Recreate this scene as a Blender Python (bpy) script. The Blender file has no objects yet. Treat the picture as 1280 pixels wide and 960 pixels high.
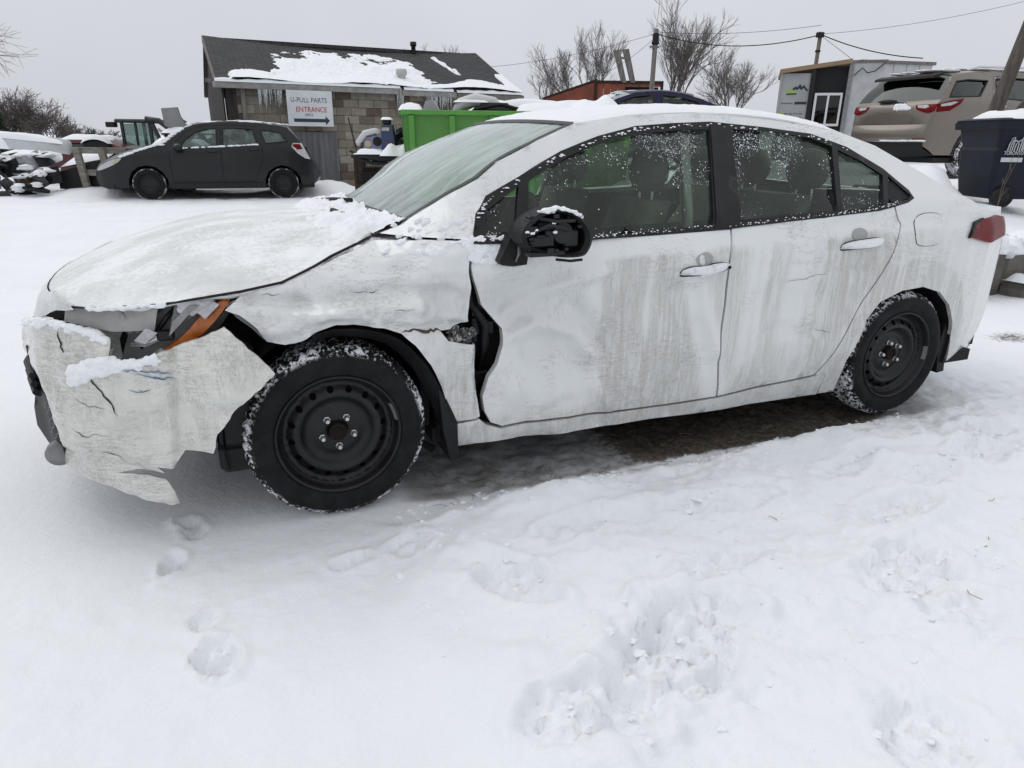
import bpy, math, random
import numpy as np
from mathutils import Vector, Matrix, noise, geometry
random.seed(7)
SC = bpy.context.scene
COL = SC.collection
R = math.radians

# ------------------------------------------------------------------ camera
cam_d = bpy.data.cameras.new("camera")
cam_d.sensor_fit = 'HORIZONTAL'; cam_d.sensor_width = 36.0; cam_d.lens = 36.0 * 860.0 / 1280.0
cam_d.clip_start = 0.05; cam_d.clip_end = 3000.0
cam = bpy.data.objects.new("camera", cam_d); COL.objects.link(cam)
_R = Vector((0.92317796, -0.38423177, 0.01041165)); _U = Vector((0.11981912, 0.31341094, 0.94202811)); _F = Vector((0.36522025, 0.86841208, -0.33537238))
CAM = Vector((0.64523367, -3.10956916, 1.28795259))
cam.matrix_world = Matrix(((_R.x, _U.x, -_F.x, CAM.x), (_R.y, _U.y, -_F.y, CAM.y), (_R.z, _U.z, -_F.z, CAM.z), (0, 0, 0, 1)))
SC.camera = cam

# ------------------------------------------------------------------ overcast sky + soft sun
SUN_EL, SUN_AZ = R(50), R(-35)
W = bpy.data.worlds.new("World"); SC.world = W; W.use_nodes = True
nt = W.node_tree; nt.nodes.clear()
out = nt.nodes.new('ShaderNodeOutputWorld'); bg = nt.nodes.new('ShaderNodeBackground')
sky = nt.nodes.new('ShaderNodeTexSky'); sky.sky_type = 'NISHITA'; sky.sun_disc = False
sky.sun_elevation = SUN_EL; sky.sun_rotation = SUN_AZ; sky.air_density = 2.0; sky.dust_density = 4.0
hs = nt.nodes.new('ShaderNodeHueSaturation'); hs.inputs['Saturation'].default_value = 0.12; hs.inputs['Value'].default_value = 1.0
tc = nt.nodes.new('ShaderNodeTexCoord'); sx = nt.nodes.new('ShaderNodeSeparateXYZ')
rp = nt.nodes.new('ShaderNodeValToRGB')
e = rp.color_ramp.elements
e[0].position = 0.0; e[0].color = (6.2, 6.4, 6.9, 1)
e[1].position = 1.0; e[1].color = (9.2, 9.35, 9.6, 1)
for pos, c in ((0.18, (6.6, 6.85, 7.4, 1)), (0.42, (7.5, 7.7, 8.15, 1))):
    q = e.new(pos); q.color = c
# broad soft cloud mottling
nz = nt.nodes.new('ShaderNodeTexNoise'); nz.inputs['Scale'].default_value = 2.2; nz.inputs['Detail'].default_value = 4
nr = nt.nodes.new('ShaderNodeMapRange'); nr.inputs[1].default_value = .3; nr.inputs[2].default_value = .7; nr.inputs[3].default_value = .97; nr.inputs[4].default_value = 1.09
mm = nt.nodes.new('ShaderNodeMix'); mm.data_type = 'RGBA'; mm.inputs[0].default_value = 0.05
mul = nt.nodes.new('ShaderNodeMix'); mul.data_type = 'RGBA'; mul.blend_type = 'MULTIPLY'; mul.inputs[0].default_value = 1.0
L = nt.links.new
L(tc.outputs['Generated'], sx.inputs[0]); L(sx.outputs['Z'], rp.inputs[0]); L(tc.outputs['Generated'], nz.inputs['Vector'])
L(sky.outputs[0], hs.inputs['Color']); L(rp.outputs[0], mm.inputs[6]); L(hs.outputs[0], mm.inputs[7])
L(nz.outputs[0], nr.inputs[0]); L(mm.outputs[2], mul.inputs[6]); L(nr.outputs[0], mul.inputs[7])
L(mul.outputs[2], bg.inputs[0]); bg.inputs[1].default_value = 0.1; L(bg.outputs[0], out.inputs[0])
sd = bpy.data.lights.new("sun", 'SUN'); sd.energy = 0.65; sd.angle = R(45); sd.color = (1.0, .985, .96)
so = bpy.data.objects.new("sun", sd); COL.objects.link(so)
so.rotation_euler = (R(90) - SUN_EL, 0, R(180) - SUN_AZ)
SC.view_settings.view_transform = 'Standard'; SC.view_settings.look = 'None'
SC.view_settings.exposure = 0.0; SC.view_settings.gamma = 1.0
SC.cycles.max_bounces = 8; SC.cycles.transparent_max_bounces = 16

# ------------------------------------------------------------------ materials
MATS = {}
def mat(name, col, rough=.6, metal=0.0, col2=None, nscale=6.0, bump=0.0, bscale=40.0, stretch=(1, 1, 1), spec=None, coat=0.0, contrast=(.35, .65), coords='Position', bdist=.01):
    if name in MATS: return MATS[name]
    m = bpy.data.materials.new(name); m.use_nodes = True; MATS[name] = m
    t = m.node_tree; b = t.nodes['Principled BSDF']
    b.inputs['Base Color'].default_value = (*col, 1); b.inputs['Roughness'].default_value = rough; b.inputs['Metallic'].default_value = metal
    if spec is not None: b.inputs['Specular IOR Level'].default_value = spec
    if coat: b.inputs['Coat Weight'].default_value = coat; b.inputs['Coat Roughness'].default_value = .08
    src = None
    if col2 is not None or bump:
        if coords == 'Position':
            g = t.nodes.new('ShaderNodeNewGeometry'); src = g.outputs['Position']
        else:
            g = t.nodes.new('ShaderNodeTexCoord'); src = g.outputs[coords]
        mp = t.nodes.new('ShaderNodeMapping'); mp.inputs['Scale'].default_value = stretch
        t.links.new(src, mp.inputs[0]); src = mp.outputs[0]
    if col2 is not None:
        n = t.nodes.new('ShaderNodeTexNoise'); n.inputs['Scale'].default_value = nscale; n.inputs['Detail'].default_value = 8; n.inputs['Roughness'].default_value = .65
        r = t.nodes.new('ShaderNodeValToRGB'); r.color_ramp.elements[0].position = contrast[0]; r.color_ramp.elements[1].position = contrast[1]
        r.color_ramp.elements[0].color = (*col, 1); r.color_ramp.elements[1].color = (*col2, 1)
        t.links.new(src, n.inputs['Vector']); t.links.new(n.outputs[0], r.inputs[0]); t.links.new(r.outputs[0], b.inputs['Base Color'])
    if bump:
        n2 = t.nodes.new('ShaderNodeTexNoise'); n2.inputs['Scale'].default_value = bscale; n2.inputs['Detail'].default_value = 6
        bp = t.nodes.new('ShaderNodeBump'); bp.inputs['Strength'].default_value = bump; bp.inputs['Distance'].default_value = bdist
        t.links.new(src, n2.inputs['Vector']); t.links.new(n2.outputs[0], bp.inputs['Height']); t.links.new(bp.outputs[0], b.inputs['Normal'])
    return m

class NB:
    """small node-building helper"""
    def __init__(s, name):
        s.m = bpy.data.materials.new(name); s.m.use_nodes = True; MATS[name] = s.m; s.t = s.m.node_tree
        s.b = s.t.nodes['Principled BSDF']; s.o = s.t.nodes['Material Output']
    def n(s, kind, **kw):
        x = s.t.nodes.new('ShaderNode' + kind)
        for k, v in kw.items(): setattr(x, k, v)
        return x
    def l(s, a, b): s.t.links.new(a, b)
    def math(s, op, a, b=None, clamp=False):
        x = s.n('Math', operation=op, use_clamp=clamp)
        for i, v in enumerate((a, b)):
            if v is None: continue
            if isinstance(v, (int, float)): x.inputs[i].default_value = v
            else: s.l(v, x.inputs[i])
        return x.outputs[0]
    def noise(s, vec, scale, detail=6, rough=.6):
        x = s.n('TexNoise'); x.inputs['Scale'].default_value = scale; x.inputs['Detail'].default_value = detail; x.inputs['Roughness'].default_value = rough
        s.l(vec, x.inputs['Vector']); return x.outputs[0]
    def mapr(s, v, a, b, c=0., d=1., smooth=True):
        x = s.n('MapRange'); x.interpolation_type = 'SMOOTHSTEP' if smooth else 'LINEAR'
        s.l(v, x.inputs[0])
        for i, k in enumerate((a, b, c, d)): x.inputs[i + 1].default_value = k
        return x.outputs[0]
    def scale(s, vec, sc):
        x = s.n('Mapping'); x.inputs['Scale'].default_value = sc; s.l(vec, x.inputs[0]); return x.outputs[0]
    def mix(s, f, a, b):
        x = s.n('Mix', data_type='RGBA')
        if isinstance(f, (int, float)): x.inputs[0].default_value = f
        else: s.l(f, x.inputs[0])
        for i, v in ((6, a), (7, b)):
            if isinstance(v, tuple): x.inputs[i].default_value = (*v, 1)
            else: s.l(v, x.inputs[i])
        return x.outputs[2]
    def bump(s, h, strength=.3, dist=.01):
        x = s.n('Bump'); x.inputs['Strength'].default_value = strength; x.inputs['Distance'].default_value = dist
        s.l(h, x.inputs['Height']); s.l(x.outputs[0], s.b.inputs['Normal'])

SNOWC = (.862, .88, .908)
def snow_material(name, far=False):
    k = NB(name); pos = k.n('NewGeometry').outputs['Position']
    k.b.inputs['Roughness'].default_value = .75; k.b.inputs['Specular IOR Level'].default_value = .25
    n1 = k.noise(pos, 1.3, 5); c = k.mix(k.mapr(n1, .3, .7), SNOWC, (.82, .842, .872))
    at = k.n('Attribute'); at.attribute_name = 'dirt'
    sep = k.n('SeparateColor'); k.l(at.outputs['Color'], sep.inputs[0])
    gr = k.noise(pos, 38, 8, .7); gr2 = k.noise(pos, 7, 8, .7)
    mud = k.mix(k.mapr(gr, .35, .7), (.036, .03, .024), (.14, .122, .10))
    slush_grey = k.mix(k.mapr(gr2, .35, .7), (.24, .235, .23), (.5, .51, .53))
    f1 = k.math('ADD', sep.outputs[0], k.math('MULTIPLY', k.math('SUBTRACT', gr, .5), .9)); f1 = k.math('MULTIPLY', k.mapr(f1, .42, .72), k.mapr(sep.outputs[0], .02, .2))
    f2 = k.math('ADD', sep.outputs[1], k.math('MULTIPLY', k.math('SUBTRACT', gr2, .5), .8)); f2 = k.math('MULTIPLY', k.mapr(f2, .3, .75), k.mapr(sep.outputs[1], .02, .2))
    c = k.mix(f2, c, slush_grey); c = k.mix(f1, c, mud); k.l(c, k.b.inputs['Base Color'])
    b1 = k.noise(pos, 26, 8, .62); b2 = k.noise(pos, 160, 4, .7)
    h = k.math('ADD', k.math('MULTIPLY', b1, 1.0), k.math('MULTIPLY', b2, .25))
    k.bump(h, .38, .018)
    return k.m
M_SNOW = snow_material('snow')
def mk_simple_snow():
    k = NB('settled_snow'); pos = k.n('NewGeometry').outputs['Position']
    k.b.inputs['Base Color'].default_value = (*SNOWC, 1); k.b.inputs['Roughness'].default_value = .7; k.b.inputs['Specular IOR Level'].default_value = .25
    k.bump(k.noise(pos, 60, 7, .7), .4, .01); return k.m
M_SNOW2 = mk_simple_snow()

def paint_material(name, white=(.76, .78, .785), dirt=1.0, zmax=.86, mapped=False, scuff=False, dust=False):
    """pearl white car paint with road-salt film, streaks, wiped swaths and scratches"""
    k = NB(name); pos = k.n('NewGeometry').outputs['Position']
    sep = k.n('SeparateXYZ'); k.l(pos, sep.inputs[0]); z = sep.outputs['Z']
    streak = k.noise(k.scale(pos, (26, 26, 2.0)), 1.0, 7, .7)
    swath = k.noise(k.scale(pos, (4.5, 4.5, 1.1)), 1.0, 3, .5)
    fine = k.noise(pos, 90, 6, .75); blot = k.noise(pos, 5.5, 6, .6)
    edge = k.math('ADD', z, k.math('MULTIPLY', k.math('SUBTRACT', blot, .5), .10))
    low = k.mapr(edge, zmax - .012, zmax + .02, 1., 0.)
    amt = k.math('MULTIPLY', k.mapr(swath, .30, .56, .12, 1.), k.mapr(streak, .22, .72, .35, 1.))
    if mapped:   # where the film of road salt lies on this side (wiped and rubbed places stay clean)
        ga = k.n('Attribute'); ga.attribute_name = 'grime'
        g0 = k.math('ADD', ga.outputs['Fac'], k.math('MULTIPLY', k.math('SUBTRACT', k.noise(k.scale(pos, (9, 9, 3)), 1.0, 6, .65), .5), .55)); g0 = k.mapr(g0, .08, .92)
        st2 = k.noise(k.scale(pos, (75, 75, 3.5)), 1.0, 6, .7); amt = k.math('MULTIPLY', g0, k.mapr(k.math('ADD', k.math('MULTIPLY', streak, .5), k.math('MULTIPLY', st2, .5)), .36, .62, .30, 1.)); low = k.mapr(edge, 2., 2.2, 1., 0.)
    amt = k.math('MULTIPLY', amt, low); amt = k.math('MULTIPLY', amt, k.mapr(fine, .25, .6, .72, 1.))
    light_film = k.math('MULTIPLY', k.mapr(blot, .25, .75, .25, .6), k.mapr(edge, .7, 1.05, .55, .25))
    amt = k.math('MAXIMUM', amt, k.math('MULTIPLY', light_film, .55)); amt = k.math('MULTIPLY', amt, .85 * dirt, True)
    grime = k.mix(k.mapr(fine, .3, .7), (.30, .285, .25), (.52, .51, .475))
    c = k.mix(amt, white, grime)
    # scratches / cracked lacquer: thin dark broken lines
    sc = k.noise(k.scale(pos, (7, 7, 30)), 1.0, 10, .72)
    d = k.math('ABSOLUTE', k.math('SUBTRACT', sc, .5)); line = k.mapr(d, .0, .011, 1., 0.)
    gate = k.mapr(k.noise(pos, 3.3, 3), .50, .60); line = k.math('MULTIPLY', k.math('MULTIPLY', line, gate), .7 * dirt, True)
    c = k.mix(line, c, (.16, .13, .10))
    sc2 = k.noise(k.scale(pos, (34, 9, 9)), 1.0, 8, .7); line2 = k.math('MULTIPLY', k.mapr(k.math('ABSOLUTE', k.math('SUBTRACT', sc2, .47)), 0., .010, 1., 0.), k.mapr(k.noise(pos, 4.1, 4), .54, .62)); c = k.mix(k.math('MULTIPLY', line2, .55 * dirt, True), c, (.20, .17, .13))
    if scuff:   # abraded plastic: many fine drag marks, two directions
        for sc_, pw, gs in (((4, 4, 42), .9, 2.7), ((38, 20, 12), .8, 3.9), ((9, 9, 70), .7, 5.1)):
            q_ = k.math('ABSOLUTE', k.math('SUBTRACT', k.noise(k.scale(pos, sc_), 1.0, 9, .75), .5)); g_ = k.mapr(k.noise(pos, gs, 4, .6), .44, .58)
            c = k.mix(k.math('MULTIPLY', k.math('MULTIPLY', k.mapr(q_, 0., .013, 1., 0.), g_), pw, True), c, (.13, .115, .095))
        gy = k.math('MULTIPLY', k.mapr(k.noise(k.scale(pos, (6, 6, 16)), 1.0, 8, .7), .52, .66), .28); c = k.mix(gy, c, (.36, .345, .30))
    rb = k.math('MULTIPLY', k.mapr(k.noise(pos, 11, 8, .75), .66, .72), k.mapr(k.noise(pos, 2.3, 2), .55, .65)); c = k.mix(k.math('MULTIPLY', rb, .6 * dirt, True), c, (.30, .24, .16))
    if dust:   # thin snow dusting caught by the rough salt film
        du = k.math('ADD', k.math('MULTIPLY', k.noise(pos, 70, 6, .75), .6), k.math('MULTIPLY', k.noise(k.scale(pos, (3, 6, 3)), 1.0, 6, .6), .8)); c = k.mix(k.math('MULTIPLY', k.mapr(du, .62, .80), .85), c, (.84, .86, .885))
    # speckle of mud
    sp = k.mapr(k.noise(pos, 210, 2, .5), .70, .74); sp = k.math('MULTIPLY', sp, k.math('MULTIPLY', low, .35 * dirt)); c = k.mix(sp, c, (.12, .10, .085))
    k.l(c, k.b.inputs['Base Color'])
    rg = k.mapr(amt, 0., .5, .48 if dust else .14, .7 if dust else .45); k.l(rg, k.b.inputs['Roughness'])
    k.b.inputs['Coat Weight'].default_value = .03 if dust else .6; k.b.inputs['Coat Roughness'].default_value = .07
    k.bump(k.math('ADD', k.noise(pos, 14, 5), k.math('MULTIPLY', fine, .12)), .10, .012)
    return k.m
M_PAINT = paint_material('dirty_white_paint', mapped=True)
M_PAINT_HOOD = paint_material('hood_white_paint', white=(.70, .72, .725), dirt=.45, zmax=1.3, dust=True)
M_BUMPER = paint_material('scuffed_bumper_paint', white=(.75, .75, .705), dirt=.6, zmax=1.5, scuff=True)

def glass_material(name, tint, rough=.03, frost_veil=0.0, fscale=8.0, fcol=(.7, .78, .76), refl=1.0, thr=(.4, .62), stretch=(1, 1, 1)):
    k = NB(name); k.t.nodes.remove(k.b)
    tr = k.n('BsdfTransparent'); tr.inputs[0].default_value = (*tint, 1)
    gl = k.n('BsdfGlossy'); gl.inputs['Roughness'].default_value = rough; gl.inputs[0].default_value = (.95, 1, .98, 1)
    fr = k.n('Fresnel'); fr.inputs[0].default_value = 1.5
    mx = k.n('MixShader'); k.l(k.math('MULTIPLY', fr.outputs[0], refl, True), mx.inputs[0]); k.l(tr.outputs[0], mx.inputs[1]); k.l(gl.outputs[0], mx.inputs[2])
    res = mx.outputs[0]
    if frost_veil:
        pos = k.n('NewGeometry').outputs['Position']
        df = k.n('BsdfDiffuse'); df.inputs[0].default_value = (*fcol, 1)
        f = k.math('MULTIPLY', k.mapr(k.noise(k.scale(pos, stretch), fscale, 8, .65), thr[0], thr[1], .35, 1.), frost_veil, True)
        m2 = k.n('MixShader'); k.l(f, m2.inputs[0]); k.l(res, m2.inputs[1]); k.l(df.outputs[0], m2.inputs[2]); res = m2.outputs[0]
    k.l(res, k.o.inputs[0]); return k.m
M_GLASS = glass_material('green_tinted_glass', (.70, .80, .72), frost_veil=.07, fscale=3, fcol=(.34, .40, .34), refl=.8)  # haze painted into the pane: green-grey diffuse veil lightens the side windows
M_GLASS_BG = glass_material('pale_window_glass', (.42, .52, .49), frost_veil=.22, fscale=5, fcol=(.42, .52, .5))
M_GLASS_DARK = glass_material('dark_privacy_glass', (.10, .11, .11), refl=1.3)
M_WIND = glass_material('frosted_windscreen_glass', (.55, .66, .60), rough=.06, frost_veil=.62, fscale=7.5, fcol=(.58, .65, .635), refl=1.4, thr=(.32, .68), stretch=(.5, 2.2, .5))
M_BLK = mat('black_plastic', (.006, .006, .0065), .55, spec=.3, col2=(.012, .012, .013), nscale=30, bump=.15, bscale=90)
M_TRIM = mat('black_window_trim', (.007, .007, .008), .4, spec=.3, col2=(.014, .014, .015), nscale=14)
M_DARK = mat('dark_cavity', (.006, .006, .007), .8)
M_CLOTH = mat('grey_seat_cloth', (.15, .15, .125), .9, col2=(.20, .20, .17), nscale=20)
M_GREYP = mat('grey_plastic', (.16, .16, .165), .5, col2=(.24, .24, .24), nscale=12)
M_FOAM = mat('pale_grey_foam', (.36, .36, .35), .7, col2=(.5, .5, .48), nscale=9)
M_STEEL = mat('black_steel', (.005, .005, .0055), .38, spec=.35, col2=(.013, .013, .014), nscale=9)
M_NUT = mat('bare_steel', (.55, .55, .55), .3, .9)
M_RUST = mat('rusty_steel', (.055, .027, .016), .85, .2, col2=(.016, .011, .009), nscale=14)
def lens_mat(name, col, rough=.12):
    m = mat(name, col, max(rough, .22), spec=.18, col2=tuple(c * .7 for c in col), nscale=30); return m
M_RED = mat('red_lens', (.17, .003, .005), .3, spec=.12, col2=(.10, .002, .003), nscale=30); M_AMBER = mat('amber_reflector', (.62, .17, .02), .3, coat=.4, col2=(.34, .08, .012), nscale=18)
M_CLEAR = lens_mat('clear_lens', (.55, .56, .58))
M_AMBERC = lens_mat('cream_lens', (.55, .47, .32))
def tyre_material():
    k = NB('snowy_tyre_rubber'); tcn = k.n('TexCoord').outputs['Object']; s = k.n('SeparateXYZ'); k.l(tcn, s.inputs[0])
    r = k.math('SQRT', k.math('ADD', k.math('POWER', s.outputs[0], 2.), k.math('POWER', s.outputs[2], 2.)))
    n = k.noise(tcn, 60, 8, .72); big = k.noise(tcn, 7, 3)
    base = k.mix(k.mapr(k.noise(tcn, 16, 6), .3, .7), (.005, .005, .0055), (.013, .013, .014))
    f = k.math('MULTIPLY', k.mapr(r, .283, .302), k.mapr(k.math('ADD', n, k.math('MULTIPLY', k.math('SUBTRACT', big, .5), .55)), .50, .58))
    k.l(k.mix(f, base, SNOWC), k.b.inputs['Base Color']); k.b.inputs['Roughness'].default_value = .72; k.b.inputs['Specular IOR Level'].default_value = .22
    k.bump(n, .3, .006); return k.m
M_TYRE = tyre_material()

# ------------------------------------------------------------------ mesh helpers
def tag(o, label=None, cat=None, group=None, kind=None):
    if label: o['label'] = label
    if cat: o['category'] = cat
    if group: o['group'] = group
    if kind: o['kind'] = kind
    return o
def link(o, parent=None):
    COL.objects.link(o)
    if parent is not None: o.parent = parent
    return o
def empty(name, loc=(0, 0, 0), rz=0.0, parent=None):
    o = bpy.data.objects.new(name, None); o.empty_display_size = .2; o.location = loc; o.rotation_euler = (0, 0, rz); return link(o, parent)
def mesh(name, V, Fc, m=None, parent=None, smooth=False, loc=None, rot=None, mats=None, mi=None):
    me = bpy.data.meshes.new(name)
    V = np.asarray(V, dtype=float).reshape(-1, 3).tolist() if isinstance(V, np.ndarray) else [tuple(v) for v in V]
    Fc = Fc.tolist() if isinstance(Fc, np.ndarray) else Fc
    me.from_pydata(V, [], Fc); me.update()
    for x in (mats or ([m] if m else [])): me.materials.append(x)
    if mi is not None: me.polygons.foreach_set('material_index', np.asarray(mi, dtype=np.int32))
    if smooth: me.polygons.foreach_set('use_smooth', np.ones(len(me.polygons), dtype=bool))
    o = bpy.data.objects.new(name, me)
    if loc is not None: o.location = loc
    if rot is not None: o.rotation_euler = rot
    return link(o, parent)
def copy_tree(o, parent=None, **props):
    c = o.copy(); link(c, parent)
    for ch in list(o.children): copy_tree(ch, c)
    for k, v in props.items(): c[k] = v
    return c

class MB:
    """collects simple solids into one mesh"""
    def __init__(s): s.v = []; s.f = []
    def add(s, V, Fc):
        k = len(s.v); s.v += [tuple(x) for x in V]; s.f += [tuple(i + k for i in f) for f in Fc]; return s
    def hexa(s, P):  # 8 points: bottom 4 ccw, top 4 ccw
        return s.add(P, [(0, 3, 2, 1), (4, 5, 6, 7), (0, 1, 5, 4), (1, 2, 6, 5), (2, 3, 7, 6), (3, 0, 4, 7)])
    def box(s, a, b, bev=0.0, rot=0.0):
        x0, y0, z0 = a; x1, y1, z1 = b
        P = [(x0, y0, z0), (x1, y0, z0), (x1, y1, z0), (x0, y1, z0), (x0, y0, z1), (x1, y0, z1), (x1, y1, z1), (x0, y1, z1)]
        if rot:
            cx, cy = (x0 + x1) / 2, (y0 + y1) / 2; c, sn = math.cos(rot), math.sin(rot)
            P = [(cx + (x - cx) * c - (y - cy) * sn, cy + (x - cx) * sn + (y - cy) * c, z) for x, y, z in P]
        if not bev: return s.hexa(P)
        b_ = bev
        xs = (x0, x0 + b_, x1 - b_, x1); ys = (y0, y0 + b_, y1 - b_, y1)
        ring = [(xs[1], ys[0]), (xs[2], ys[0]), (xs[3], ys[1]), (xs[3], ys[2]), (xs[2], ys[3]), (xs[1], ys[3]), (xs[0], ys[2]), (xs[0], ys[1])]
        inner = [(min(max(x, xs[1]), xs[2]), min(max(y, ys[1]), ys[2])) for x, y in ring]
        V = []
        for z, rr in ((z0, inner), (z0 + b_, ring), (z1 - b_, ring), (z1, inner)): V += [(x, y, z) for x, y in rr]
        Fc = [tuple(range(7, -1, -1)), tuple(range(24, 32))]
        for k in range(3):
            for i in range(8): j = (i + 1) % 8; Fc.append((k * 8 + i, k * 8 + j, k * 8 + 8 + j, k * 8 + 8 + i))
        return s.add(V, Fc)
    def tube(s, pts, r, n=8, cap=True):
        pts = [Vector(p) for p in pts]; rs = r if isinstance(r, (list, tuple)) else [r] * len(pts)
        V = []; Fc = []; up = Vector((0, 0, 1))
        for i, p in enumerate(pts):
            d = (pts[min(i + 1, len(pts) - 1)] - pts[max(i - 1, 0)]).normalized()
            a = d.cross(up if abs(d.z) < .95 else Vector((1, 0, 0))).normalized(); b = a.cross(d)
            for k in range(n):
                t = 2 * math.pi * k / n; V.append(p + (a * math.cos(t) + b * math.sin(t)) * rs[i])
        for i in range(len(pts) - 1):
            for k in range(n): j = (k + 1) % n; Fc.append((i * n + k, i * n + j, i * n + n + j, i * n + n + k))
        if cap: Fc += [tuple(range(n - 1, -1, -1)), tuple(range(len(V) - n, len(V)))]
        return s.add(V, Fc)
    def lathe(s, prof, n=24, axis='z', c=(0, 0, 0)):
        V = []; Fc = []
        for r_, h in prof:
            for k in range(n):
                t = 2 * math.pi * k / n; a, b = r_ * math.cos(t), r_ * math.sin(t)
                V.append({'z': (c[0] + a, c[1] + b, c[2] + h), 'y': (c[0] + a, c[1] + h, c[2] - b), 'x': (c[0] + h, c[1] + a, c[2] + b)}[axis])
        for i in range(len(prof) - 1):
            for k in range(n): j = (k + 1) % n; Fc.append((i * n + k, i * n + j, i * n + n + j, i * n + n + k))
        return s.add(V, Fc)
    def prism(s, poly, a, b, fn=lambda u, v, h: (u, h, v)):
        n = len(poly); V = [fn(u, v, a) for u, v in poly] + [fn(u, v, b) for u, v in poly]
        return s.add(V, [tuple(range(n - 1, -1, -1)), tuple(range(n, 2 * n))] + [(i, (i + 1) % n, n + (i + 1) % n, n + i) for i in range(n)])
    def blob(s, c, r, seed=0, amp=.25, nu=14, nv=8, flat=None):
        V = []; Fc = []
        for i in range(nv + 1):
            th = math.pi * i / nv
            for k in range(nu):
                ph = 2 * math.pi * k / nu; d = Vector((math.sin(th) * math.cos(ph), math.sin(th) * math.sin(ph), math.cos(th)))
                q = 1 + amp * noise.noise(d * 1.7 + Vector((seed * 3.1, seed, 0))) * 2
                z = d.z * r[2] * q
                if flat is not None: z = max(z, flat)
                V.append((c[0] + d.x * r[0] * q, c[1] + d.y * r[1] * q, c[2] + z))
        for i in range(nv):
            for k in range(nu): j = (k + 1) % nu; Fc.append((i * nu + k, (i + 1) * nu + k, (i + 1) * nu + j, i * nu + j))
        return s.add(V, Fc)
    def build(s, name, m, parent=None, smooth=False, loc=None, rot=None):
        return mesh(name, s.v, s.f, m, parent, smooth, loc, rot)

def interp(x, tb):
    if x <= tb[0][0]: return tb[0][1]
    for (a, b), (c, d) in zip(tb, tb[1:]):
        if x <= c: return b + (d - b) * (x - a) / (c - a)
    return tb[-1][1]
def sm(t): t = min(1., max(0., t)); return t * t * (3 - 2 * t)
def densify(P, res, closed=True):
    o = []; n = len(P)
    for i in range(n if closed else n - 1):
        a = np.array(P[i], float); b = np.array(P[(i + 1) % n], float); k = max(1, int(math.ceil(np.linalg.norm(b - a) / res)))
        for j in range(k): o.append(tuple(a + (b - a) * j / k))
    if not closed: o.append(tuple(P[-1]))
    return o
def rounded(P, it=1):
    """Chaikin corner cutting of a closed outline"""
    for _ in range(it):
        Q = []
        for i in range(len(P)):
            a = np.array(P[i]); b = np.array(P[(i + 1) % len(P)]); Q += [tuple(a * .75 + b * .25), tuple(a * .25 + b * .75)]
        P = Q
    return P
def pip(pts, poly):
    pts = np.asarray(pts, float); P = np.asarray(poly, float); ins = np.zeros(len(pts), bool); n = len(P); j = n - 1
    for i in range(n):
        c = ((P[i, 1] > pts[:, 1]) != (P[j, 1] > pts[:, 1])) & (pts[:, 0] < (P[j, 0] - P[i, 0]) * (pts[:, 1] - P[i, 1]) / (P[j, 1] - P[i, 1] + 1e-30) + P[i, 0])
        ins ^= c; j = i
    return ins
def mindist(pts, loop):
    L_ = np.asarray(loop); d = np.full(len(pts), 1e9)
    for k in range(0, len(L_), 400):
        d = np.minimum(d, np.sqrt(((pts[:, None, :] - L_[None, k:k + 400, :]) ** 2).sum(-1)).min(1))
    return d
def panel(name, outline, fn, m, parent, res=.03, thick=.015, holes=(), smooth=True, back=False, flip=False, inward=None):
    """sheet over a closed 2-D outline (u,v); fn(u,v)->xyz; edges are returned inwards by thick"""
    loops = [densify(outline, res)] + [densify(h, res) for h in holes]
    allp = [p for l in loops for p in l]
    P = np.array(outline); u0, v0 = P.min(0); u1, v1 = P.max(0)
    U, Vv = np.meshgrid(np.arange(u0 + res * .5, u1, res), np.arange(v0 + res * .5, v1, res * .87)); U[1::2] += res / 2
    g = np.stack([U.ravel(), Vv.ravel()], 1); k = pip(g, loops[0])
    for h in loops[1:]: k &= ~pip(g, h)
    g = g[k]
    if len(g): g = g[mindist(g, allp) > res * .45]
    vv = [Vector(p) for p in allp] + [Vector(p) for p in g.tolist()]
    ed = []; k = 0
    for l in loops: ed += [(k + i, k + (i + 1) % len(l)) for i in range(len(l))]; k += len(l)
    ov, oe, of, *_ = geometry.delaunay_2d_cdt(vv, ed, [], 0, 1e-6)
    q = np.array([[a.x, a.y] for a in ov]); T = np.array([list(f) for f in of if len(f) == 3])
    cen = q[T].mean(1); keep = pip(cen, loops[0])
    for h in loops[1:]: keep &= ~pip(cen, h)
    T = T[keep]
    a, b, c = q[T[:, 0]], q[T[:, 1]], q[T[:, 2]]
    neg = ((b[:, 0] - a[:, 0]) * (c[:, 1] - a[:, 1]) - (b[:, 1] - a[:, 1]) * (c[:, 0] - a[:, 0])) < 0
    T[neg] = T[neg][:, ::-1]
    if flip: T = T[:, ::-1]
    V = [Vector(fn(*uv)) for uv in q]
    Fc = [tuple(int(i) for i in t) for t in T]
    if thick:
        E = {}
        for t in Fc:
            for i in range(3): E[(t[i], t[(i + 1) % 3])] = 1
        B = [(i, j) for (i, j) in E if (j, i) not in E]
        ids = {}; inw = Vector(inward) if inward is not None else Vector((0, 1, 0))
        for i, j in B:
            for w_ in (i, j):
                if w_ not in ids:
                    ids[w_] = len(V); V.append(V[w_]); V.append(V[w_] + inw * thick)
        for i, j in B: Fc.append((ids[j], ids[i], ids[i] + 1, ids[j] + 1))
    o = mesh(name, [tuple(v) for v in V], Fc, m, parent, smooth)
    if m.name == 'dirty_white_paint' and 'grime' in globals():
        at_ = o.data.attributes.new('grime', 'FLOAT', 'POINT'); at_.data.foreach_set('value', np.array([grime(v[0], v[2]) for v in V], dtype=np.float32))
    return o
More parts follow.
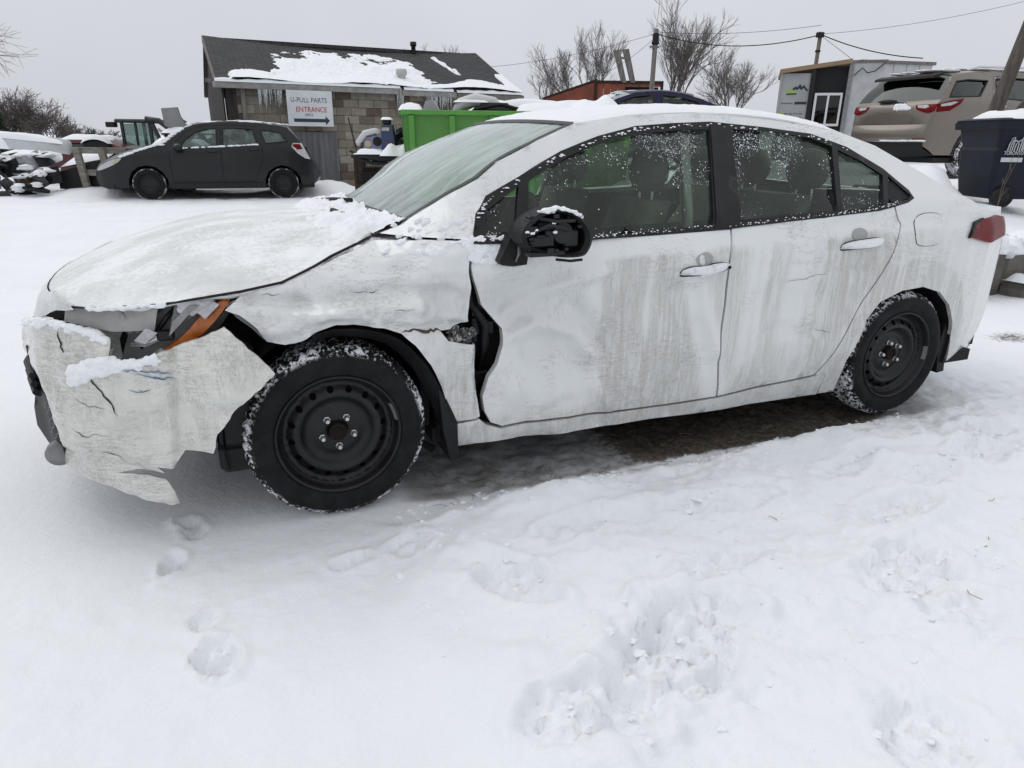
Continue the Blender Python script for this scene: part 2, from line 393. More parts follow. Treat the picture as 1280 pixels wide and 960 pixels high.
def catmull(P, n):
    P = np.array(P, float); d = np.r_[0, np.cumsum(np.linalg.norm(np.diff(P, axis=0), axis=1))]
    t = np.linspace(0, d[-1], n); o = np.zeros((n, P.shape[1]))
    # monotone-ish: blend of linear and smoothed tangents (hermite)
    m_ = np.zeros_like(P); m_[1:-1] = (P[2:] - P[:-2]) / (d[2:] - d[:-2])[:, None]; m_[0] = (P[1] - P[0]) / (d[1] - d[0]); m_[-1] = (P[-1] - P[-2]) / (d[-1] - d[-2])
    for k, tt in enumerate(t):
        i = min(len(d) - 2, max(0, np.searchsorted(d, tt, 'right') - 1)); h = d[i + 1] - d[i]; s = (tt - d[i]) / h
        o[k] = (2 * s**3 - 3 * s**2 + 1) * P[i] + (s**3 - 2 * s**2 + s) * h * m_[i] + (-2 * s**3 + 3 * s**2) * P[i + 1] + (s**3 - s**2) * h * m_[i + 1]
    return o
def loft(name, st, wf, m, parent, nl=16, ns=22, p=2.4, disp=None, inset=0.0, smooth=True, lim=1.0, curve=True):
    """car top skin: stations (x centre, z centre, x edge, z edge) from side to side"""
    S = catmull(st, nl) if curve else np.array(st, float)
    nl = len(S)
    s = np.sin(np.linspace(-1, 1, ns + 1) * math.pi / 2) * lim
    V = []
    for xc, zc, xe, ze in S:
        we = wf(xe, ze) - inset
        for t in s:
            P = Vector((xe + (xc - xe) * (1 - t * t), we * t, ze + (zc - ze) * (1 - abs(t) ** p)))
            if disp: P = P + Vector(disp(P))
            V.append(P)
    n = ns + 1
    Fc = [(i * n + k, (i + 1) * n + k, (i + 1) * n + k + 1, i * n + k + 1) for i in range(nl - 1) for k in range(ns)]
    return mesh(name, [tuple(v) for v in V], Fc, m, parent, smooth)
def text_mesh(name, body, size, m, parent, loc, rot, extrude=.002, sx=1.0, align='CENTER'):
    cu = bpy.data.curves.new(name, 'FONT'); cu.body = body; cu.size = size; cu.extrude = extrude; cu.align_x = align; cu.align_y = 'CENTER'; cu.resolution_u = 3
    o = bpy.data.objects.new(name, cu); COL.objects.link(o)
    dg = bpy.context.evaluated_depsgraph_get(); me = bpy.data.meshes.new_from_object(o.evaluated_get(dg))
    bpy.data.objects.remove(o); me.materials.clear(); me.materials.append(m)
    q = bpy.data.objects.new(name, me); q.location = loc; q.rotation_euler = rot; q.scale = (sx, 1, 1); return link(q, parent)

_tx = bpy.data.textures.new('clump_noise', 'CLOUDS'); _tx.noise_scale = .018; _tx.noise_depth = 3
def clump(b, name, voxel=.005, disp=.010, label=None, parent=None, cat='snow'):
    """merge overlapping lumps into one granular snow crust"""
    o = b.build(name, M_SNOW2, parent, True)
    md = o.modifiers.new('merge', 'REMESH'); md.mode = 'VOXEL'; md.voxel_size = voxel; md.use_smooth_shade = True
    d = o.modifiers.new('grain', 'DISPLACE'); d.texture = _tx; d.texture_coords = 'LOCAL'; d.strength = disp; d.mid_level = .55
    if label: tag(o, label, cat)
    o['kind'] = 'stuff'; return o
# numpy lattice noise
def _h(ix, iy, seed):
    n = (ix.astype(np.int64) * 374761393 + iy.astype(np.int64) * 668265263 + seed * 974634777) & 0x7fffffff
    n = ((n ^ (n >> 13)) * 1274126177) & 0x7fffffff
    return ((n ^ (n >> 16)) & 0xffff) / 65535.0
def vn(x, y, seed=0):
    ix, iy = np.floor(x), np.floor(y); fx, fy = x - ix, y - iy
    fx = fx**3 * (fx * (fx * 6 - 15) + 10); fy = fy**3 * (fy * (fy * 6 - 15) + 10)
    a = _h(ix, iy, seed); b = _h(ix + 1, iy, seed); c = _h(ix, iy + 1, seed); d = _h(ix + 1, iy + 1, seed)
    return (a + (b - a) * fx) * (1 - fy) + (c + (d - c) * fx) * fy - .5
def fbm(x, y, seed=0, oct=5, g=.5):
    o = 0; a = 1.0; c, s = math.cos(.6), math.sin(.6)
    for k in range(oct): o = o + a * vn(x, y, seed + k * 17); x, y = (x * c - y * s) * 2.03, (x * s + y * c) * 2.03; a *= g
    return o
def npsm(t): t = np.clip(t, 0, 1); return t * t * (3 - 2 * t)
# ================================================================== ground
FOOT = [(.42, -.76, .05, .09, .3, .03), (.37, -.96, .05, .10, -.3, .035), (.47, -1.32, .055, .075, .1, .03), (.52, -1.48, .06, .085, .2, .04), (.90, -1.17, .09, .06, .3, .03),
        (1.64, -1.91, .20, .11, .5, .07), (1.60, -1.80, .12, .06, .3, .03), (1.33, -1.50, .07, .12, .5, .05), (2.45, -1.93, .14, .08, .2, .06), (1.95, -1.68, .13, .05, .1, .035), (2.42, -2.10, .10, .07, .3, .04), (2.75, -1.65, .16, .07, .2, .05), (3.1, -1.5, .12, .06, .1, .04), (2.2, -1.35, .15, .05, -.2, .035), (2.9, -1.30, .14, .05, .2, .04), (1.30, -2.06, .12, .08, -.3, .06), (1.95, -2.38, .10, .08, .2, .06), (1.62, -1.30, .12, .05, .2, .03), (3.5, -1.45, .12, .06, .1, .05), (3.75, -1.25, .14, .05, -.1, .05), (1.10, -1.16, .10, .05, .2, .03)]
def bank(x, y):
    step = npsm((y - .98) / .22); soft = npsm((y - .55) / 2.2); k = npsm((x - 6.55) / .3)
    prof = k * (.47 * step + .29 * npsm((y - 1.3) / 2.6)) + (1 - k) * .76 * soft
    return prof * npsm((x - 4.9) / 1.9)
def ground_h(x, y):
    x = np.asarray(x, float); y = np.asarray(y, float)
    h = .03 * npsm((y - 3) / 9) + .012 * fbm(x * .5, y * .5, 3, 3) * npsm((np.hypot(x - 2, y) - 3) / 3) + .5 * npsm((y - 22) / 60) * npsm((8 - x) / 12)
    rough = npsm((x - .75 + .25 * fbm(x * 1.3, y * 1.3, 5, 3)) / 1.1)
    edge = -.955 + .045 * fbm(x * 3.3, y * 1.5, 9, 4) - .06 * npsm((1.9 - x) / .8) + .10 * npsm((1.25 - x) / .35) * npsm((x - .8) / .3)
    near = npsm((edge - y) / .07) * npsm((x - .95) / .35) * npsm((5.6 - x) / .7)
    h = h + near * (.055 + .04 * np.maximum(0, fbm(x * 4.2, y * 4.2, 11, 4)))
    fore = npsm((-.80 - y) / .3)
    ridged = .5 - np.abs(fbm(x * 1.9, y * 2.6, 43, 4))
    h = h + fore * rough * (.065 * fbm(x * 1.25, y * 1.5, 21, 3) + (.008 + .016 * npsm(fbm(x * 1.1, y * 1.4, 27, 3) * 2.5 + .35)) * fbm(x * 4.3, y * 4.8, 22, 4, .55) + .010 * ridged * ridged + .016 * fbm(x * 13, y * 13, 23, 5, .62) * (.25 + npsm(fbm(x * 2.1, y * 2.1, 24, 3) * 3 + .4)))
    h = h + fore * (1 - rough) * (.028 * fbm(x * 1.6, y * 1.6, 25, 3) + .006 * fbm(x * 13, y * 13, 26, 5, .6))
    # ridge line from trampled to smooth snow
    h = h + .022 * fore * np.exp(-((x - 1.12 - .12 * np.sin(y * 5)) / .10) ** 2) * npsm((-1.15 - y) / .3)
    for fx, fy, a, b, r, d in FOOT:
        k_ = 1.25 if fx > 1.2 else .68; a, b, d = a * k_, b * k_, d * (.62 if fx > 1.2 else .9); c, s = math.cos(r), math.sin(r); wx = x + .045 * fbm(x * 9, y * 9, 71, 4); wy = y + .045 * fbm(x * 9, y * 9, 73, 4)
        u = ((wx - fx) * c + (wy - fy) * s) / a; v = (-(wx - fx) * s + (wy - fy) * c) / b
        q = np.sqrt(u * u + v * v); h = h - d * .8 * 1.25 * npsm((1.2 - q) / (.45 if fx > 1.2 else .5)) * (1 + (1.35 if fx > 1.2 else 1.3) * fbm(x * 20, y * 20, 31, 4, .6)) + d * .30 * np.exp(-((q - 1.35) / .22) ** 2) * (1 + 2 * fbm(x * 11, y * 11, 77, 3))
    # trodden crust edges: long low steps
    for (ax, ay), (bx, by), hh in (((1.9, -1.95), (3.1, -1.75), .016), ((1.05, -1.55), (1.5, -1.30), .014), ((1.3, -1.15), (2.3, -1.40), .016), ((2.1, -1.2), (2.6, -1.6), .020), ((1.2, -2.2), (1.75, -2.15), .02), ((2.9, -1.2), (3.7, -1.5), .02)):
        dx, dy = bx - ax, by - ay; ln = math.hypot(dx, dy); u = ((x - ax) * dx + (y - ay) * dy) / ln; v = (-(x - ax) * dy + (y - ay) * dx) / ln + .10 * fbm(x * 2.5, y * 2.5, 91, 4)
        h = h + hh * npsm(v / .025) * npsm((.28 - v) / .24) * npsm(u / .2) * npsm((ln - u) / .2)
    # rut and thawed strip below the car
    rut = npsm((x - 1.05) / .5) * npsm((5.2 - x) / 1.0) * npsm((y - edge) / .08) * npsm((1.1 - y) / .3)
    h = h - rut * (.025 + .018 * fbm(x * 6, y * 6, 41, 4) + .012 * fbm(x * 20, y * 20, 44, 3))
    # banked snow at right
    bk = bank(x, y); h = h + bk + .10 * npsm(bk * 5) * fbm(x * 1.4, y * 1.4, 51, 4) * npsm((y - 1.4) / .5) + .02 * npsm((x - 4) / 1) * fbm(x * 5, y * 5, 52, 4)
    for mx, my, rr, hh in ((8.50, 2.85, .30, .40), (8.0, 2.5, .6, .15), (5.9, 1.7, .5, .12)): h = h + hh * np.exp(-(((x - mx) ** 2 + (y - my) ** 2) / rr ** 2)) 
    # heaps at the foot of the barn and by the parts pile
    for mx, my, rr, hh in ((2.5, 15.6, .7, .35), (-2.6, 15.4, 1.2, .12), (3.2, 14.6, .8, .2), (-1.0, 14.7, .8, .28)): h = h + hh * np.exp(-(((x - mx) / 1.3) ** 2 + (y - my) ** 2) / rr ** 2) * (1 + .5 * fbm(x * 2, y * 2, 61, 3))
    # packed wheel tracks across the yard
    for k, (c0, sl) in enumerate(((4.4, -.10), (6.0, -.13), (9.3, -.06), (10.8, -.05))): h = h - .05 * np.exp(-((y - c0 - sl * x - .25 * np.sin(x * .5 + k)) / .22) ** 2) * npsm((4.5 - x) / 1) * npsm((y - 2) / 1)
    h = h + .022 * fbm(x * 3.5, y * 3.5, 63, 4) * npsm((y - 2) / 2) * npsm((6 - x) / 1)
    return h
def ground_dirt(x, y):
    edge = -.93
    rut = npsm((y - edge) / .10) * npsm((1.2 - y) / .4)
    mud = rut * npsm((x - 1.85) / .5) * npsm((4.3 - x) / .9) * .80
    slush_grey = rut * npsm((x - 1.0) / .3) * npsm((4.5 - x) / .7) * .80
    mud = np.maximum(mud, .62 * np.exp(-(((x - 5.75) / .35) ** 2 + ((y + .12) / .22) ** 2)))
    mud = np.maximum(mud, .42 * np.exp(-(((x - 4.35) / .45) ** 2 + ((y + .72) / .14) ** 2)))
    slush_grey = np.maximum(slush_grey, .40 * np.exp(-(((x - 4.6) / .9) ** 2 + ((y + .75) / .2) ** 2)))
    slush_grey = np.maximum(slush_grey, .42 * np.exp(-((y - 13.0 + .1 * x) / .45) ** 2) * npsm((-.6 - x) / 1)); mud = np.maximum(mud, .33 * np.exp(-((y - 13.05 + .1 * x) / .2) ** 2) * npsm((-1.2 - x) / .5))
    for k, (c0, sl) in enumerate(((4.4, -.10), (6.0, -.13), (9.3, -.06), (10.8, -.05))): slush_grey = np.maximum(slush_grey, .34 * np.exp(-((y - c0 - sl * x - .25 * np.sin(x * .5 + k)) / .35) ** 2) * npsm((4.5 - x) / 1))
    slush_grey = np.maximum(slush_grey, .20 * npsm((x - 1.2) / 1.0) * npsm((-.9 - y) / .3) * (fbm(x * 1.1, y * 1.1, 81, 3) + .5))
    for fx, fy, a, b, r, d in FOOT:
        q = ((x - fx) / a) ** 2 + ((y - fy) / b) ** 2; slush_grey = np.maximum(slush_grey, .24 * np.exp(-q * 1.1) * min(1, d / .045))  # greyer tint centred on each footprint, stronger in deeper ones
    return mud, slush_grey
def axis(lo, hi, step, far0, far1, g=1.07):
    mid = np.arange(lo, hi + step / 2, step); a = [lo]; s = step
    while a[-1] > far0: s = min(s * g, 60) if s < 60 else 60; a.append(a[-1] - s)
    b = [hi]; s = step
    while b[-1] < far1: s = min(s * g, 60); b.append(b[-1] + s)
    return np.r_[np.array(a[1:])[::-1], mid, np.array(b[1:])]
def build_ground():
    xs = axis(-.9, 4.6, .0125, -700, 700, 1.045); ys = axis(-2.75, -.55, .0125, -300, 900, 1.045)
    X, Y = np.meshgrid(xs, ys); H = ground_h(X, Y); nx, ny = len(xs), len(ys)
    V = np.stack([X.ravel(), Y.ravel(), H.ravel()], 1)
    i = np.arange(nx - 1)[None, :] + nx * np.arange(ny - 1)[:, None]; i = i.ravel()
    Fc = np.stack([i, i + 1, i + 1 + nx, i + nx], 1)
    me = bpy.data.meshes.new('snowy_ground'); me.vertices.add(len(V)); me.vertices.foreach_set('co', V.ravel().astype(np.float32))
    me.loops.add(Fc.size); me.loops.foreach_set('vertex_index', Fc.ravel().astype(np.int32)); me.polygons.add(len(Fc)); me.polygons.foreach_set('loop_start', np.arange(0, Fc.size, 4, dtype=np.int32)); me.update(calc_edges=True); me.validate()
    me.polygons.foreach_set('use_smooth', np.ones(len(Fc), bool))
    mud, sl = ground_dirt(X.ravel(), Y.ravel()); c = np.zeros((len(V), 4), np.float32); c[:, 0] = mud; c[:, 1] = sl; c[:, 3] = 1
    at_ = me.color_attributes.new('dirt', 'FLOAT_COLOR', 'POINT'); at_.data.foreach_set('color', c.ravel())
    me.materials.append(M_SNOW); o = bpy.data.objects.new('snowy_ground', me); link(o); o['kind'] = 'structure'
build_ground()
def gz(x, y): return float(ground_h(np.array([x]), np.array([y]))[0])
# crumbled snow and straw: nobody could count it
def crumbs():
    r_ = random.Random(77); b = MB()
    for i in range(520):
        if i < 380: x = r_.uniform(1.1, 4.0); y = -.97 + r_.gauss(0, .05)
        else: x = r_.uniform(1.0, 3.8); y = r_.uniform(-2.4, -1.0)
        s = r_.uniform(.003, .010) * (1.7 if r_.random() < .04 else 1); b.blob((x, y, gz(x, y)), (s * 1.3, s, s * .6), i, .5, 6, 4)
    for i in range(60):
        f = FOOT[r_.randrange(5, len(FOOT))]; x = f[0] + r_.gauss(0, f[2] * .8); y = f[1] + r_.gauss(0, f[3] * .8); s = r_.uniform(.006, .016); b.blob((x, y, gz(x, y)), (s * 1.3, s, s * .5), i, .5, 7, 4)
    tag(b.build('snow_crumbs', M_SNOW2, None, False), 'crumbled snow along the rut edge and in the trampled footprints', 'snow', kind='stuff')
    b = MB()
    for i in range(146):
        x = r_.uniform(1.3, 2.9) if i < 140 else r_.uniform(1.4, 3.4); y = r_.uniform(-.95, -.55) if i < 140 else r_.uniform(-2.2, -1.1); a = r_.uniform(0, 6.28); l = r_.uniform(.012, .06); z = gz(x, y) + .004
        b.tube([(x, y, z), (x + .5 * l * math.cos(a), y + .5 * l * math.sin(a), z + r_.uniform(0, .012)), (x + l * math.cos(a + .4), y + l * math.sin(a + .4), z + r_.uniform(-.002, .014))], .0011, 3, False)
    tag(b.build('dead_straw', mat('straw', (.20, .15, .07), .8, col2=(.09, .07, .04), nscale=30)), 'bits of dead straw in the thawed strip beside the white sedan', 'straw', kind='stuff')
crumbs()
# ================================================================== barn
M_SHING = None
def shingle_material():
    k = NB('dark_shingles'); tcn = k.n('TexCoord').outputs['Object']; br = k.n('TexBrick'); br.inputs['Scale'].default_value = 1.0
    br.inputs['Brick Width'].default_value = .3; br.inputs['Row Height'].default_value = .14; br.inputs['Mortar Size'].default_value = .012; br.offset = .5
    br.inputs['Color1'].default_value = (.045, .046, .05, 1); br.inputs['Color2'].default_value = (.028, .029, .032, 1); br.inputs['Mortar'].default_value = (.009, .009, .01, 1)
    k.l(tcn, br.inputs['Vector']); k.l(br.outputs['Color'], k.b.inputs['Base Color']); k.b.inputs['Roughness'].default_value = .85
    k.bump(br.outputs['Fac'], .8, -.02); return k.m
M_SHING = shingle_material()
M_OLDWOOD = mat('old_grey_wood', (.11, .10, .09), .9, col2=(.22, .205, .185), nscale=3, stretch=(6, 6, .6), bump=.3, bscale=30)
M_DKWOOD = mat('dark_rotten_wood', (.016, .013, .011), .9, col2=(.045, .037, .03), nscale=3, stretch=(6, 6, .6), bump=.4, bscale=30)
M_GUTTER = mat('weathered_fascia', (.33, .33, .32), .8, col2=(.20, .195, .18), nscale=5, bump=.2)
M_ICE = glass_material('icicle_ice', (.8, .84, .87), rough=.1, frost_veil=.4, fscale=20, fcol=(.75, .78, .8))
M_CORR = mat('grey_corrugated_metal', (.085, .09, .095), .55, .3, col2=(.15, .155, .16), nscale=2.5, stretch=(3, 3, .5))
BX, BY, BZ, BTH, BL, BRUN, BRISE = .992, 16.268, 2.545, .0443, 8.10, 3.327, 1.344
barn = empty('barn', (BX, BY, 0.0), BTH); tag(barn, 'old concrete-block barn with a sagging snow-patched shingle roof', 'barn')
def sag(u): return -.16 * math.sin(math.pi * min(1, u / BL)) - .05 * u / BL * 0
# roof slab
def roof_pt(u, v, h=0.0):  # u along eave, v 0 eave..1 ridge
    nl = Vector((0, -BRISE, BRUN)).normalized()
    p = Vector((u, -.12 + v * (BRUN + .12), BZ + BRISE * v * 1.0 + sag(u) * v + .035 * math.sin(u * 2.1) * (1 - v))); return p + nl * h
NU, NV = 40, 16; V = []; 
for hh in (.0, -.07):
    for j in range(NV + 1):
        for i in range(NU + 1): V.append(roof_pt(BL * i / NU, j / NV, hh))
n = NU + 1; m_ = n * (NV + 1); Fc = []
for j in range(NV):
    for i in range(NU): a = j * n + i; Fc += [(a, a + 1, a + n + 1, a + n), (m_ + a, m_ + a + n, m_ + a + n + 1, m_ + a + 1)]
for i in range(NU): Fc += [(i, m_ + i, m_ + i + 1, i + 1), (NV * n + i, NV * n + i + 1, m_ + NV * n + i + 1, m_ + NV * n + i)]
for j in range(NV): Fc += [(j * n, (j + 1) * n, m_ + (j + 1) * n, m_ + j * n), (j * n + NU, m_ + j * n + NU, m_ + (j + 1) * n + NU, (j + 1) * n + NU)]
roof_o = mesh('roof', [tuple(v) for v in V], Fc, M_SHING, barn)
# back slope and gable ends
yb_ = BRUN * 2
MB().hexa([(0, BRUN, BZ + BRISE - .12), (BL, BRUN, BZ + BRISE - .12), (BL, yb_, BZ - .1), (0, yb_, BZ - .1), (0, BRUN, BZ + BRISE - .03), (BL, BRUN, BZ + BRISE - .03), (BL, yb_, BZ), (0, yb_, BZ)]).build('back_roof', M_SHING, barn)
for u in (.10, BL - .2):
    nb_ = 22
    for i in range(nb_):
        y0 = .05 + (yb_ - .1) * i / nb_; y1 = .05 + (yb_ - .1) * (i + 1) / nb_ - .02
        f = lambda y: BZ - .12 + BRISE * (1 - abs(y - BRUN) / BRUN) - .05
        MB().hexa([(u, y0, 0), (u + .04, y0, 0), (u + .04, y1, 0), (u, y1, 0), (u, y0, f(y0)), (u + .04, y0, f(y0)), (u + .04, y1, f(y1)), (u, y1, f(y1))]).build('gable_board', M_DKWOOD, barn)
for u0 in (0.0, BL - .06):
    a, c = roof_pt(u0, 0, -.20), roof_pt(u0, 1, -.20); a2, c2 = roof_pt(u0, 0, -.004), roof_pt(u0, 1, -.004); d = Vector((.05, 0, 0)); sh = Vector((-.03 if u0 == 0 else .03, 0, 0))
    MB().hexa([a + sh, a + d + sh, c + d + sh, c + sh, a2 + sh, a2 + d + sh, c2 + d + sh, c2 + sh]).build('barge_board', M_OLDWOOD, barn)
# eave fascia boards
for u0, u1, dz in ((-.1, 4.55, .0), (4.56, 6.1, -.03), (6.12, BL + .05, -.05)):
    MB().box((u0, -.20, BZ - .17 + dz), (u1, -.15, BZ - .03 + dz), .01).build('fascia_board', M_GUTTER if u0 < 6 else M_OLDWOOD, barn)
MB().box((-.25, -.19, BZ - .06), (.5, -.14, BZ + .03)).build('fascia_board', M_OLDWOOD, barn)
MB().box((.2, .05, 0), (BL - .2, .15, BZ - .1)).build('wall_core', mat('old_mortar', (.10, .09, .075), .9, col2=(.16, .145, .12), nscale=7), barn)
# blocks
cols = [(.25, .225, .18), (.22, .195, .155), (.27, .245, .20), (.17, .145, .12), (.33, .30, .25), (.13, .095, .075)]
BM = [mat('block_%s' % nme, c, .95, col2=tuple(x * .72 for x in c), nscale=5, bump=.5, bscale=40) for nme, c in zip(('tan', 'brown', 'sand', 'umber', 'pale', 'red_brown'), cols)]
r_ = random.Random(4); protos = []
for k in range(6):
    protos.append([MB().box((0.003, -.01 - .005 * k, .003), (.397, .06, .197), .007).build('block', mm_, barn) for mm_ in BM])
used_p = set()
rows = 12
for row in range(rows):
    z = .02 + row * .2; off = (.2 if row % 2 else 0)
    c0 = 0
    while True:
        u = .62 + c0 * .4 - off; c0 += 1
        if u > 7.6: break
        if z < .8 and u < 2.4: continue
        far_left = u < 1.6
        wts = (6, 3, 5, 1, 1, 0) if far_left else ((5, 4, 3, 1, 3, 1) if u < 4.6 else (4, 4, 2, 2, 2, 1))
        mi_ = r_.choices(range(6), wts)[0]; kk = r_.randrange(2 if far_left else 6)
        p0 = protos[kk][mi_]
        if (kk, mi_) not in used_p: o = p0; used_p.add((kk, mi_))
        else: o = p0.copy(); link(o, barn)
        o.location = (u, .05, z); 
        if r_.random() < .35 and not far_left: o.rotation_euler = (0, 0, r_.uniform(-.025, .025))
for k in range(6):
    for j in range(6):
        if (k, j) not in used_p: bpy.data.objects.remove(protos[k][j])
MB().box((.16, .16, 0), (.70, .22, BZ - .1)).build('end_boarding', M_DKWOOD, barn)
# corner posts, dark doorway boards at the left
for u0, u1, y0 in ((.18, .40, -.02), (.52, .62, -.06)):
    MB().box((u0, y0, 0), (u1, .06, BZ - .12), .01).build('corner_post', M_DKWOOD if u0 < .4 else M_OLDWOOD, barn)
# corrugated sheets below the sign
for u0, u1, z1 in ((.66, 1.3, .9), (1.3, 2.1, .95), (1.66, 2.80, 1.40)):
    V = []; nn = 48
    for i in range(nn + 1):
        u = u0 + (u1 - u0) * i / nn; y = -.04 + .014 * math.sin(i * 1.05); V += [(u, y, 0), (u, y, z1)]
    mesh('corrugated_sheet', V, [(2 * i, 2 * i + 2, 2 * i + 3, 2 * i + 1) for i in range(nn)], M_CORR, barn, True)
# downpipe strap with its bracket
MB().tube([(4.5, -.22, BZ - .02), (4.5, -.23, BZ - .4), (4.53, -.1, BZ - .75)], [.03, .025, .04], 7).build('downspout', M_GUTTER, barn, True)
# icicles
b = MB()
for i in range(84):
    u = r_.choice((r_.uniform(.7, 1.5), r_.uniform(.9, 1.5), r_.uniform(5.0, 6.0), r_.uniform(5.2, 6.0), r_.uniform(4.4, 4.6))); l = r_.uniform(.12, .75) * r_.random() ** .4; z0 = BZ - .15
    b.tube([(u, -.17, z0), (u + r_.uniform(-.01, .01), -.172, z0 - l * .6), (u, -.17, z0 - l)], [.02, .011, .001], 5, False)
tag(b.build('icicles', M_ICE, barn, True), kind='stuff')
# roof vents
MB().lathe([(.0, .34), (.10, .33), (.10, .22), (.07, .2), (.07, 0)], 12, 'z', tuple(roof_pt(6.0, .98, 0))).build('vent_pipe', M_STEEL, barn, True)
MB().lathe([(.0, .30), (.13, .29), (.15, .24), (.15, .16), (.11, .12), (.11, -.05)], 14, 'z', tuple(roof_pt(4.78, .20, 0))).build('roof_vent', M_FOAM, barn, True)
# snow on the roof: a real, uneven sheet that thins out to nothing
def roof_snow_sheet():
    nu, nv = 400, 120; U = np.linspace(0, BL, nu + 1); Vv = np.linspace(-.02, 1, nv + 1); A, B_ = np.meshgrid(U, Vv)
    a = A / BL; low = npsm((.20 - B_ + .05 * np.sin(A * 2)) / .12) * npsm((a - .02) / .04); low *= 1 - .55 * npsm((a - .82) / .1) * npsm((B_ - .06) / .05)
    body = npsm((a - .13 - .10 * (B_ - .3)) / .12) * npsm((.74 - a) / .16) * npsm((.97 - B_) / .12) * (.95 - .35 * npsm((B_ - .4) / .3))
    m = np.maximum(low, body * .80) + .55 * fbm(A * .9, B_ * 3.2, 91, 7, .68) - .30
    m = m - 1.1 * npsm((a - .68) / .08) * npsm((B_ - .16) / .08) - .12 * npsm((B_ - .6) / .3); m = np.where((a < .16 + .06 * vn(A * 3, B_ * 9, 2)) & (B_ > .20), m - .5, m)
    streak = npsm((.02 - np.abs(a - .80 - .06 * (.8 - B_))) / .02) * npsm((B_ - .3) / .1) * npsm((.92 - B_) / .1); m = np.maximum(m, streak * (.35 + .5 * vn(A * 6, B_ * 20, 5)) - .5 * (1 - streak))
    m = np.maximum(m, npsm((a - .955 - .02 * vn(A * 9, B_ * 9, 3)) / .02) * .6 * npsm((.5 - B_) / .1) - .35)
    H = np.clip(m * .16, -.02, .075) + .012 * fbm(A * 4, B_ * 14, 93, 3)
    P = np.array([roof_pt(float(u), float(v), 0.006 + float(h)) for u, v, h in zip(A.ravel(), B_.ravel(), H.ravel())]); n = nu + 1
    ok = (H.ravel() > -.004); Fc = []
    for j in range(nv):
        for i in range(nu):
            q = (j * n + i, j * n + i + 1, j * n + n + i + 1, j * n + n + i)
            if ok[q[0]] or ok[q[1]] or ok[q[2]] or ok[q[3]]: Fc.append(q)
    tag(mesh('roof_snow', P, Fc, M_SNOW2, None, True, loc=(BX, BY, 0), rot=(0, 0, BTH)), 'patchy snow cover on the old barn roof', 'snow', kind='stuff')
roof_snow_sheet()
b = MB()
for u0, u1, z in ((-.05, 4.5, .02), (4.6, 6.0, -.01), (6.1, BL, -.02)):
    P = []; nn = 60
    V = []
    for i in range(nn + 1):
        u = u0 + (u1 - u0) * i / nn; q = .05 + .022 * noise.noise(Vector((u * 3, 0, 0)))
        for t in range(6): an = math.pi * t / 5; V.append((u, -.13 - .07 * math.cos(an) - .02, BZ + z - .05 + q * math.sin(an) * 1.6))
    b.add(V, [(i * 6 + t, i * 6 + 6 + t, i * 6 + 7 + t, i * 6 + 1 + t) for i in range(nn) for t in range(5)])
tag(b.build('eave_snow', M_SNOW2, barn, True), kind='stuff')

# ------------------------------------------------------------------ sign on the barn
sg = empty('entrance_sign', (BX, BY, 0), BTH); tag(sg, 'white board reading U-PULL PARTS ENTRANCE with an arrow, on the barn wall', 'sign')
SX0, SX1, SZ0, SZ1 = 1.56, 2.68, 1.54, 2.38
M_SIGN = mat('sign_white', (.66, .68, .70), .5, col2=(.58, .60, .62), nscale=4); M_INK = mat('sign_dark_blue', (.02, .035, .055), .6); M_SRED = mat('sign_red', (.42, .03, .03), .6)
MB().box((SX0, -.255, SZ0), (SX1, -.225, SZ1), .004).build('sign_board', M_SIGN, sg)
RX = (R(90), 0, 0); cx_ = (SX0 + SX1) / 2
text_mesh('lettering', 'U-PULL PARTS', .165, M_INK, sg, (cx_ - .02, -.256, 2.15), RX, .001, .86); text_mesh('lettering', 'ENTRANCE', .175, M_SRED, sg, (cx_ + .03, -.256, 1.93), RX, .004, .86); text_mesh('lettering', 'OFFICE', .085, M_INK, sg, (cx_ - .04, -.256, 1.805), RX, .002, .75)
MB().prism([(cx_ - .42, 1.64), (cx_ + .36, 1.64), (cx_ + .36, 1.57), (cx_ + .47, 1.68), (cx_ + .36, 1.79), (cx_ + .36, 1.72), (cx_ - .42, 1.72)], -.260, -.2545).build('arrow', M_INK, sg)
# ================================================================== the damaged white sedan
PLAN = [(-.1, .30), (0, .42), (.05, .55), (.12, .655), (.25, .755), (.45, .83), (.7, .87), (.95, .885), (1.4, .89), (3.4, .89), (3.8, .885), (4.0, .86), (4.2, .82), (4.4, .748), (4.5, .685), (4.58, .58), (4.63, .44), (4.8, .2)]
def w_sedan(x, z):
    b = interp(x, PLAN); d = 0.0
    if z < .5: d += .06 * ((.5 - z) / .32) ** 2
    if z > .78: d += .05 * min(1, (z - .78) / .18) ** 2
    belt = interp(x, [(0, .9), (1.4, .955), (3.4, 1.02), (4.6, 1.03)])
    if z > belt: d += .62 * (z - belt)
    if z > .72: d += interp(x, [(0, 1), (1.15, 1), (1.5, 0)]) * .13 * ((z - .72) / .19) ** 2
    return max(b - d, .05)
def seg_dist(x, z, a, b):
    dx, dz = b[0] - a[0], b[1] - a[1]; t = max(0, min(1, ((x - a[0]) * dx + (z - a[1]) * dz) / (dx * dx + dz * dz)))
    return math.hypot(x - a[0] - t * dx, z - a[1] - t * dz), t
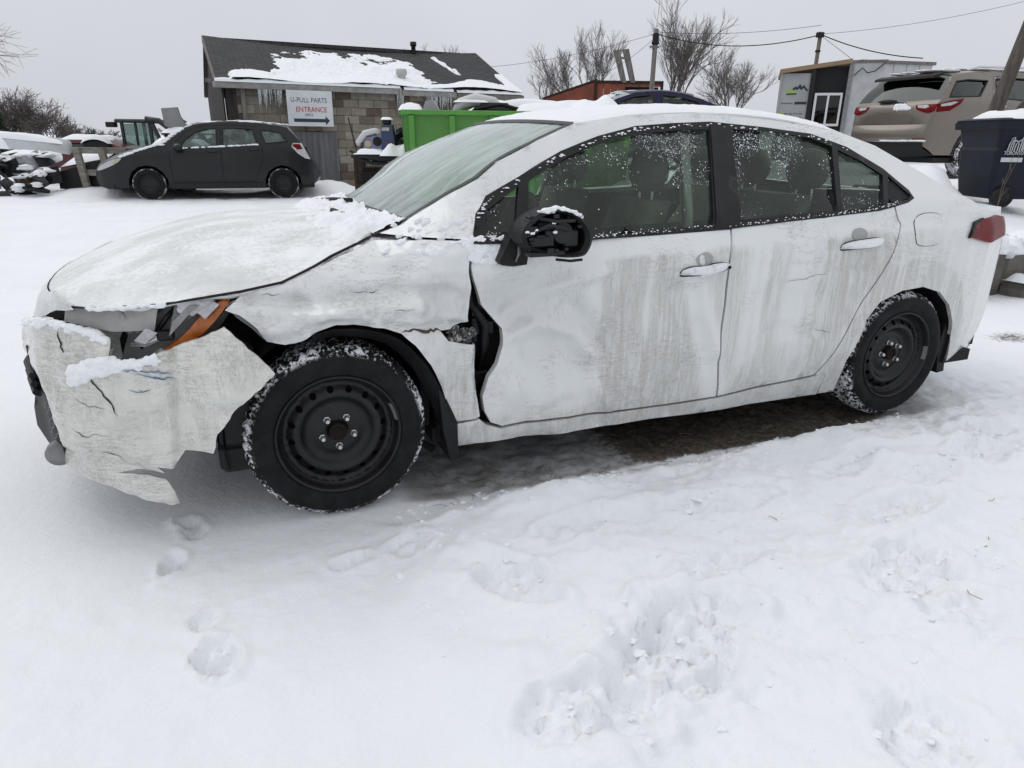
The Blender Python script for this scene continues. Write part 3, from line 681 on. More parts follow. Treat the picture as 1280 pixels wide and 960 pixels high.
DENTS = [  # x, z, rx, rz, depth (in +), tilt
    (1.74, .60, .26, .27, .075, .1), (1.60, .74, .13, .10, .035, .5), (2.42, .55, .10, .30, .012, -.15), (2.80, .62, .16, .30, .016, .1),
    (3.20, .80, .12, .10, .016, 0), (3.22, .60, .22, .12, .012, .2), (2.30, .72, .25, .07, .010, .1), (2.02, .82, .12, .05, .010, 0),
    (1.20, .80, .16, .07, .022, -.2), (.86, .80, .14, .05, .018, .2), (1.36, .70, .07, .10, .035, 0), (1.36, .48, .07, .10, .012, 0), (3.72, .74, .14, .10, .010, 0)]
CREASES = [  # polyline, half width, amplitude (+ in)
    ([(1.60, .60), (1.72, .63), (1.86, .58), (1.93, .50)], .035, -.022), ([(1.93, .50), (1.95, .38), (2.02, .26)], .03, -.012), ([(1.56, .66), (1.75, .77), (1.98, .83)], .03, -.016),
    ([(1.86, .70), (1.97, .56), (1.93, .42)], .03, .014), ([(3.035, .97), (3.02, .82), (3.05, .70)], .022, -.014), ([(2.62, .80), (2.95, .80), (3.35, .76)], .016, .007),
    ([(2.78, .52), (3.0, .50), (3.15, .46)], .015, .008), ([(2.38, .86), (2.44, .62), (2.52, .45)], .03, -.010), ([(2.2, .82), (2.33, .6), (2.36, .4)], .03, .008),
    ([(.70, .80), (.90, .775), (1.10, .80), (1.36, .79)], .02, .016), ([(.85, .745), (1.05, .755), (1.25, .74)], .018, -.014), ([(1.12, .70), (1.22, .672), (1.40, .668)], .012, .012), ([(.75, .70), (.95, .74), (1.1, .72)], .02, -.012)]
def damage(x, z):
    dy = 0.0
    for cx, cz, rx, rz, dp, ti in DENTS:
        c, s = math.cos(ti), math.sin(ti); u = ((x - cx) * c + (z - cz) * s) / rx; v = (-(x - cx) * s + (z - cz) * c) / rz; q = u * u + v * v
        if q < 4: dy += 1.45 * dp * math.exp(-q * 1.3)
    for pl, hw, am in CREASES:
        d = min(seg_dist(x, z, a, b)[0] for a, b in zip(pl, pl[1:]))
        if d < hw * 2.5: dy += 1.9 * am * max(0, 1 - d / (hw * 1.7)) ** 1.25
    if 1.44 < x < 1.66 and .25 < z < .84: dy += .02 * sm((1.64 - x) / .14) * sm((z - .28) / .12) * sm((.86 - z) / .10)
    v = Vector((x * 3.2, z * 3.2, 1.7))
    fen = sm((1.50 - x) / .1) * sm((z - .25) / .2)
    n = noise.noise(v * 1.6) * .010 + (abs(noise.noise(v * 3.1)) - .2) * .030 + (abs(noise.noise(v * 6.7)) - .2) * .010
    dy += n * fen + noise.noise(v * .9) * .004
    if fen > 0: dy -= fen * (.040 * crumple(x, z, 3.1, 2.3) + .013 * crumple(x, z, 7.5, 5.1)) * sm((.93 - z) / .08)
    if 1.45 < x < 2.25: dy -= sm((2.2 - x) / .5) * sm((.86 - z) / .12) * (.042 * crumple(x, z, 2.9, 7.7) + .010 * crumple(x, z, 6.5, 1.2))
    if x >= 2.1: dy -= .014 * crumple(x, z, 2.2, 4.4) * sm((x - 2.0) / .2) * sm((3.6 - x) / .3) * sm((.92 - z) / .1)
    if x > 1.45: dy += .016 * (abs(noise.noise(Vector((x * 6, z * 5, 4)))) - .2) * sm((2.2 - x) / .4) + .007 * (abs(noise.noise(Vector((x * 3.3, z * 2.2, 9)))) - .2)
    return dy
def crumple(x, z, sc, seed):
    """faceted buckling: cell distances give flat facets meeting in sharp folds"""
    d, _p = noise.voronoi(Vector((x * sc + .15 * noise.noise(Vector((x * 6, z * 6, seed))), z * sc * 1.25, seed)))
    return d[1] - d[0] - .35
def near(off=0.0, dmg=True):
    def fn(x, z):
        dx = dz = 0.0; d = damage(x, z) if dmg else 0.0
        if dmg and x < 1.45:
            q = noise.noise(Vector((x * 9, z * 9, 8))) * .006; dx += q; dz += q * .8
        return (x + dx, -w_sedan(x, z) - off + d, z + dz)
    return fn
def far(off=0.0): return lambda x, z: (x, w_sedan(x, z) + off, z)

def grime(x, z):
    top = .855 + .028 * (x - 1.5) + .012 * noise.noise(Vector((x * 5, 0, 3)))
    if x < 1.445: g = .40 + .30 * sm((.62 - z) / .2) - .15 * sm((z - .84) / .08)
    elif x < 1.96: g = .16 + .5 * sm((.36 - z) / .14) + .25 * sm((1.52 - x) / .05)
    else:
        g = interp(x, [(1.96, .45), (2.0, .9), (2.3, .95), (2.40, .7), (2.52, .62), (2.75, .66), (2.9, .5), (3.02, .45), (3.035, .98), (3.42, .9), (3.46, .5), (3.9, .42), (4.6, .38)])
        d = seg_dist(x, z, (2.34, .84), (2.54, .28))[0]; g -= .75 * math.exp(-(d / .055) ** 2)
        for cx, wd, z0 in ((2.66, .03, .3), (2.72, .018, .35), (2.90, .045, .42), (2.15, .025, .5), (3.12, .02, .62)): g -= .5 * math.exp(-((x - cx - .06 * (z - .6)) / wd) ** 2) * sm((z - z0) / .1)
    q = math.hypot(x - 3.645, z - .305)
    if q < .47 and x > 3.2: g = max(g, .85)
    g *= 1 - .93 * sm((z - top + .015) / .035)
    return max(.14, min(1, g + .06))
car = empty('damaged_sedan', (0, 0, 0))
tag(car, 'crashed dirty white sedan with crumpled front bumper and caved front door, in the foreground snow', 'car')

TRIMTOP = [(1.455, .953), (1.482, 1.04), (1.527, 1.097), (1.688, 1.170), (1.859, 1.248), (2.033, 1.303), (2.209, 1.342), (2.389, 1.356), (2.575, 1.365), (2.841, 1.348), (3.092, 1.324), (3.275, 1.271), (3.45, 1.182), (3.571, 1.089), (3.591, 1.055)]
RAIL = [(1.141, .962), (1.249, .992), (1.37, 1.06), (1.60, 1.21), (1.783, 1.286), (1.947, 1.348), (2.2, 1.384), (2.55, 1.40), (2.9, 1.387), (3.15, 1.354), (3.25, 1.335), (3.45, 1.277), (3.65, 1.182), (3.85, 1.087), (4.05, 1.02), (4.25, .997), (4.42, .982)]
REAR = [(4.47, .93), (4.53, .85), (4.6, .62), (4.6, .45), (4.52, .3), (4.3, .2), (4.13, .196)]
RARCH = [(4.018, .365), (3.991, .44), (3.92, .54), (3.814, .614), (3.69, .649), (3.553, .64), (3.43, .594), (3.35, .515), (3.284, .325), (3.300, .152)]
FARCH = [(1.345, .33), (1.314, .449), (1.277, .532), (1.222, .614), (1.174, .66), (1.113, .684), (1.021, .702), (.961, .707), (.9, .689), (.848, .663), (.797, .655), (.741, .672), (.717, .717), (.669, .761)]
HOODE = [(.20, .797), (.29, .797), (.45, .806), (.56, .819), (.68, .833), (.81, .852), (.92, .89), (.984, .915), (1.141, .962)]
G0 = [(1.496, .968), (1.521, 1.053), (1.658, 1.129), (1.609, .98)]
G1 = [(1.652, .957), (1.701, 1.146), (1.885, 1.23), (2.071, 1.286), (2.26, 1.317), (2.442, 1.332), (2.555, 1.334), (2.455, .972), (1.893, .946)]
G2 = [(2.59, .99), (2.67, 1.335), (2.898, 1.328), (3.084, 1.304), (3.186, 1.271), (3.109, 1.010)]
G3 = [(3.137, 1.012), (3.214, 1.259), (3.322, 1.215), (3.436, 1.152), (3.383, 1.027)]
G4 = [(3.415, 1.032), (3.466, 1.149), (3.57, 1.065), (3.55, 1.048)]

FD = [(1.455, .939), (1.443, .869), (1.45, .809), (1.481, .725), (1.528, .674), (1.568, .625), (1.566, .56), (1.537, .498), (1.503, .452), (1.482, .371), (1.489, .314), (1.515, .265), (1.564, .241), (1.925, .246), (2.301, .231), (2.559, .239), (2.556, .257), (2.519, .453), (2.527, .658), (2.525, .822), (2.546, .953), (1.882, .938)]
RD = [(2.568, .239), (2.566, .258), (2.530, .453), (2.537, .658), (2.535, .822), (2.556, .957), (3.141, .99), (3.366, 1.004), (3.449, 1.018), (3.498, .943), (3.414, .776), (3.349, .648), (3.253, .51), (3.173, .351), (3.114, .27)]
fd = panel('front_door', FD, near(), M_PAINT, car, .014, .03); fd['label'] = 'caved-in front door with its leading edge peeled back'
rd = panel('rear_door', RD, near(), M_PAINT, car, .028, .03)
FEN = [(.633, .780), (.668, .806), (.69, .820), (.81, .838), (.92, .876), (.984, .902), (1.135, .946), (1.30, .952), (1.436, .946), (1.434, .869), (1.433, .80), (1.425, .674), (1.395, .664), (1.36, .651), (1.318, .648), (1.345, .612), (1.40, .596), (1.452, .585), (1.449, .468), (1.462, .351), (1.467, .30), (1.363, .298)]
fen = panel('front_fender', FEN + FARCH, near(), M_PAINT, car, .011, .012); fen['label'] = 'buckled front fender torn open beside the door hinge'
ROCK = [(1.363, .289), (1.462, .291), (1.497, .258), (1.556, .231), (1.925, .237), (2.3, .222), (2.567, .229), (3.114, .261), (3.186, .27), (3.19, .152), (2.448, .16), (1.607, .176), (1.372, .186)]
panel('rocker_panel', ROCK, near(.004), M_PAINT, car, .03, .05)
QUA = [(1.17, .966)] + RAIL[1:] + REAR + RARCH + [(3.2, .153), (3.194, .263), (3.124, .266), (3.182, .352), (3.262, .51), (3.358, .648), (3.424, .776), (3.506, .943), (3.459, 1.020), (3.545, 1.036), (3.594, 1.053)] + TRIMTOP[::-1][1:] + [(1.445, .952)]
panel('quarter_panel', QUA, near(), M_PAINT, car, .03, .02)
# arch lip, fuel flap, tail lamp
FUEL = rounded([(3.589, .985), (3.582, .875), (3.60, .842), (3.758, .842), (3.776, .941), (3.765, .985)], 2)
def outline_strip(name, loop, fn, m, parent, r=.0035, closed=True):
    P = densify(loop, .03, closed); pts = [fn(*p) for p in P]
    if closed: pts.append(pts[0])
    return MB().tube(pts, r, 5, cap=not closed).build(name, m, parent, True)
ff = panel('fuel_flap', FUEL, near(.003), M_PAINT, car, .03, .006); outline_strip('flap_seam', FUEL, near(.0), M_DARK, ff, .0028)
LAMP = [(3.975, .867), (4.035, .925), (4.13, .94), (4.30, .95), (4.47, .93), (4.50, .885), (4.47, .85), (4.27, .835), (4.173, .827)]
tl = panel('tail_lamp', LAMP, near(.012), M_RED, car, .03, .02)
panel('lamp_border', [(3.962, .862), (4.03, .932), (4.13, .947), (4.13, .940), (4.04, .920), (3.985, .868)], near(.014), M_BLK, tl, .03, .01)
# window trim and glass
TRIM = [(1.455, .943), (1.882, .940), (2.555, .957), (3.141, .992), (3.366, 1.006), (3.545, 1.036), (3.588, 1.053)] + [(x, z - .002) for x, z in TRIMTOP[::-1][1:]]
panel('window_trim', TRIM, near(.004, False), M_TRIM, car, .03, .02, holes=[G0, G1, G2, G3, G4])
BP = [(2.462, .962), (2.565, 1.352), (2.665, 1.350), (2.588, .975)]
panel('pillar_cover', BP, near(.010, False), M_TRIM, car, .05, .012)
panel('quarter_cover', rounded(G4), near(-.004, False), M_BLK, car, .05, .01)
def flecks(name, G, fn, parent, n, seed, zlo=0.0, size=.006, dens=None):
    """wet snow stuck to the pane: little irregular crumbs"""
    rnd = random.Random(seed); P = np.array(G); u0, v0 = P.min(0); u1, v1 = P.max(0); b = MB(); c = 0; k = 0
    while c < n and k < n * 30:
        k += 1; u, v = rnd.uniform(u0, u1), rnd.uniform(v0, v1)
        if not pip([(u, v)], G)[0]: continue
        t = (v - v0) / (v1 - v0); d = noise.noise(Vector((u * 7, v * 9, seed)))
        if dens and rnd.random() > dens((u - u0) / (u1 - u0), t) * max(0, .7 + 3.2 * d): continue
        s = size * rnd.uniform(.35, 1.0) * (1.6 if rnd.random() < .12 else 1); nn = 5
        pts = [fn(u + s * rnd.uniform(.5, 1.2) * math.cos(q * 6.283 / nn), v + s * rnd.uniform(.5, 1.2) * math.sin(q * 6.283 / nn)) for q in range(nn)]
        cen = Vector(fn(u, v)); out_ = Vector((0, -.004, .001)) if cen.y < 0 else Vector((0, .004, .001))
        out_ = out_ * .5; b.add([Vector(p) for p in pts] + [cen + out_], [(i, (i + 1) % nn, nn) for i in range(nn)]); c += 1
    return tag(b.build(name, M_SNOW2, parent), kind='stuff')
def upper(u, t): return max(.02, (t - .35) * 1.1) * (.5 + .7 * u) + (.25 if t < .06 else 0) + (.35 if u > .97 else 0)
for nm, G, cnt, sd_ in (('quarter_glass', G0, 40, 1), ('front_door_glass', G1, 800, 2), ('rear_door_glass', G2, 750, 3), ('rear_quarter_glass', G3, 60, 4)):
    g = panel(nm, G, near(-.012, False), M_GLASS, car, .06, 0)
    dn = upper if nm != 'rear_quarter_glass' else (lambda u, t: .15 + (1.2 if t < .18 else 0))
    if nm == 'rear_door_glass': dn = lambda u, t: max(.03, (t - .35) * 1.3) * (1.15 - .5 * u) + (.5 if u < .05 else 0) + (.3 if t < .05 else 0)
    flecks('snow_flecks', G, near(-.009, False), g, cnt, sd_, dens=dn, size=.0025)
SEAL = [(1.455, .94), (1.6, .942), (1.882, .936), (2.2, .944), (2.555, .954), (2.85, .971), (3.141, .987), (3.366, 1.002), (3.545, 1.032)]
rs = random.Random(5); b = MB()
for i in range(260):
    u = rs.uniform(1.46, 3.5); z = interp(u, SEAL) + .012 + rs.random() ** 2 * .012; x, y, z = near(.004, False)(u, z); s = rs.uniform(.0015, .0048)
    b.blob((x, y, z), (s * 1.2, s * .5, s * .55), i, .3, 5, 3)
for i in range(110):
    k_ = rs.random() * (len(TRIMTOP) - 5) + 1; i0 = int(k_); f_ = k_ - i0; u = TRIMTOP[i0][0] * (1 - f_) + TRIMTOP[i0 + 1][0] * f_; z = TRIMTOP[i0][1] * (1 - f_) + TRIMTOP[i0 + 1][1] * f_ - .012 + rs.uniform(-.006, .006)
    x, y, z = near(.008, False)(u, z); s = rs.uniform(.0015, .0045); b.blob((x, y, z), (s * 2.2, s * .6, s * .7), i, .3, 5, 3)
tag(b.build('snow_crumbs', M_SNOW2, car), kind='stuff')
# handles with finger cups
def handle(cx, cz, tilt, par):
    o = [(-.115, -.012), (-.10, .004), (-.05, .012), (.06, .014), (.105, .012), (.118, .0), (.112, -.016), (.05, -.021), (-.05, -.022), (-.10, -.020)]
    q = rounded([(cx + a, cz + b_ + a * tilt) for a, b_ in o], 1); base = near(0)
    def hf(u, v):
        x, y, z = base(u, v); k2 = math.hypot((u - cx) / .12, (v - cz - (u - cx) * tilt) / .03); return (x, y - .034 * max(0, 1 - k2 ** 4) ** .5 - .004, z)
    h = panel('door_handle', q, hf, M_PAINT_HOOD, par, .012, .02)
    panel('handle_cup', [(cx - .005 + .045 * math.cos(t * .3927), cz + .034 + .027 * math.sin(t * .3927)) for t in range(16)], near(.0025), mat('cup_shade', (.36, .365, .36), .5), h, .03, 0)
    MB().tube([base(*p_) for p_ in [(cx + (u_ - cx) * 1.03, cz + (v_ - cz) * 1.1 - .004) for u_, v_ in q]], .0035, 5, False).build('handle_shadow_line', M_DARK, h)  # black tube drawn as the shadow line beneath the handle
    if par is fd: MB().lathe([(.007, -.002), (.007, .001), (.0, .002)], 10, 'y', tuple(Vector(hf(cx + .10, cz)) + Vector((0, -.006, 0)))).build('lock_cylinder', M_BLK, h)
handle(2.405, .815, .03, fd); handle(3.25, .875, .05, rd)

# top skin
NOSE = [(-.035, .668, .205, .785), (-.02, .70, .20, .79), (0.0, .745, .185, .80), (.04, .783, .165, .815)]
HOOD = [(.046, .785, .172, .815), (.09, .81, .2, .80), (.2, .862, .29, .801), (.33, .91, .45, .81), (.47, .952, .56, .824), (.6, .978, .68, .838), (.74, .99, .81, .857), (.88, .995, .92, .893), (.98, .998, .984, .918), (1.08, 1.003, 1.141, .962)]
def hood_d(P):
    v = Vector((P.x * 2.5, P.y * 2.5, 3)); e_ = sm((-P.y - .25) / .4)
    cr = crumple(P.x * 1.0, P.y * .8, 2.6, 6.6); cr2 = crumple(P.x, P.y, 6.0, 2.2)
    return (0, 0, .036 * cr * e_ + .010 * cr2 * (.3 + e_) + noise.noise(v) * .012 * (.4 + e_) + (abs(noise.noise(v * 2.3)) - .2) * .014 * e_ + .010 * math.exp(-((P.y + .30 - (P.x - .6) * .05) / .05) ** 2) * sm(P.x / .5))
loft('front_nose_cover', NOSE, w_sedan, M_PAINT_HOOD, car, 10, 28, 2.2, hood_d)
hd = loft('hood', HOOD, w_sedan, M_PAINT_HOOD, car, 90, 100, 2.3, hood_d)
for s_ in (-1, 1): MB().tube([(x, s_ * (w_sedan(x, z) - .006), z - .006) for x, z in densify(HOODE, .04, False)], .0045, 6).build('hood_gap_shade', M_DARK, car, True)  # black tube put in as the shade inside the hood-to-fender gap
sol = hd.modifiers.new('thick', 'SOLIDIFY'); sol.thickness = .012; sol.offset = -1
COWL = [(1.09, .992, 1.15, .962), (1.13, .990, 1.2, .976), (1.17, 1.0, 1.255, .991)]
loft('cowl', COWL, w_sedan, M_BLK, car, 6, 20, 2.2)
WS = [(1.165, 1.0, 1.252, .991), (1.33, 1.100, 1.37, 1.058), (1.56, 1.225, 1.60, 1.208), (1.74, 1.310, 1.783, 1.284), (1.885, 1.364, 1.947, 1.346)]
wsg = loft('windscreen', WS, w_sedan, M_WIND, car, 20, 24, 2.2, inset=.004, lim=.985)
band = loft('windscreen_border', [(1.160, .998, 1.248, .989), (1.20, 1.026, 1.283, 1.009)], w_sedan, M_TRIM, wsg, 5, 24, 2.2, disp=lambda P: (-.003, 0, .004), inset=.006)
def side_border(s):
    b = MB(); prev = None
    for xc, zc, xe, ze in catmull(WS, 20):
        we = w_sedan(xe, ze) - .004; row = []
        for t in (.955, .99):
            row.append((xe + (xc - xe) * (1 - t * t) - .003, s * we * t, ze + (zc - ze) * (1 - t ** 2.2) + .003))
        if prev: b.add(prev + row, [(0, 1, 3, 2)])
        prev = row
    return b.build('windscreen_seal', M_TRIM, wsg, True)
side_border(-1); side_border(1)
loft('windscreen_header', [(1.862, 1.355, 1.925, 1.339), (1.889, 1.367, 1.95, 1.349)], w_sedan, M_TRIM, wsg, 3, 20, 2.2, disp=lambda P: (-.002, 0, .003), inset=.006)
ROOF = [(1.887, 1.366, 1.949, 1.347), (2.05, 1.398, 2.2, 1.382), (2.3, 1.427, 2.4, 1.395), (2.55, 1.438, 2.6, 1.399), (2.85, 1.436, 2.9, 1.386), (3.12, 1.414, 3.15, 1.353), (3.32, 1.387, 3.255, 1.334)]
loft('roof', ROOF, w_sedan, M_PAINT_HOOD, car, 26, 30, 3.2)
RG = [(3.325, 1.383, 3.258, 1.332), (3.6, 1.265, 3.45, 1.275), (3.87, 1.13, 3.65, 1.18), (4.04, 1.05, 3.85, 1.085)]
loft('rear_window', RG, w_sedan, M_GLASS, car, 12, 20, 2.4, inset=.02)
TR = [(4.045, 1.048, 3.852, 1.083), (4.2, 1.035, 4.05, 1.017), (4.4, 1.02, 4.25, .994), (4.53, 1.01, 4.42, .98)]
loft('trunk_lid', TR, w_sedan, M_PAINT, car, 10, 20, 2.4)
FA = [(4.535, 1.008, 4.42, .98), (4.56, .96, 4.47, .93), (4.60, .85, 4.53, .85), (4.64, .62, 4.6, .62), (4.66, .45, 4.6, .45), (4.6, .3, 4.52, .3), (4.4, .2, 4.3, .2)]
loft('rear_bumper', FA, w_sedan, M_PAINT, car, 20, 20, 2.4)
# far side (undamaged) as one pressing with its panes
FAR = [(.3, .35), (.2, .797)] + HOODE[1:] + RAIL[1:] + REAR + RARCH + [(1.372, .186)] + FARCH[:12] + [(.62, .55), (.6, .35)]
panel('far_side_panel', FAR, far(), M_PAINT_HOOD, car, .06, .02, holes=[G0, G1, G2, G3], flip=True, inward=(0, -1, 0))
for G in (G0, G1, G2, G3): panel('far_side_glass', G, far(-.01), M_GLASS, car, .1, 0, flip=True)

# dark inner structure
INN = [(1.30, .30), (1.30, .94), (3.55, 1.0), (3.9, .98), (4.35, .93), (4.4, .4), (4.06, .3), (4.03, .45), (3.95, .56), (3.83, .64), (3.69, .68), (3.55, .67), (3.4, .62), (3.31, .52), (3.25, .33), (3.2, .2), (1.39, .21)]
panel('inner_body', INN, lambda x, z: (x, -w_sedan(x, z) + .17, z), M_DARK, car, .08, 0)
panel('inner_body', INN, lambda x, z: (x, w_sedan(x, z) - .06, z), M_DARK, car, .08, 0, flip=True)
b = MB(); b.box((1.3, -.78, .19), (4.3, .78, .25)); b.box((1.27, -.74, .25), (1.30, .74, .93)); b.box((.35, -.55, .22), (1.27, .55, .30)); b.box((.3, -.62, .30), (.33, .62, .66)); b.box((.33, -.48, .3), (1.27, .5, .74))
b.box((4.0, -.72, .25), (4.4, .72, .9)); b.build('underbody', M_DARK, car)
for cx_ in (.945, 3.645):
    for s in (-1, 1):
        b = MB(); n = 26; V = []
        for i in range(n + 1):
            t = math.pi * (-.08 + 1.16 * i / n)
            for yy in ((.47, .845) if cx_ > 2 else (.47, .83)): V.append((cx_ + .375 * math.cos(t), s * yy, .315 + .375 * math.sin(t)))
        b.add(V, [(2 * i, 2 * i + 1, 2 * i + 3, 2 * i + 2) for i in range(n)])
        V = [(cx_, s * .47, .315)] + [(cx_ + .375 * math.cos(math.pi * (-.08 + 1.16 * i / n)), s * .47, .315 + .375 * math.sin(math.pi * (-.08 + 1.16 * i / n))) for i in range(n + 1)]
        b.add(V, [(0, i + 1, i + 2) for i in range(n)])
        b.build('wheel_arch_liner', M_DARK, car, True)
# arch lip strip of the front (black liner edge seen past the fender) and mud flaps
lip = [(1.36, .29), (1.335, .37), (1.306, .45), (1.265, .53), (1.21, .60), (1.16, .645), (1.10, .672), (1.02, .69), (.95, .695), (.88, .68)]
b = MB()
for (a1, c1), (a2, c2) in zip(lip, lip[1:]):
    i1 = (1.0 if True else 0)
    def inn(x, z): v = Vector((.945 - x, .315 - z)).normalized() * .045; return x + v.x, z + v.y
    p1, p2 = inn(a1, c1), inn(a2, c2)
    b.add([(a1, -.868, c1), (a2, -.868, c2), (p2[0], -.80, p2[1]), (p1[0], -.80, p1[1])], [(0, 1, 2, 3)])
b.build('arch_lip', M_BLK, car, True)
MB().prism([(1.302, .44), (1.330, .40), (1.372, .30), (1.375, .15), (1.345, .14), (1.318, .27)], -.865, -.70).build('mud_flap', M_BLK, car)
MB().prism([(3.985, .44), (4.02, .36), (4.05, .17), (4.0, .165), (3.97, .30)], -.83, -.66).build('mud_flap', M_BLK, car)
MB().tube([(1.22, -.66, .62), (1.28, -.68, .48), (1.30, -.70, .33), (1.26, -.71, .18), (1.32, -.70, .13)], .018, 7).build('torn_liner', M_BLK, car, True)

# hinge pillar seen through the gap between fender and door
b = MB()
b.box((1.38, -.70, .25), (1.66, -.66, .93)); b.build('hinge_pillar', mat('pillar_grey', (.03, .032, .035), .5, col2=(.12, .125, .13), nscale=9), car)
for z in (.42, .62, .72):
    h = MB(); h.box((1.455, -.765, z - .03), (1.56, -.70, z + .03), .008); h.tube([(1.47, -.775, z - .045), (1.47, -.775, z + .045)], .012, 8); h.build('door_hinge', M_STEEL, car)
MB().tube([(1.46, -.76, .80), (1.46, -.78, .72), (1.51, -.78, .64), (1.52, -.77, .55), (1.50, -.74, .45)], .018, 8).build('wiring_loom', M_BLK, car, True)
b = MB(); rs = random.Random(3)
for i in range(7): b.blob((1.36 + rs.random() * .09, -.862 + rs.random() * .02, .605 + rs.random() * .045), (.022, .015, .016), i, .4, 7, 5)
b.build('crushed_bracket', mat('pale_scrap', (.03, .03, .03), .6, col2=(.42, .41, .38), nscale=55, contrast=(.5, .62)), car)

# ------------------------------------------------ hanging front bumper
BPLAN = [(-.1, .25), (0, .44), (.05, .60), (.15, .735), (.3, .84), (.45, .90), (.62, .945), (.9, .98)]
def w_bump(x, z): return interp(x, BPLAN) - .05 * max(0, (.35 - z) / .3) ** 1.5 - .35 * max(0, z - .62)
def bump_fn(off=0.0, ext=1.0):
    def fn(x, z):
        d = noise.noise(Vector((x * 5, z * 5, 2))) * .012 + (abs(noise.noise(Vector((x * 11, z * 9, 5)))) - .2) * .012
        for pl, hw, am in ((((.13, .36), (.25, .40), (.38, .30)), .05, -.022), (((.06, .30), (.22, .31), (.36, .27)), .03, .02), (((.30, .63), (.34, .45), (.32, .36)), .02, .012), (((.44, .62), (.6, .55), (.70, .58)), .05, -.012)):
            dd = min(seg_dist(x, z, a, c)[0] for a, c in zip(pl, pl[1:])); d += am * max(0, 1 - dd / (hw * 2)) ** 1.5
        d += .045 * sm((x - .45) / .15) * noise.noise(Vector((x * 4, z * 11, 3))) + .014 * (abs(noise.noise(Vector((x * 7 + z * 9, z * 6 - x * 3, 6)))) - .2)
        d -= .048 * crumple(x, z, 3.4, 3.3) + .014 * crumple(x, z, 8.5, 8.1)
        xl = .47 - .10 * (.68 - z); d -= .22 * max(0, x - xl) - .02 * math.exp(-((x - xl) / .012) ** 2)
        return (x + .004 * noise.noise(Vector((x * 40, z * 40, 1))), -w_bump(x, z) - off + d, z + .004 * noise.noise(Vector((x * 40, z * 40, 7))))
    return fn
BUMP = [(.122, .752), (.06, .742), (.02, .715), (-.015, .66), (-.022, .60), (.002, .565), (.030, .54), (.055, .511), (.068, .444), (.09, .368), (.094, .311), (.062, .243), (.114, .227), (.196, .208), (.288, .172), (.415, .132), (.405, .194), (.388, .241), (.327, .256), (.249, .262), (.306, .275), (.393, .275), (.374, .302), (.419, .29), (.463, .358), (.543, .346), (.564, .405), (.621, .492), (.691, .557), (.749, .607), (.717, .646), (.677, .695), (.645, .725), (.622, .745), (.59, .728), (.558, .716), (.52, .70), (.48, .68), (.404, .655), (.349, .639), (.313, .634), (.285, .634), (.299, .702), (.264, .727), (.188, .737)]
bm_ = panel('front_bumper', BUMP, bump_fn(), M_BUMPER, car, .0095, .012); bm_['label'] = 'torn white front bumper hanging off the corner'
# cracks, blue scuffs
def ribbon(name, pl, wd, fn, m, parent, jit=.003, seed=1):
    r_ = random.Random(seed); P = densify(pl, .012, False); b = MB(); n = len(P); V = []
    for i, (u, v) in enumerate(P):
        a, c = P[max(0, i - 1)], P[min(n - 1, i + 1)]; t = Vector((c[0] - a[0], c[1] - a[1])).normalized(); nrm = Vector((-t.y, t.x)); h = wd * math.sin(math.pi * (i + .35) / (n + .1)) * r_.uniform(.6, 1.2); j = r_.uniform(-jit, jit)
        V += [fn(u + nrm.x * (h + j), v + nrm.y * (h + j)), fn(u - nrm.x * (h - j), v - nrm.y * (h - j))]
    b.add(V, [(2 * i, 2 * i + 1, 2 * i + 3, 2 * i + 2) for i in range(n - 1)]); return b.build(name, m, parent)
for i, pl in enumerate([[(.215, .60), (.24, .55), (.272, .50), (.283, .47)], [(.145, .715), (.15, .68), (.158, .655)], [(.15, .51), (.2, .49), (.25, .485)], [(.17, .345), (.25, .33), (.31, .29)], [(.13, .42), (.18, .395), (.22, .4)]]):
    ribbon('crack', pl, .003 if i < 2 else .0010, bump_fn(.003), M_DARK, bm_, seed=i)
M_BLUE = mat('blue_paint_scuff', (.03, .10, .22), .6, col2=(.12, .22, .34), nscale=60)
for i, pl in enumerate([[(.29, .615), (.37, .617), (.43, .60)], [(.34, .608), (.41, .592), (.47, .594)], [(.38, .60), (.44, .585)], [(.40, .612), (.46, .607)], [(.33, .55), (.37, .548)], [(.36, .556), (.39, .55)]]):
    ribbon('blue_scuff', pl, .002, bump_fn(.0035), M_BLUE, bm_, .005, seed=20 + i)
M_GASH = mat('bare_scraped_gash', (.10, .07, .045), .8, col2=(.03, .025, .02), nscale=80)
for i, (pl, wd) in enumerate((([(1.17, .668), (1.23, .664), (1.29, .655), (1.33, .651)], .0042), ([(1.02, .80), (1.07, .796), (1.12, .80)], .0013), ([(.74, .815), (.80, .81)], .0010), ([(1.15, .742), (1.22, .738)], .0010))):
    ribbon('gash', pl, wd, near(.003), M_GASH, fen, .004, seed=40 + i)
for i, pl in enumerate(([(2.84, .728), (2.95, .737), (3.04, .755)], [(3.04, .50), (3.1, .488), (3.15, .475)])): ribbon('gash', pl, .0010, near(.003), M_GASH, rd, .004, seed=70 + i)
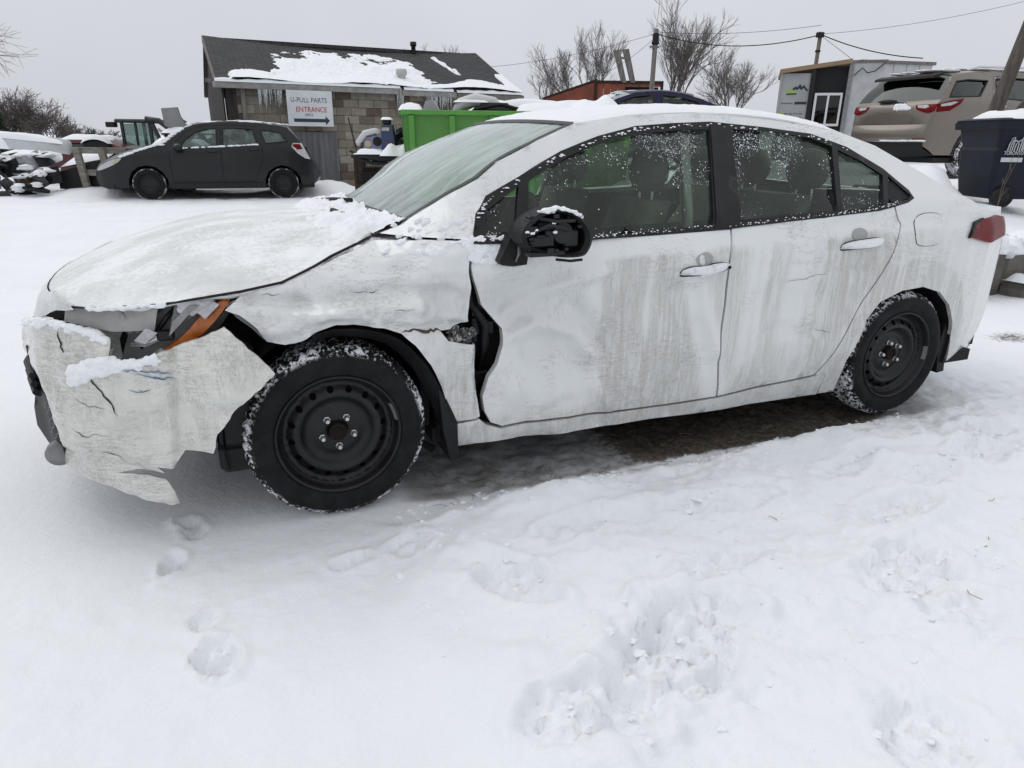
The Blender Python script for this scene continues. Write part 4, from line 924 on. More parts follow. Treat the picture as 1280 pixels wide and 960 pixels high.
# fog lamp bezel and lower grille end at the very front corner
FOG = [(.01, .47), (.055, .50), (.075, .43), (.105, .35), (.118, .29), (.062, .236), (-.02, .23), (-.06, .28), (-.05, .36), (-.02, .44)]
fog = panel('fog_lamp_bezel', FOG, lambda x, z: (x, -w_bump(x, z) + .03, z), M_BLK, car, .03, .03)
MB().lathe([(.0, -.012), (.036, -.010), (.042, 0), (.042, .03)], 18, 'y', (.055, -.585, .272)).build('fog_lamp_plug', M_GREYP, fog, True)
b = MB()
for i in range(7):
    for j in range(5):
        z = .325 + i * .019; x = .0 + j * .02 + (i % 2) * .01 + (.03 if i < 4 else .015) ; y = -w_bump(x, z) + .024
        b.tube([(x, y, z), (x + .010, y - .006, z + .009), (x + .019, y - .012, z)], .0022, 4)
b.build('fog_mesh', M_GREYP, fog)
b = MB()
for z in (.54, .51, .48): b.tube([(-.035, .35, z), (-.045, 0, z), (-.03, -.35, z), (.012, -.50, z - .01)], .012, 6)
b.box((-.0, -.45, .44), (.05, .5, .62)); b.build('lower_grille', M_BLK, car)
far_b = [(.0, .62), (-.01, .55), (.06, .3), (.1, .22), (.5, .22), (.62, .5), (.6, .74), (.3, .75), (.1, .75)]
panel('bumper_end', far_b, lambda x, z: (x, interp(x, BPLAN) * .93, z), M_BUMPER, car, .06, .01, flip=True, inward=(0, -1, 0))
loft('bumper_face', [(-.03, .655, .05, .72), (-.06, .62, .02, .66), (-.055, .56, .01, .6)], lambda x, z: interp(x, BPLAN) * .9, M_BUMPER, car, 6, 16, 2.4)
loft('bumper_face', [(-.04, .32, .10, .31), (-.05, .27, .075, .25), (-.02, .22, .11, .227)], lambda x, z: interp(x, BPLAN) * .9, M_BUMPER, car, 6, 16, 2.4)

# ------------------------------------------------ broken headlamp cavity
def wsub(off): return lambda x, z: (x, -w_sedan(x, z) + off, z)
MB().prism([(.17, .775), (.44, .79), (.42, .715), (.30, .71), (.16, .735)], 0, .10, lambda u, v, h: (u, -w_sedan(u, v) + .05 + h, v)).build('absorber_foam', M_FOAM, car)
b = MB()
for i in range(4): b.tube([(.33 + i * .022, -.70 + i * .0, .79), (.335 + i * .022, -.725, .75), (.345 + i * .024, -.71, .70)], .009, 6)
b.build('foam_ribs', M_FOAM, car, True)
hl = panel('headlamp', [(.30, .60), (.34, .70), (.42, .745), (.50, .80), (.64, .815), (.60, .775), (.53, .70), (.46, .655), (.37, .60)], wsub(.11), M_GREYP, car, .03, .05); hl['label'] = 'smashed headlamp hanging from its mount'
AMB = [(.385, .606), (.40, .632), (.455, .664), (.51, .705), (.555, .755), (.63, .805), (.655, .808), (.63, .775), (.585, .725), (.545, .69), (.49, .655), (.43, .622)]
panel('amber_reflector', rounded(AMB), wsub(.045), M_AMBER, hl, .02, .03)
panel('lens_shard', [(.47, .735), (.49, .80), (.60, .818), (.575, .785), (.525, .745)], wsub(.06), M_GREYP, hl, .03, .012)
panel('lens_shard', [(.46, .70), (.52, .76), (.555, .79), (.53, .79), (.475, .745)], wsub(.03), mat('scratched_lens', (.33, .33, .33), .25, col2=(.2, .2, .2), nscale=30), hl, .03, .012)
for k_, P_ in enumerate(([(.36, .69), (.40, .73), (.43, .715), (.39, .68)], [(.55, .77), (.60, .80), (.615, .79), (.57, .75)], [(.40, .64), (.43, .66), (.45, .648), (.42, .63)])): panel('lens_shard', P_, wsub(.015 + .012 * k_), M_CLEAR, hl, .03, .006)
panel('lamp_trim', [(.44, .615), (.52, .67), (.58, .72), (.645, .79), (.668, .80), (.60, .715), (.53, .655), (.46, .612)], wsub(.02), M_BLK, hl, .03, .015)
MB().tube([(.345, -.725, .665), (.39, -.765, .675), (.44, -.79, .70)], [.006, .012, .010], 7).build('chrome_strip', mat('dull_chrome', (.6, .6, .6), .25, .6), hl, True)
b = MB(); b.box((.425, -.80, .685), (.475, -.76, .715), .006); b.box((.36, -.69, .66), (.44, -.62, .74), .01); b.box((.45, -.68, .70), (.52, -.64, .78), .008); b.tube([(.36, -.66, .78), (.40, -.70, .72), (.37, -.68, .64)], .012, 7); b.tube([(.52, -.7, .80), (.46, -.74, .75), (.42, -.74, .70)], .008, 6)
b.lathe([(.0, -.01), (.045, -.008), (.05, .02), (.05, .07)], 16, 'y', (.42, -.70, .735)); b.build('lamp_internals', M_STEEL, hl)
panel('fender_brace', [(.635, .785), (.66, .80), (.72, .735), (.755, .70), (.735, .672), (.70, .715), (.66, .75)], wsub(.03), M_GREYP, car, .03, .02)
b = MB(); b.box((.56, -.82, .30), (.70, -.70, .66), .02); b.box((.55, -.80, .20), (.68, -.6, .31), .02); b.build('inner_splash_guard', M_BLK, car)

# ------------------------------------------------ wrecked door mirror
mir = empty('door_mirror', (0, 0, 0), parent=car)
def prism3(name, poly, y0, y1, m, parent, taper=1.0, bev=False):
    c = np.mean(poly, 0); n = len(poly); V = [(u, y0, v) for u, v in poly] + [(c[0] + (u - c[0]) * taper, y1, c[1] + (v - c[1]) * taper) for u, v in poly]
    return MB().add(V, [tuple(range(n)), tuple(range(2 * n - 1, n - 1, -1))] + [(i, n + i, n + (i + 1) % n, (i + 1) % n) for i in range(n)]).build(name, m, parent)
prism3('mirror_stalk', [(1.508, .885), (1.52, .872), (1.56, .866), (1.612, .870), (1.622, .935), (1.62, .975), (1.555, .975)], -.99, -.86, M_BLK, mir, 1.02)
MB().tube([(1.565, -.997, .885), (1.575, -1.004, .91), (1.577, -1.0, .94)], .005, 6).build('stalk_clip', M_GREYP, mir, True)
SH = rounded([(1.535, .985), (1.56, 1.03), (1.625, 1.068), (1.68, 1.072), (1.74, 1.055), (1.79, 1.01), (1.808, .965), (1.79, .92), (1.765, .905), (1.68, .908), (1.60, .928), (1.55, .945)], 2)
c = np.mean(SH, 0); b = MB(); n = len(SH); V = []
for y, s in ((-1.10, .80), (-1.115, .90), (-1.105, 1.0), (-1.02, 1.0), (-.97, .9), (-.955, .6)):
    V += [(c[0] + (u - c[0]) * s, y, c[1] + (v - c[1]) * s) for u, v in SH]
Fc = [tuple(range(6 * n - 1, 5 * n - 1, -1))]
for k in range(5): Fc += [(k * n + i, k * n + (i + 1) % n, k * n + n + (i + 1) % n, k * n + n + i) for i in range(n)]
V2 = [(c[0] + (u - c[0]) * .8, -1.05, c[1] + (v - c[1]) * .8) for u, v in SH]; V += V2; Fc += [tuple(range(6 * n, 7 * n)), *[(i, 6 * n + i, 6 * n + (i + 1) % n, (i + 1) % n) for i in range(n)]]
mesh('mirror_shell', V, Fc, M_BLK, mir)
rim = MB()
for i in range(n):
    u, v = SH[i]
    if u > 1.70 and i % 1 == 0:
        a = math.atan2(v - c[1], u - c[0]); rim.tube([(c[0] + (u - c[0]) * .80, -1.112, c[1] + (v - c[1]) * .80), (c[0] + (u - c[0]) * .97, -1.118, c[1] + (v - c[1]) * .97)], .004, 5)
mir.location = (.012, .085, .004)
rs = random.Random(12); b = MB()
b.lathe([(.0, -.05), (.035, -.048), (.04, -.03), (.04, .02)], 16, 'y', (1.69, -1.06, .99)); b.box((1.57, -1.11, .945), (1.66, -1.05, .985), .006); b.box((1.60, -1.10, .995), (1.665, -1.05, 1.03), .006); b.box((1.70, -1.10, .94), (1.755, -1.06, 1.0), .006); b.tube([(1.555, -1.11, .985), (1.63, -1.12, 1.02), (1.70, -1.115, 1.005)], .006, 6); b.tube([(1.60, -1.11, 1.04), (1.66, -1.12, 1.03), (1.73, -1.11, 1.03)], .006, 6)
b.box((1.565, -1.115, .915), (1.70, -1.07, .932), .005)
for i in range(26):
    x, z = rs.uniform(1.57, 1.76), rs.uniform(.93, 1.05); s = rs.uniform(.006, .016); b.box((x - s, -1.10 - rs.uniform(0, .02), z - s * .7), (x + s, -1.06, z + s * .7), .003)
b.build('mirror_mechanism', M_STEEL, mir)
MB().tube([(1.67, -1.10, .902), (1.72, -1.11, .896), (1.765, -1.11, .898)], .005, 6).build('mirror_strip', M_BLK, mir, True)
b = MB()
for i in range(60): x = rs.uniform(1.60, 1.76); b.blob((x, -1.085 - rs.uniform(0, .025), interp(x, [(1.6, 1.062), (1.66, 1.074), (1.7, 1.07), (1.76, 1.045)]) + rs.uniform(-.012, .002)), (.012, .01, .005), i, .3, 7, 4)
for x, z in ((1.555, 1.0), (1.575, .995), (1.59, 1.005), (1.65, 1.025), (1.655, .995)): b.blob((x, -1.118, z), (.010, .006, .006), int(x * 999), .3, 7, 4)
clump(b, 'snow_crust', .004, .008, parent=mir)

# ------------------------------------------------ interior
def seat(x, y, wd=.24, bench=False):
    o = empty('seat', (x, y, 0), parent=car)
    def pad(name, a, b_, tilt, hgt, thick, hw):
        bm = MB(); P = []
        for k in range(9):
            t = k / 8; q = .82 + .18 * math.sin(math.pi * min(1, t * 1.15 + .05)); P.append((a[0] + (b_[0] - a[0]) * t, a[1] + (b_[1] - a[1]) * t, hw * q))
        V = []; n = 10
        for px, pz, h in P:
            for i in range(n):
                th = 2 * math.pi * i / n; cx_, sx_ = math.cos(th), math.sin(th)
                V.append((px + thick * (abs(cx_) ** .6) * (1 if cx_ > 0 else -1) * (1 if abs(b_[0] - a[0]) < abs(b_[1] - a[1]) else 0), h * (abs(sx_) ** .5) * (1 if sx_ > 0 else -1), pz + (0 if abs(b_[0] - a[0]) < abs(b_[1] - a[1]) else thick * cx_)))
        Fc = [(k * n + i, k * n + (i + 1) % n, k * n + n + (i + 1) % n, k * n + n + i) for k in range(8) for i in range(n)] + [tuple(range(n)), tuple(range(8 * n, 9 * n))]
        return bm.add(V, Fc).build(name, M_CLOTH, o, True)
    pad('cushion', (-.35, .50), (.12, .47), 0, 0, .08, wd); pad('backrest', (.10, .48), (.30, 1.04), 0, 0, .075, wd * .95)
    ys = (0,) if not bench else (-.4, 0, .4)
    for yy in ys:
        h = MB().blob((0, 0, 0), (.06, .135, .10), 3, .05, 16, 10).build('headrest', M_CLOTH, o, True, loc=(.33, yy, 1.16)); MB().tube([(-.01, -.05, -.18), (0, -.05, 0)], .007, 6).tube([(-.01, .05, -.18), (0, .05, 0)], .007, 6).build('headrest_post', M_NUT, h)
seat(2.12, -.37); seat(2.12, .37); seat(3.02, 0, .6, True)
MB().prism([(1.32, .80), (1.36, .98), (1.55, .985), (1.70, .93), (1.72, .78)], -.72, .72).build('dashboard', M_BLK, car)
b = MB(); b.tube([(1.80 + .06 * math.sin(t * .3142), -.37 + .185 * math.cos(t * .3142), .90 + .17 * math.sin(t * .3142)) for t in range(21)], .015, 7, False); b.tube([(1.80, -.37, .90), (1.65, -.37, .85)], .03, 8); b.build('steering_wheel', M_BLK, car, True)
b = MB(); b.tube([(2.46, -.60, 1.30), (2.44, -.70, 1.0), (2.44, -.74, .55)], .022, 6); b.tube([(2.5, .62, 1.30), (2.47, .72, .98)], .05, 6); b.build('pillar_lining', M_FOAM, car, True)
MB().tube([(2.47, -.575, 1.27), (2.44, -.655, 1.02), (2.40, -.69, .8)], .012, 4).build('seat_belt', mat('belt_webbing', (.22, .23, .19), .8), car)
loft('headliner', [(1.98, 1.335, 2.0, 1.315), (2.5, 1.40, 2.55, 1.37), (3.2, 1.36, 3.2, 1.32)], w_sedan, mat('headliner_cloth', (.30, .31, .28), .9), car, 8, 12, 3, inset=.03)
b = MB(); b.box((1.93, -.10, 1.24), (1.95, .10, 1.30), .008); b.tube([(1.93, 0, 1.27), (1.86, 0, 1.33)], .012, 6); b.build('rear_view_mirror', M_BLK, car)

# ------------------------------------------------ wheels
def make_wheel(parent, name, Rt=.316, rim=.213, wdt=.205, m_t=None, m_r=None, holes=16, detail=True, side=-1, label=None):
    """origin at hub centre on the outer sidewall plane; outer face looks towards -y"""
    o = bpy.data.objects.new(name, None)
    n = 150 if detail else 60; hw = wdt
    prof = [(rim - .004, .012), (rim + .004, .002), (rim + .018, -.004), (rim + .035, -.010), (Rt - .052, -.012), (Rt - .034, -.006), (Rt - .030, -.004), (Rt - .016, .006), (Rt - .005, .020), (Rt, .042), (Rt, .072), (Rt, .088), (Rt, .098), (Rt, .118), (Rt, hw - .042), (Rt - .006, hw - .02), (Rt - .03, hw), (rim, hw - .01)]
    V = []; Fc = []
    for i, (r_, h) in enumerate(prof):
        for k in range(n):
            t = 2 * math.pi * k / n; rr = r_
            if i in (7, 8, 9, 10) and (k + i // 2) % 3 == 0: rr -= .011 if i > 7 else .006
            if i in (11,): rr -= .008
            if i in (12, 13) and (k + 1) % 3 == 0: rr -= .009
            V.append((rr * math.cos(t), h, rr * math.sin(t)))
    for i in range(len(prof) - 1):
        for k in range(n): j = (k + 1) % n; Fc.append((i * n + k, i * n + j, i * n + n + j, i * n + n + k))
    ty = mesh(name, V, Fc, m_t or M_TYRE, parent, True)
    if label: ty['label'] = label
    m_r = m_r or M_STEEL; q = rim / .213
    rm = MB().lathe([(a * q, h) for a, h in ((.214, .010), (.217, .004), (.216, -.003), (.211, -.004), (.206, .004), (.202, .018), (.196, .03), (.192, .034))], 64 if detail else 32, 'y').build('rim', m_r, ty, True)
    DP = [(0, .058), (.030, .058), (.033, .050), (.075, .050), (.085, .056), (.098, .060), (.112, .056), (.122, .044), (.132, .030), (.142, .026), (.15, .030), (.176, .050), (.186, .054), (.192, .034)]
    def df(u, v): r_ = math.hypot(u, v); return (u * q, interp(r_, DP), v * q)
    def circ(r_, cx, cz, k): return [(cx + r_ * math.cos(2 * math.pi * i / k), cz + r_ * math.sin(2 * math.pi * i / k)) for i in range(k)]
    hl_ = [circ(.0115 if holes > 12 else .018, .160 * math.cos(2 * math.pi * i / holes + .1), .160 * math.sin(2 * math.pi * i / holes + .1), 10) for i in range(holes)]
    panel('wheel_disc', circ(.192, 0, 0, 60), df, m_r, ty, .012 if detail else .03, 0, holes=hl_)
    MB().lathe([(0, .075), (rim - .02, .075)], 32, 'y').build('brake_backing', M_DARK, ty)
    if detail:
        MB().lathe([(.031, .052), (.031, .030), (.026, .026), (.022, .036), (0, .038)], 24, 'y').build('hub_cap', mat('rust_film', (.008, .007, .0065), .8, spec=.2, col2=(.022, .014, .010), nscale=60), ty, True)
        nut = None
        for i in range(5):
            a = math.pi / 2 + .02 + 2 * math.pi * i / 5 + math.pi / 5
            p_ = (.057 * math.cos(a), .050, .057 * math.sin(a))
            if nut is None:
                nut = MB().lathe([(.013, 0), (.013, -.006), (.010, -.008), (.010, -.022), (.007, -.026), (0, -.026)], 6, 'y').build('lug_nut', M_NUT, ty); nut.location = p_
            else:
                c2 = nut.copy(); link(c2, ty); c2.location = p_
        MB().tube([(.135 * math.cos(a), .010, .135 * math.sin(a)) for a in (.9, .91)], .003, 4)
        b = MB(); V = []
        for k in range(7):
            a = R(8 + k * 3.2)
            V += [(.198 * math.cos(a), .014, .198 * math.sin(a)), (.207 * math.cos(a), -.003, .207 * math.sin(a))]
        b.add(V, [(2 * k, 2 * k + 1, 2 * k + 3, 2 * k + 2) for k in range(6)]); b.build('balance_weight', mat('lead_weight', (.16, .16, .155), .5), ty)
    bpy.data.objects.remove(o)
    return ty
fw = make_wheel(car, 'front_wheel'); fw.location = (.945, -.862, .312)
rw = make_wheel(car, 'rear_wheel'); rw.location = (3.645, -.855, .305); rw.rotation_euler = (0, .35, 0)
for x, z in ((.945, .31), (3.645, .305)):
    f2 = make_wheel(car, 'far_side_wheel', detail=False); f2.location = (x, .855, z); f2.rotation_euler = (0, 0, math.pi)
# suspension seen behind the front tyre
MB().tube([(1.28, -.6, .2), (1.1, -.4, .24), (.9, -.3, .25)], .03, 8).build('control_arm', M_STEEL, car, True)

# ------------------------------------------------ snow lying on the car
def lump_sheet(name, pts, label, hfun, m=M_SNOW2): pass
def roof_snow():
    V = []; Fc = []; S = catmull(ROOF, 70); ns = 90
    s = np.linspace(-1, 1, ns + 1)
    for i, (xc, zc, xe, ze) in enumerate(S):
        we = w_sedan(xe, ze) + .004
        for t in s:
            x = xe + (xc - xe) * (1 - t * t); y = we * t; z = ze + (zc - ze) * (1 - abs(t) ** 3.2)
            v = Vector((x * 9, y * 9, 0)); ed = min(1, (1 - abs(t)) / .10); en = min(1, min(i, 69 - i) / 5)
            h = .013 * (ed ** .6) * (en ** .6) * (1 + .35 * noise.noise(v) + .25 * noise.noise(v * 3.2)) + .002 * noise.noise(v * 7) - .004
            V.append((x, y, z + h))
    n = ns + 1
    Fc = [(i * n + k, (i + 1) * n + k, (i + 1) * n + k + 1, i * n + k + 1) for i in range(69) for k in range(ns)]
    o = mesh('roof_snow', V, Fc, M_SNOW2, None, True)
    return tag(o, 'thin layer of snow lying on the white sedan roof', 'snow', kind='stuff')
roof_snow()
def hood_snow():
    S = catmull(HOOD + [(1.13, 1.0, 1.2, .978), (1.19, 1.01, 1.262, .995)], 150); ns = 150; s = np.linspace(-.985, .985, ns + 1); V = []; ok = []; Fc = []
    for xc, zc, xe, ze in S:
        we = w_sedan(xe, ze)
        for t in s:
            x = xe + (xc - xe) * (1 - t * t); y = we * t; z = ze + (zc - ze) * (1 - abs(t) ** 2.3); P = Vector((x, y, z)); P = P + Vector(hood_d(P)) * (1 - sm((x - 1.05) / .06))
            q = Vector((x * 3, y * 3, 1)); rear = sm((x - .80 - .10 * abs(y)) / .32)
            m_ = 1.35 * rear + .9 * noise.fractal(q, .6, 2.1, 8) * .7 - .72 - .7 * sm((abs(t) - .90) / .09)
            lump = .5 + noise.fractal(Vector((x * 16, y * 16, 4)), .8, 2.0, 4)
            h = min(.012, m_ * .03) + rear * max(0, lump) * .020 * sm(m_ * 2); V.append(P + Vector((0, 0, h + .001))); ok.append(h > -.001)
    n = ns + 1
    for i in range(149):
        for k in range(ns):
            q = (i * n + k, (i + 1) * n + k, (i + 1) * n + k + 1, i * n + k + 1)
            if any(ok[j] for j in q): Fc.append(q)
    tag(mesh('hood_snow', [tuple(v) for v in V], Fc, M_SNOW2, None, True), 'ragged snow on the hood of the white sedan, thickest below the windscreen', 'snow', kind='stuff')
hood_snow()
def cowl_snow():
    b = MB(); r_ = random.Random(21)
    def on(x, y):  # height of the hood/cowl skin at (x, y)
        return interp(x, [(.9, .985), (1.0, .99), (1.12, .985), (1.2, 1.0), (1.3, 1.06)]) - .09 * (abs(y) / .7) ** 2.2
    for i in range(150):
        y = r_.uniform(-.66, .66); x = 1.085 + .10 * (abs(y) / .65) ** 2 + r_.gauss(0, .035); s = r_.uniform(.02, .06) * (1 if i % 5 else 1.4)
        b.blob((x, y, on(x - .10 * (abs(y) / .65) ** 2, y) - .004), (s * 1.3, s * 1.3, s * .42), i, .35, 9, 6)
    clump(b, 'cowl_snow', .008, .02, 'lumpy snow drifted along the base of the windscreen')
cowl_snow()
def bumper_snow():
    b = MB(); r_ = random.Random(31); fn = bump_fn()
    top = [(.175, .595), (.21, .612), (.26, .628), (.31, .632), (.36, .636), (.41, .648)]
    for i in range(120):
        u = r_.uniform(.17, .42) if i % 3 else r_.uniform(.17, .30); v = interp(u, top) + r_.uniform(-.018, .008) * (1.6 if u < .3 else .6); x, y, z = fn(u, v); s = r_.uniform(.006, .017) * (1.2 if u < .32 else .8)
        b.blob((x, y - .002, z), (s * 1.5, s, s), i, .35, 7, 5)
    for i in range(110):
        u = r_.uniform(.03, .29); v = interp(u, [(.0, .71), (.1, .745), (.2, .735), (.29, .705)]) + r_.uniform(-.03, .006) * r_.random(); x, y, z = fn(u, v); s = r_.uniform(.005, .012)
        b.blob((x, y + .002, z), (s * 1.5, s, s * .8), i, .35, 6, 4)
    for i in range(60):
        u = r_.uniform(.25, .46); z = interp(u, HOODE) - .006; b.blob((u, -w_sedan(u, z) - .002, z + r_.uniform(-.006, .004)), (.012, .008, .005), i, .3, 6, 4)
    for i in range(50):
        u = r_.uniform(.50, .60); z = .79 + r_.uniform(-.03, .015); b.blob((u, -w_sedan(u, z) + .055, z), (.012, .008, .010), i, .3, 6, 4)
    clump(b, 'bumper_snow', .0035, .009, 'clumps of snow caught on the torn bumper and hood edge')
bumper_snow()
def pillar_snow():
    b = MB(); r_ = random.Random(41)
    for i in range(260):
        u = r_.uniform(1.22, 1.60) if i % 2 else r_.uniform(1.44, 1.65)
        if u < 1.44: v = interp(u, [(1.15, .96), (1.44, .955)]) + r_.uniform(-.05, .06)
        else: v = r_.uniform(.88, .965)
        x, y, z = near(.002)(u, v); s = r_.uniform(.004, .013); b.blob((x, y + .002, z), (s * 2.0, s * .45, s), i, .35, 6, 4)
    clump(b, 'pillar_snow', .0035, .007, 'snow dusting at the foot of the windscreen pillar and mirror')
pillar_snow()
# wiper arms in the cowl snow
b = MB(); b.tube([(1.07, -.22, 1.012), (1.11, -.36, 1.0), (1.17, -.47, .985)], .011, 6); b.tube([(1.08, .30, 1.01), (1.12, .1, 1.03), (1.17, -.1, 1.04)], .009, 6); b.build('wiper_arm', M_BLK, car, True)
# ================================================================== other vehicles
def shrink(P, d):
    P = np.array(P); o = []; n = len(P); area = sum(P[i][0] * P[(i + 1) % n][1] - P[(i + 1) % n][0] * P[i][1] for i in range(n)); s = 1 if area > 0 else -1
    for i in range(n):
        a, b, c = P[i - 1], P[i], P[(i + 1) % n]; t1 = (b - a) / np.linalg.norm(b - a); t2 = (c - b) / np.linalg.norm(c - b)
        nn = np.array([-(t1[1] + t2[1]), t1[0] + t2[0]]); nn = nn / (np.linalg.norm(nn) + 1e-9) * s; o.append(tuple(b + nn * d))
    return o
def arch(cx, cz, r, x0z, x1z, n=9, rear=False):
    """wheel arch from right to left, between bottom heights"""
    a0 = math.asin((x0z - cz) / r); a1 = math.pi - math.asin((x1z - cz) / r); return [(cx + r * math.cos(a0 + (a1 - a0) * i / (n - 1)), cz + r * math.sin(a0 + (a1 - a0) * i / (n - 1))) for i in range(n)]
def gen_car(root, S, near_sides=(-1, 1)):
    pl, belt, slope, wmax = S['plan'], S['belt'], S.get('slope', .5), S.get('wmax', .885)
    def w(x, z):
        b = interp(x, pl); d = .05 * max(0, (.5 - z) / .3) ** 2; bz = interp(x, belt)
        if z > bz - .16: d += .035 * min(1, (z - bz + .16) / .16) ** 2
        if z > bz: d += slope * (z - bz)
        return max(b - d, .08)
    S['w'] = w; P = S['paint']
    out_ = S['outline']
    for s in (-1, 1):
        fn = lambda x, z, o=0.0, s=s: (x, s * (w(x, z) + o), z); kw = dict(flip=(s > 0), inward=(0, -s, 0))
        doors = S.get('doors', []); wins = S['windows']
        holes = [d for d in doors] + [g for g in wins if not any(pip([np.mean(g, 0)], d)[0] for d in doors)]
        panel('body_side', out_, fn, P, root, .05, .02, holes=holes, **kw)
        for d in doors:
            g_in = [g for g in wins if pip([np.mean(g, 0)], d)[0]]
            dr = panel('door', shrink(d, .006), fn, P, root, .05, .02, holes=g_in, **kw)
            cx = max(p[0] for p in d) - .17; cz = interp(cx, belt) - .09
            for g in g_in:
                gl = panel('window', g, lambda x, z: fn(x, z, -.015), S['glass'], dr, .1, 0, flip=(s > 0))
                strip = MB().tube([fn(*q, .004) for q in densify(g, .06) + [g[0]]], .011, 5, False).build('window_seal', M_TRIM, gl, True)
            h = MB(); p0 = fn(cx, cz, .022); h.tube([fn(cx - .09, cz, .0), fn(cx - .07, cz, .028), fn(cx + .07, cz, .028), fn(cx + .09, cz, .0)], .013, 6); h.build('handle', S.get('handle', P), dr, True)
        for g in wins:
            if any(pip([np.mean(g, 0)], d)[0] for d in doors): continue
            gl = panel('window', g, lambda x, z: fn(x, z, -.015), S['glass'], root, .1, 0, flip=(s > 0)); MB().tube([fn(*q, .004) for q in densify(g, .06) + [g[0]]], .011, 5, False).build('window_seal', M_TRIM, gl, True)
        panel('inner_side', shrink(S['inner'], .0), lambda x, z: (x, s * (w(x, z) - .05), z), M_DARK, root, .15, 0, flip=(s > 0))
        for (cx, cz) in S['wheels']:
            wl = make_wheel(root, 'wheel', S.get('Rt', .315), S.get('rim', .20), .2, detail=False, holes=S.get('holes', 14), m_t=S.get('tyre'), m_r=S.get('rimmat')); wl.location = (cx, s * (wmax - .045), cz)
            if s > 0: wl.rotation_euler = (0, 0, math.pi)
            V = []; n = 16
            for i in range(n + 1):
                t = math.pi * (-.1 + 1.2 * i / n)
                for yy in (wmax - .4, wmax - .05): V.append((cx + .37 * math.cos(t), s * yy, cz + .37 * math.sin(t)))
            k = len(V); V.append((cx, s * (wmax - .4), cz)); Fc = [(2 * i, 2 * i + 1, 2 * i + 3, 2 * i + 2) for i in range(n)] + [(k, 2 * i, 2 * i + 2) for i in range(n)]
            mesh('wheel_arch_liner', V, Fc, M_DARK, root)
    for nm, st, m, p in S['top']: loft(nm, st, w, m, root, max(4, 2 * len(st)), 16, p)
    x0, x1 = S['floor']; MB().box((x0, -wmax + .1, .22), (x1, wmax - .1, .30)).build('underbody', M_DARK, root)
    return w
def seats(root, xs, z=.55):
    for x in xs:
        for y in (-.36, .36):
            b = MB(); b.box((x - .25, y - .24, z - .1), (x + .25, y + .24, z + .02), .04); b.hexa([(x + .2, y - .23, z), (x + .34, y - .23, z), (x + .34, y + .23, z), (x + .2, y + .23, z), (x + .38, y - .19, z + .55), (x + .47, y - .19, z + .55), (x + .47, y + .19, z + .55), (x + .38, y + .19, z + .55)]); b.blob((x + .46, y, z + .66), (.06, .13, .10), 2, .05, 10, 6); b.build('seat', M_CLOTH, root)

# dark grey hatchback in front of the barn
M_DGREY = mat('matte_dark_grey_paint', (.008, .0085, .010), .34, spec=.32, col2=(.013, .0135, .015), nscale=2.5, coat=.12)
def hatch_root():
    r = empty('parked_hatchback', (-1.371, 13.984, .032), -.0587); return tag(r, 'dark grey five-door hatchback parked in front of the barn', 'car')
hb = hatch_root()
HF = [(.33, 1.0)]
out_h = [(-.10, .46), (-.06, .60), (.07, .72), (.38, .83), (.75, .955), (1.10, 1.06), (1.25, 1.13), (1.42, 1.27), (1.62, 1.40), (1.85, 1.475), (2.15, 1.515), (2.55, 1.535), (3.04, 1.515), (3.45, 1.475), (3.62, 1.44), (3.74, 1.32), (3.90, 1.13), (4.02, .90), (4.13, .70), (4.20, .52), (4.18, .36), (4.05, .27)] + arch(3.46, .31, .375, .28, .24) + arch(.86, .31, .375, .24, .25) + [(.1, .22), (-.08, .30)]
